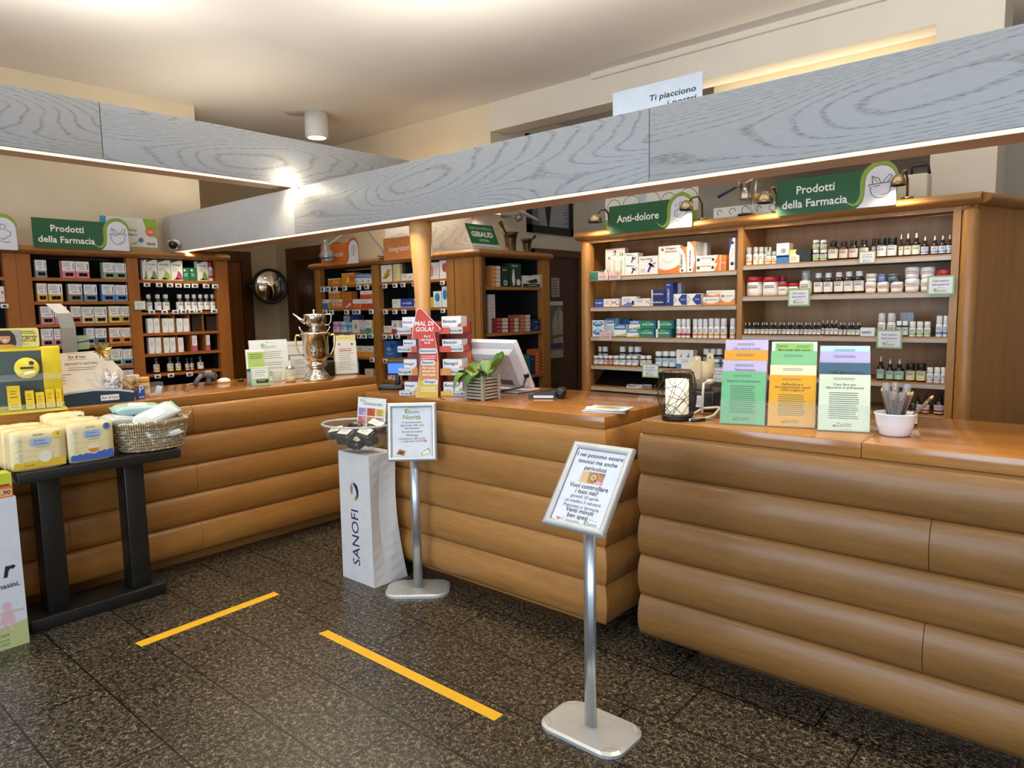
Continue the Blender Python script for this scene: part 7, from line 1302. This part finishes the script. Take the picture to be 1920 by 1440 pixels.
def icon_atom(m, cx, cz, s, y, c):
    for dx, dz, r in ((-.2, .25, .14), (.2, .28, .14), (0, .4, .12), (-.1, .05, .1), (.2, .05, .1)): m.stroke([(cx+dx*s+r*s*math.cos(a), cz+dz*s+r*s*math.sin(a)) for a in [PI*2*i/10 for i in range(9)]], .03*s, y, c)
    m.stroke([(cx, cz-.0*s), (cx+.05*s, cz-.25*s), (cx-.1*s, cz-.35*s)], .03*s, y, c); m.stroke([(cx-.3*s, cz-.15*s), (cx+.25*s, cz-.2*s)], .03*s, y, c)
def leaf_sign(label, loc, rz, w, h, texts, base, swoosh, icon, tcol='f2f2f0', tilt=0, stroke='3c4a2c'):
    t = thing('category_sign', label, 'sign', loc, rz); F = trs((0, 0, 0), 0, -tilt); r = .122*w; xr = w/2; xc = xr-r*1.02; zc = h*1.07-r; m = MB(F)
    out = [(-w/2, .02*w), (-w/2+.015*w, 0), (xr-.01*w, 0), (xr, .01*w)]+[(xc+r*math.cos(a), zc+r*math.sin(a)) for a in [PI*i/12 for i in range(8)]]+[(xc+r*math.cos(a), max(h, zc+r*math.sin(a))) for a in [PI*i/12 for i in range(8, 11)]]+[(-w/2, h)]
    m.prism(out, 0, .006, base); m.build('board', t); m = MB(F); y = -.0008
    wh = [(xr-2*r-.07*w, .0015), (xr-.012*w, .0015), (xr-.001, .01*w)]+[(xc+r*.97*math.cos(a), zc+r*.97*math.sin(a)) for a in [PI*i/14 for i in range(15)]]+[(xc-r, h*.35), (xc-r*1.1, h*.18), (xc-r*1.35, h*.06)]
    m.flat(wh, y, SW); so = [(xc+r*1.0*math.cos(a), zc+r*1.0*math.sin(a)) for a in [PI*(.06+.94*i/14) for i in range(15)]]+[(xc-r, h*.36), (xc-r*1.12, h*.2), (xc-r*1.4, h*.09), (xc-r*1.75, h*.07), (xc-r*2.15, h*.16), (xc-r*2.4, h*.3)]
    n = len(so)
    for i in range(n-1):
        k = lambda j: .075*r*4*(.45+.55*min(1, j/5))*(1 if j < n-4 else (n-1-j)/4+.05); (x0, z0), (x1, z1) = so[i], so[i+1]
        def nn(j): a_, b_ = so[max(0, j-1)], so[min(n-1, j+1)]; dx, dz = b_[0]-a_[0], b_[1]-a_[1]; l = math.hypot(dx, dz); return (-dz/l, dx/l)
        p, q_ = nn(i), nn(i+1); s = -1
        m.flat([(x1, z1), (x1+s*q_[0]*k(i+1), z1+s*q_[1]*k(i+1)), (x0+s*p[0]*k(i), z0+s*p[1]*k(i)), (x0, z0)], y-.0004, swoosh)
    for s_, x_, z_, sz in texts: m.text(s_, -w/2+x_*w, z_*h, sz*h, y-.0006, M(tcol, .5), 'c', .018)
    icon(m, xc, h*.52, r*1.5, y-.0006, M(stroke, .6)); m.build('print', t); return t
def sgn(axis, c, pl, pr, ptl, pbl):
    on = ony if axis == 'y' else onx; a, b = on(pl[0], pl[1], c), on(pr[0], pr[1], c); zt, zb = on(pl[0], ptl, c).z, on(pl[0], pbl, c).z; p = (a+b)/2; p.z = zb; return p, abs((b.x-a.x) if axis == 'y' else (b.y-a.y)), zt-zb
PF = [('Prodotti', .345, .57, .31), ('della Farmacia', .335, .19, .31)]
p, w, h = sgn('x', LCX+.066, (61, 440), (242, 450), 407, 463); leaf_sign('green sign with pharmacy product lettering on the left cabinet top', p, PI/2, w, h, PF, GRN, OLV, icon_mortar)
p2, _, _ = sgn('x', LCX+.066, (-170, 430), (11.5, 440), 407, 461); leaf_sign('white arched end of a green sign, cut by the left photo edge', p2+Vector((0, 0, -.0)), PI/2, w, h, [], GRN, OLV, icon_body)
p, w, h = sgn('y', RCY-.068, (1142, 410), (1298, 400), 388, 440); leaf_sign('green pain relief sign with a figure drawing on the right cabinet', p, 0, w, h, [('Anti-dolore', .36, .40, .36)], GRN, OLV, icon_body)
p, w, h = sgn('y', RCY-.068, (1456, 372), (1681, 355), 340, 406); leaf_sign('larger green pharmacy products sign on the right cabinet', p, 0, w, h, PF, GRN, OLV, icon_mortar)
ORS, ORD = M('d8732c', .45), M('c85a1c', .45)
p, w, h = sgn('y', CY-.07, (602, 480), (672, 474), 460, 499.5); leaf_sign('orange supplements sign partly behind the grey task lamp', p, 0, w, h, [('Integratori', .36, .38, .34)], ORS, ORD, icon_atom, 'f4e6d8', 0, '6a5444')
p, w, h = sgn('y', CY-.07, (719, 468), (810, 458), 448, 489); leaf_sign('paler orange supplements sign behind the wooden column', p, 0, w, h, [('Integratori', .34, .38, .34)], M('dc8a50', .45), M('d0702c', .45), icon_atom, 'f4e6d8', 0, '6a5444')
# card standing on the long beam
a, b = ony(1149, 190, B2Y+.06), ony(1317, 140, B2Y+.06); t = thing('card_sign', 'pale blue-white card with black slogan standing on the long beam', 'sign', ((a.x+b.x)/2, B2Y+.06, B2B-.002)); w = b.x-a.x; zt = ony(1230, 154, B2Y+.06).z-B2B
MB().box(-w/2, w/2, 0, .004, 0, zt, M('dde3ec', .6)).build('card', t); m = MB(); xr_ = ony(1305, 168, B2Y+.06).x-(a.x+b.x)/2; z1 = ony(1305, 169, B2Y+.06).z-B2B; z2 = ony(1305, 182.5, B2Y+.06).z-B2B; m.text('Ti piacciono', xr_, z1, .035, -.0008, INK, 'r', .015, .225, None, .12); m.text('i nostri', xr_, z2-.008, .035, -.0008, INK, 'r', .015, .135, None, .12); m.build('print', t)
# supplement poster behind the left sign
a, b = onx(188, 430, LCX-.1), onx(294, 440, LCX-.1); zt, zb = onx(240, 408, LCX-.1).z, 2.162; t = thing('promo_board', 'white and lime promotional board behind the left green sign', 'sign', (LCX-.1, (a.y+b.y)/2, zb), PI/2); w = b.y-a.y; h = zt-zb
MB().box(-w/2, w/2, 0, .004, 0, h, M('e6e6e2', .5)).build('board', t); m = MB(); y = -.0006; m.rect(-w/2, -w*.39, h*.6, h, y, M('3f9cc4', .5)); m.flat([(w*.25, h), (w/2, h), (w/2, h*.3), (w*.32, h*.55)], y, M('8fb63c', .5)); m.disc(w*.38, h*.55, h*.17, y-.0005, M('e0743c', .5), 20); m.text('120', w*.38, h*.50, h*.14, y-.001, M('f6efe6', .5), 'c', .02); m.text('Per la tua', -w*.2, h*.74, h*.13, y, INK, 'c', .01); m.text('protezione', -w*.02, h*.54, h*.13, y, INK, 'c', .01); m.text('chiaro!', .04*w, h*.38, h*.13, y, INK, 'c', .01); m.text('teva', w*.38, h*.08, h*.18, y, M('3a4a44', .5), 'c', .02)
m.disc(w*.2, h*.24, h*.09, y, M('4f8fb8', .5), 16); m.flat([(-w*.02, h*.05), (w*.14, h*.2), (w*.2, h*.3), (w*.1, h*.1)], y, M('8fb63c', .5)); m.build('print', t)
# boards behind the right-hand signs
for pl, pr, zp, lab, gr_ in ((1135, 1309, 350, 'white illustrated board standing behind the green pain relief sign', 1), (1338, 1462, 384, 'low white board with line drawings between the two green signs', 0)):
    Y_ = RCY+.11; a, b = ony(pl, 380, Y_), ony(pr, 370, Y_); zt = ony((pl+pr)/2, zp, Y_).z; t = thing('card_board', lab, 'board', ((a.x+b.x)/2, Y_, 2.128)); w = b.x-a.x; h = zt-2.128; MB().box(-w/2, w/2, 0, .004, 0, h, M('e6e4de', .5)).build('board', t); m = MB(); y = -.0006
    for i in range(5): cx = -w*.4+w*.2*i; r = h*(.2+.05*(i % 3)); m.stroke([(cx+r*math.cos(q_), h*.6+r*math.sin(q_)) for q_ in [PI*k/8 for k in range(12)]], .004, y, M('3c4040', .6))
    if gr_: m.rect(-w/2, w/2, 0, h*.3, y-.0003, M('8fae3c', .5)); m.disc(-w*.08, h*.78, h*.13, y-.0003, M('b9c0d0', .4), 16)
    m.build('print', t)
# green orthopaedic sign
xg = EX-.12; a, b = onx(888, 461, xg), onx(940, 466, xg); q = Vector((xg, (a.y+b.y)/2, 2.086)); zt = upz(Vector((xg-.1, q.y, 0)), 904, 421); t = thing('tent_sign', 'green and white orthopaedic tent sign leaning back on the end cabinet', 'sign', q, PI/2); w = abs(b.y-a.y); h = zt-2.086; tl = .42; F = trs((0, 0, 0), 0, -tl); h = h/math.cos(tl)
MB(F).box(-w/2, w/2, 0, .004, 0, h, M('d9dcd8', .5)).build('board', t); m = MB(F); y = -.0007; m.rect(-w/2, w/2, h*.24, h, y, M('1a6a3c', .45)); m.text('LINEA ORTOPEDICA', 0, h*.80, h*.12, y-.0005, M('dfe8e0', .5), 'c', .0, w*.8); m.text('GIBAUD', 0, h*.52, h*.27, y-.0005, M('e8e8e4', .5), 'c', .05, w*.78); m.text('ORTHO', 0, h*.33, h*.14, y-.0005, M('dfe8e0', .5), 'c', .02); m.text('PUNTO VENDITA CONSIGLIATO', 0, h*.08, h*.1, y-.0005, M('3a4440', .5), 'c', .0, w*.86); m.build('print', t)
BRZ = M('5a4a2c', .35, .85)
def mortar(label, px, py, wpx, pyt, pest):
    xg = EX-.16; q = onx(px, py, xg); q.z = 2.086; d_ = q.dot(FW)-CAMZ*FW.z; r = wpx*d_/1318/2; h = upz(q, px, pyt)-2.086; t = thing('mortar', label, 'mortar', q)
    MB().lathe([(0, 0), (r*.72, 0), (r*.72, h*.06), (r*.62, h*.12), (r*.66, h*.5), (r*.7, h*.55), (r*.68, h*.6), (r*.78, h*.85), (r, h), (r*.9, h), (r*.6, h*.5), (0, h*.3)], BRZ, 28).build('bowl', t)
    e = onx(pest[0], pest[1], xg)-q; e.z = upz(q, *pest)-2.086; p = thing('pestle', label.replace('mortar', "pestle in the mortar", 1) if False else ('bronze pestle standing in the %s bronze mortar' % ('large' if wpx > 28 else 'small')), 'pestle', q+Vector((0, 0, h*.5))); e = e-Vector((0, 0, h*.5)); MB().tube([(0, 0, 0), tuple(e*.7), tuple(e*.85), tuple(e)], [r*.14, r*.12, r*.2, r*.26], BRZ, 10).build('shaft', p)
mortar('large flared bronze mortar on the end cabinet top', 957.5, 462, 31, 436, (938, 419)); mortar('small bronze mortar beside the large one', 988, 466, 23, 448, (1003, 441))
# dome lamps on the right cabinet
NK = M('b3a07c', .25, 1)
for k, (x, yb, yt, wp, ax_, lab) in enumerate(((1116, 417, 399, 23, 1141, 'nickel dome lamp at the end of the right cabinet, before the pain relief sign'), (1287, 394, 375, 24, 1316, 'nickel dome lamp in front of the figure drawing on the pain relief sign'), (1434, 381, 359, 30, 1455, 'nickel dome lamp beside the metal press'), (1684, 348, 326, 31, 1699, 'nickel dome lamp at the arched end of the larger green sign'))):
    Y_ = RCY-.12; c = ony(x, yb, Y_); ct_ = ony(x, yt, Y_); r = (ony(x+wp/2, yb, Y_).x-c.x); q = ony(ax_, 400, RCY+.02); base = Vector((q.x, RCY+.03, 2.1315)); t = thing('dome_lamp', lab, 'lamp', base, 0, 'dome lamps on the right cabinet'); o_ = c-base; hh = ct_.z-c.z
    m = MB(trs(tuple(o_))); m.lathe([(r*math.cos(a), hh*math.sin(a)) for a in [PI/2*i/8 for i in range(8)]]+[(0.0, hh)], NK, 24); m.lathe([(r*.95*math.cos(a), hh*.93*math.sin(a)) for a in [PI/2*i/8 for i in range(8)]]+[(0.0, hh*.93)], M('f0e8d8', .4), 24); m.build('shade', t)
    MB(trs(tuple(o_))).lathe([(0, .004), (r*.4, .006), (r*.3, hh*.5), (0, hh*.7)], M('ffe9b8', .5, 0, 3), 14).build('bulb', t)
    MB().tube([(0, 0, 0), (0, -.01, o_.z*.3+hh*1.4), (o_.x*.3, o_.y*.3, o_.z+hh*1.5), (o_.x*.7+r*.2, o_.y*.75, o_.z+hh*1.25), (o_.x+r*.5, o_.y, o_.z+hh*.85)], .006, M('6b5a40', .3, 1), 8).build('arm', t); MB().lathe([(.03, 0), (.03, .01), (.01, .014)], NK, 16).build('base', t)
    point('dome_lamp_light', (c.x, c.y-.02, c.z-.015), 6, WARM, .025, 150, (c.x, RCY+.12, 1.2), .8)
# metal press
Y_ = RCY+.03; c = ony(1397, 386, Y_); t = thing('metal_press', 'old chromed press with blue handle standing on the right cabinet', 'tool', (c.x, Y_, 2.1315)); S_ = lambda px, py: (ony(px, py, Y_).x-c.x, 0, ony(px, py, Y_).z-2.1315); CHR = M('b9b4ac', .2, 1)
a, b = S_(1397, 375), S_(1397, 345); MB().lathe([(.035, a[2]), (.037, a[2]+.01), (.03, a[2]+.02), (.03, b[2]), (.037, b[2]+.004)], CHR, 20).build('cylinder', t)
MB().tube([S_(1346, 370), S_(1376, 353)], .009, M('24305a', .4), 8).build('handle', t); MB().tube([S_(1376, 353), S_(1395, 345), S_(1412, 336)], .008, CHR, 8).build('lever', t); MB().tube([S_(1418, 338), S_(1416, 360), S_(1421, 375)], .008, CHR, 8).tube([S_(1386, 340), S_(1386, 352)], .007, CHR, 8).build('frame_arm', t); MB().tube([(S_(1410, 372)[0], 0, a[2]), (S_(1412, 390)[0], 0, .012), (S_(1415, 391)[0], 0, .0)], .007, CHR, 8).lathe([(.045, 0), (.04, .01), (.02, .014)], M('4a463e', .4, .8), 20).build('stand', t); MB().lathe([(.016, 0), (.016, .03)], M('d8a82c', .4), 12, trs(S_(1419, 373))).build('yellow_knob', t)
Y_ = RCY+.2; a, b = ony(1655, 345, Y_), ony(1739, 345, Y_); t = thing('cream_case', 'cream case with black handle standing behind the larger green sign', 'case', ((a.x+b.x)/2, Y_, 2.1315)); w = b.x-a.x; h = ony(1715, 326, Y_).z-2.1315; MB().rbox(-w/2, w/2, 0, .12, 0, h, M('dcd3bd', .5), .01).build('case', t); MB().tube([(.02, .06, h), (.02, .06, h+.05), (.10, .06, h+.05), (.105, .06, h)], .009, K, 8).build('handle', t)
a = ony(1590, 318, RCY+.08); o = MB().rbox(-.05, .05, -.02, .02, 0, .03, glass('clear_sheet'), .004).build('clear_clip'); o.location = (a.x, RCY-.02, 0); o.location.z = ony(1590, 322, RCY-.02).z; bpy.data.objects.remove(o)
# task lamp on the centre cabinet
Y_ = CY-.02; P_ = lambda px, py, dy=0: ony(px, py, Y_+dy); bs = P_(720, 480); bs.z = 2.0865; tlm = thing('task_lamp', 'grey articulated task lamp clamped on top of the centre cabinet', 'lamp', bs); rl = lambda px, py, dy=0: tuple(P_(px, py, dy)-bs); AL = M('aab0b4', .3, .7)
el = rl(668, 404); MB().lathe([(.06, 0), (.06, .012), (.015, .018)], AL, 24).build('base', tlm); MB().tube([(0, 0, .01), rl(716, 467), rl(690, 434), el], .008, AL, 8).build('lower_arm', tlm); hd_ = rl(611, 463, -.19); MB().tube([el, rl(640, 442, -.06), hd_], .009, M('d8d8d4', .4), 8).build('upper_arm', tlm)
m = MB(trs(hd_, 0, .25, .18)); m.lathe([(.012, .035), (.026, .03), (.03, -.02), (.05, -.04), (.075, -.07), (.075, -.1), (.03, -.17), (0, -.175)][:6]+[(.07, -.1)], AL, 28); m.build('shade', tlm); m = MB(trs(hd_, 0, .25, .18)); m.lathe([(.068, -.098), (.05, -.13), (.0, -.165)], M('c6c9cb', .3, .5), 28); m.lathe([(.02, .0), (.02, .06), (.0, .062)], AL, 16); m.build('head', tlm)
# security camera under the long beam's end
q = ony(331, 462, B2Y-.03); t = thing('security_camera', 'white and black dome security camera at the left end of the long beam', 'camera', (q.x, B2Y-.045, q.z+.05), .5); MB().lathe([(0, .0), (.05, -.004), (.052, -.03), (.045, -.05)], M('dedede', .35), 24).tube([(0, .0, -.01), (0, .045, -.01)], .02, M('dedede', .35), 12).build('housing', t); MB(trs((.012, -.03, -.035), 0, -.7)).lathe([(.042, .0), (.038, -.02), (.02, -.037), (0, -.04)], M('0c0c0e', .08, 0, 0, .6), 24).build('lens_dome', t)
# round mirror by the far door
xm = -8.0; c = onx(506, 537, xm); rv = (onx(506, 505, xm).z-onx(506, 568, xm).z)/2; t = thing('round_mirror', 'round black-rimmed mirror on the wall between the two dark doors', 'mirror', c, PI/2-.25); X = Matrix.Rotation(PI/2, 4, 'X'); MB(X).tube([(rv*math.cos(2*PI*i/40), rv*math.sin(2*PI*i/40), 0) for i in range(41)], .014, M('15110e', .4), 8, None, False).build('rim', t); MB(X).lathe([(rv*.98, .008), (rv*.85, .022), (rv*.6, .042), (rv*.3, .055), (0, .06)], M('e8e8e6', .03, 1), 40).build('glass', t)
m = MB(); m.lathe([(.0, -.045), (.05, -.03), (.06, 0), (.05, .03), (0, .045)], M('15110e', .4), 16, trs((-rv*1.05, .05, .0))); m.tube([(0, .02, 0), (-.05, .33, 0)], .015, M('15110e', .4), 8); m.build('bracket', t)
# picture on the passage wall
XP = -4.548; a, b = onx(987, 430, XP), onx(1071, 447, XP); zb = (onx(987, 432, XP).z+onx(1066, 446, XP).z)/2; t = thing('framed_picture', 'black-framed grey figure picture on the passage wall', 'picture', (XP+.001, (a.y+b.y)/2, zb), PI/2); w = b.y-a.y; h = .95; m = MB(); BF = M('120f0e', .35)
for x0, x1, z0, z1 in ((-w/2, -w/2+.06, 0, h), (w/2-.04, w/2, 0, h), (-w/2, w/2, 0, .075), (-w/2, w/2, h-.06, h)): m.box(x0, x1, -.03, .0, z0, z1, BF)
m.build('frame', t); m = MB(); m.rect(-w/2+.06, w/2-.04, .075, h-.06, -.01, M('6f727c', .5)); y = -.0108; m.flat([(-.18, .078), (-.05, .078), (-.2, .8), (-.3, .8)], y, M('9a9da8', .5)); m.flat([(-.02, .078), (.3, .078), (.32, .8), (.1, .8)], y, M('a3a6ae', .5)); m.flat([(-.05, .078), (-.02, .078), (.12, .8), (-.2, .8)], y, M('23242c', .5))
for k in range(6): m.stroke([(.22+.02*(k % 3), .12+.03*k), (.3-.02*(k % 2), .13+.03*k)], .006, y-.0004, M('22232a', .5))
m.build('print', t)
# notice, and a mirror pane with its white-coat view painted on, on the passage door
XD = -4.512; a, b = onx(1034, 540, XD), onx(1049, 540, XD); z0, z1 = onx(1042, 557, XD).z, onx(1042, 521, XD).z; o = MB().box(-(b.y-a.y)/2, (b.y-a.y)/2, 0, .002, 0, z1-z0, M('a9a094', .6)).lines(-(b.y-a.y)*.4, (b.y-a.y)*.4, .02, z1-z0-.02, 6, -.0006, M('4a4440', .6)).build('paper_notice'); o.location = (XD, (a.y+b.y)/2, z0); o.rotation_euler = (0, 0, PI/2); tag(o, 'small grey paper notice pinned on the dark passage door', 'notice')
a, b = onx(1026, 600, XD), onx(1055.5, 600, XD); z0, z1 = onx(1042, 671, XD).z, onx(1042, 565, XD).z; t = thing('poster', 'tall mirror pane with a white coat painted in, on the dark passage door', 'poster', (XD, (a.y+b.y)/2, z0), PI/2); w = b.y-a.y; h = z1-z0; MB().box(-w/2, w/2, 0, .006, 0, h, M('6a665e', .4)).build('sheet', t); m = MB(); y = -.0007; CT = M('b4ab98', .6); m.flat([(-w*.1, h*.2), (w*.5, h*.2), (w*.5, h*.78), (w*.3, h*.9), (w*.05, h*.85), (-w*.2, h*.6)], y, CT); m.flat([(w*.05, h*.85), (w*.3, h*.9), (w*.2, h*.62)], y-.0004, M('8a9098', .6)); m.stroke([(w*.2, h*.62), (w*.15, h*.2)], .008, y-.0004, M('7d7462', .6)); m.rect(-w*.5, w*.5, 0, h*.14, y, M('a8a292', .6)); m.rect(-w*.3, w*.45, h*.17, h*.26, y-.0006, M('3a4660', .6)); m.flat([(-w*.5, h*.32), (w*.5, h*.38), (w*.5, h*.42), (-w*.4, h*.40)], y-.0006, M('7a6248', .6)); m.rect(-w*.5, w*.5, h*.93, h, y, M('c8d0da', .5)); m.build('print', t)
# wall light above the passage picture
xa = -4.35; q = onx(985, 404, xa); t = thing('wall_light', 'white flat-shaded wall light next to the framed picture', 'lamp', q, PI/2); MB(trs((0, 0, 0), 0, .35, .25)).rbox(-.16, .1, -.09, .09, 0, .02, M('d9d8d4', .4), .006).build('shade', t); MB(trs((-.1, 0, -.03))).lathe([(.0, -.03), (.035, -.02), (.035, .02), (.02, .03)], M('a8a49c', .35, .6), 16, trs((0, 0, 0), 0, 0, 1.2)).build('lamp_holder', t); MB().tube([(-.1, .0, -.02), (-.12, .21, .0)], .012, M('a8a49c', .35, .6), 8).build('arm', t)
# ------------------------------------------------------------------ shelf-edge cards
def lab_tag(axis, c, x0, x1, y0, y1, label, small=False):
    on = ony if axis == 'y' else onx; a, b = on(x0, y0, c), on(x1, y0, c); zt, zb = on((x0+x1)/2, y0, c).z, on((x0+x1)/2, y1, c).z; w = abs((b.x-a.x) if axis == 'y' else (b.y-a.y)); h = zt-zb; p = (a+b)/2; p.z = zb
    t = thing('shelf_card', label, 'card', p, 0 if axis == 'y' else PI/2, 'green-bordered shelf cards'); MB().box(-w/2, w/2, 0, .002, 0, h, M('93b872', .5)).build('card', t); m = MB(); y = -.0006; e = w*.07; m.rect(-w/2+e, w/2-e, e, h-e, y, M('e8e8ee', .5)); mg = M('6a4a66', .6)
    m.text('Dal nostro', 0, h*.68, w*.135, y-.0004, mg, 'c', .012); m.text('laboratorio', 0, h*.49, w*.135, y-.0004, mg, 'c', .012); logo(m, -w*.02, h*.22, w*.5, y-.0004); m.build('print', t)
for i, (x0, x1, y0, y1, l) in enumerate(((1611, 1642, 471, 494, "smallest laboratory card, on the right bay's top shelf"), (1478, 1519, 541, 574, 'laboratory card under the cream pump bottle'), (1739, 1791, 516.5, 553, 'largest laboratory card, before the red-lidded wide jar'), (1644, 1692.5, 618, 653.5, 'laboratory card below the two clear-capped bottles'), (1204, 1235, 682, 708, 'laboratory card below the tall dark jars, left bay'), (1334, 1362, 688, 717, 'laboratory card half hidden by the first leaflet rack'))):
    lab_tag('y', RCY-.014, x0, x1, y0, y1, l)
lab_tag('x', LCX+.014, 251, 272.5, 564, 581, 'little green-bordered card on the left cabinet upright')
def price_card(x0, x1, y0, y1, label, green=False):
    c = RCY-.014; a, b = ony(x0, y0, c), ony(x1, y0, c); zt, zb = ony(x0, y0, c).z, ony(x0, y1, c).z; w = b.x-a.x; h = zt-zb; p = (a+b)/2; p.z = zb; t = thing('price_card', label, 'card', p, 0, 'pink price cards'); MB().box(-w/2, w/2, 0, .002, 0, h, M('3f7a62' if green else 'e6c4bc', .5)).build('card', t); m = MB(); y = -.0006
    if green: m.rect(-w*.05, w*.5, 0, h*.85, y, M('e8cfc8', .5)); m.lines(-w*.45, w*.1, h*.86, h*.98, 1, y-.0003, M('e8f0e8', .5)); m.disc(w*.38, h*.9, h*.2, y-.0004, M('ead8d0', .5), 14)
    m.text('9,90' if False else '13,90', w*.22, h*.62, h*.24, y-.0008, M('b05060', .6), 'c', .01); m.lines(-w*(.0 if green else .4), w*.4, h*.15, h*.5, 2, y-.0006, M('8a6a66', .6)); m.build('print', t)
price_card(1106.5, 1140, 509, 526, 'green and pink price card at the left end of the top shelf', True); price_card(1142, 1163.5, 508, 525, 'pink price card next to the green and pink one'); price_card(1124, 1146.5, 622, 637.5, 'pink price card under the blue and lime cartons')
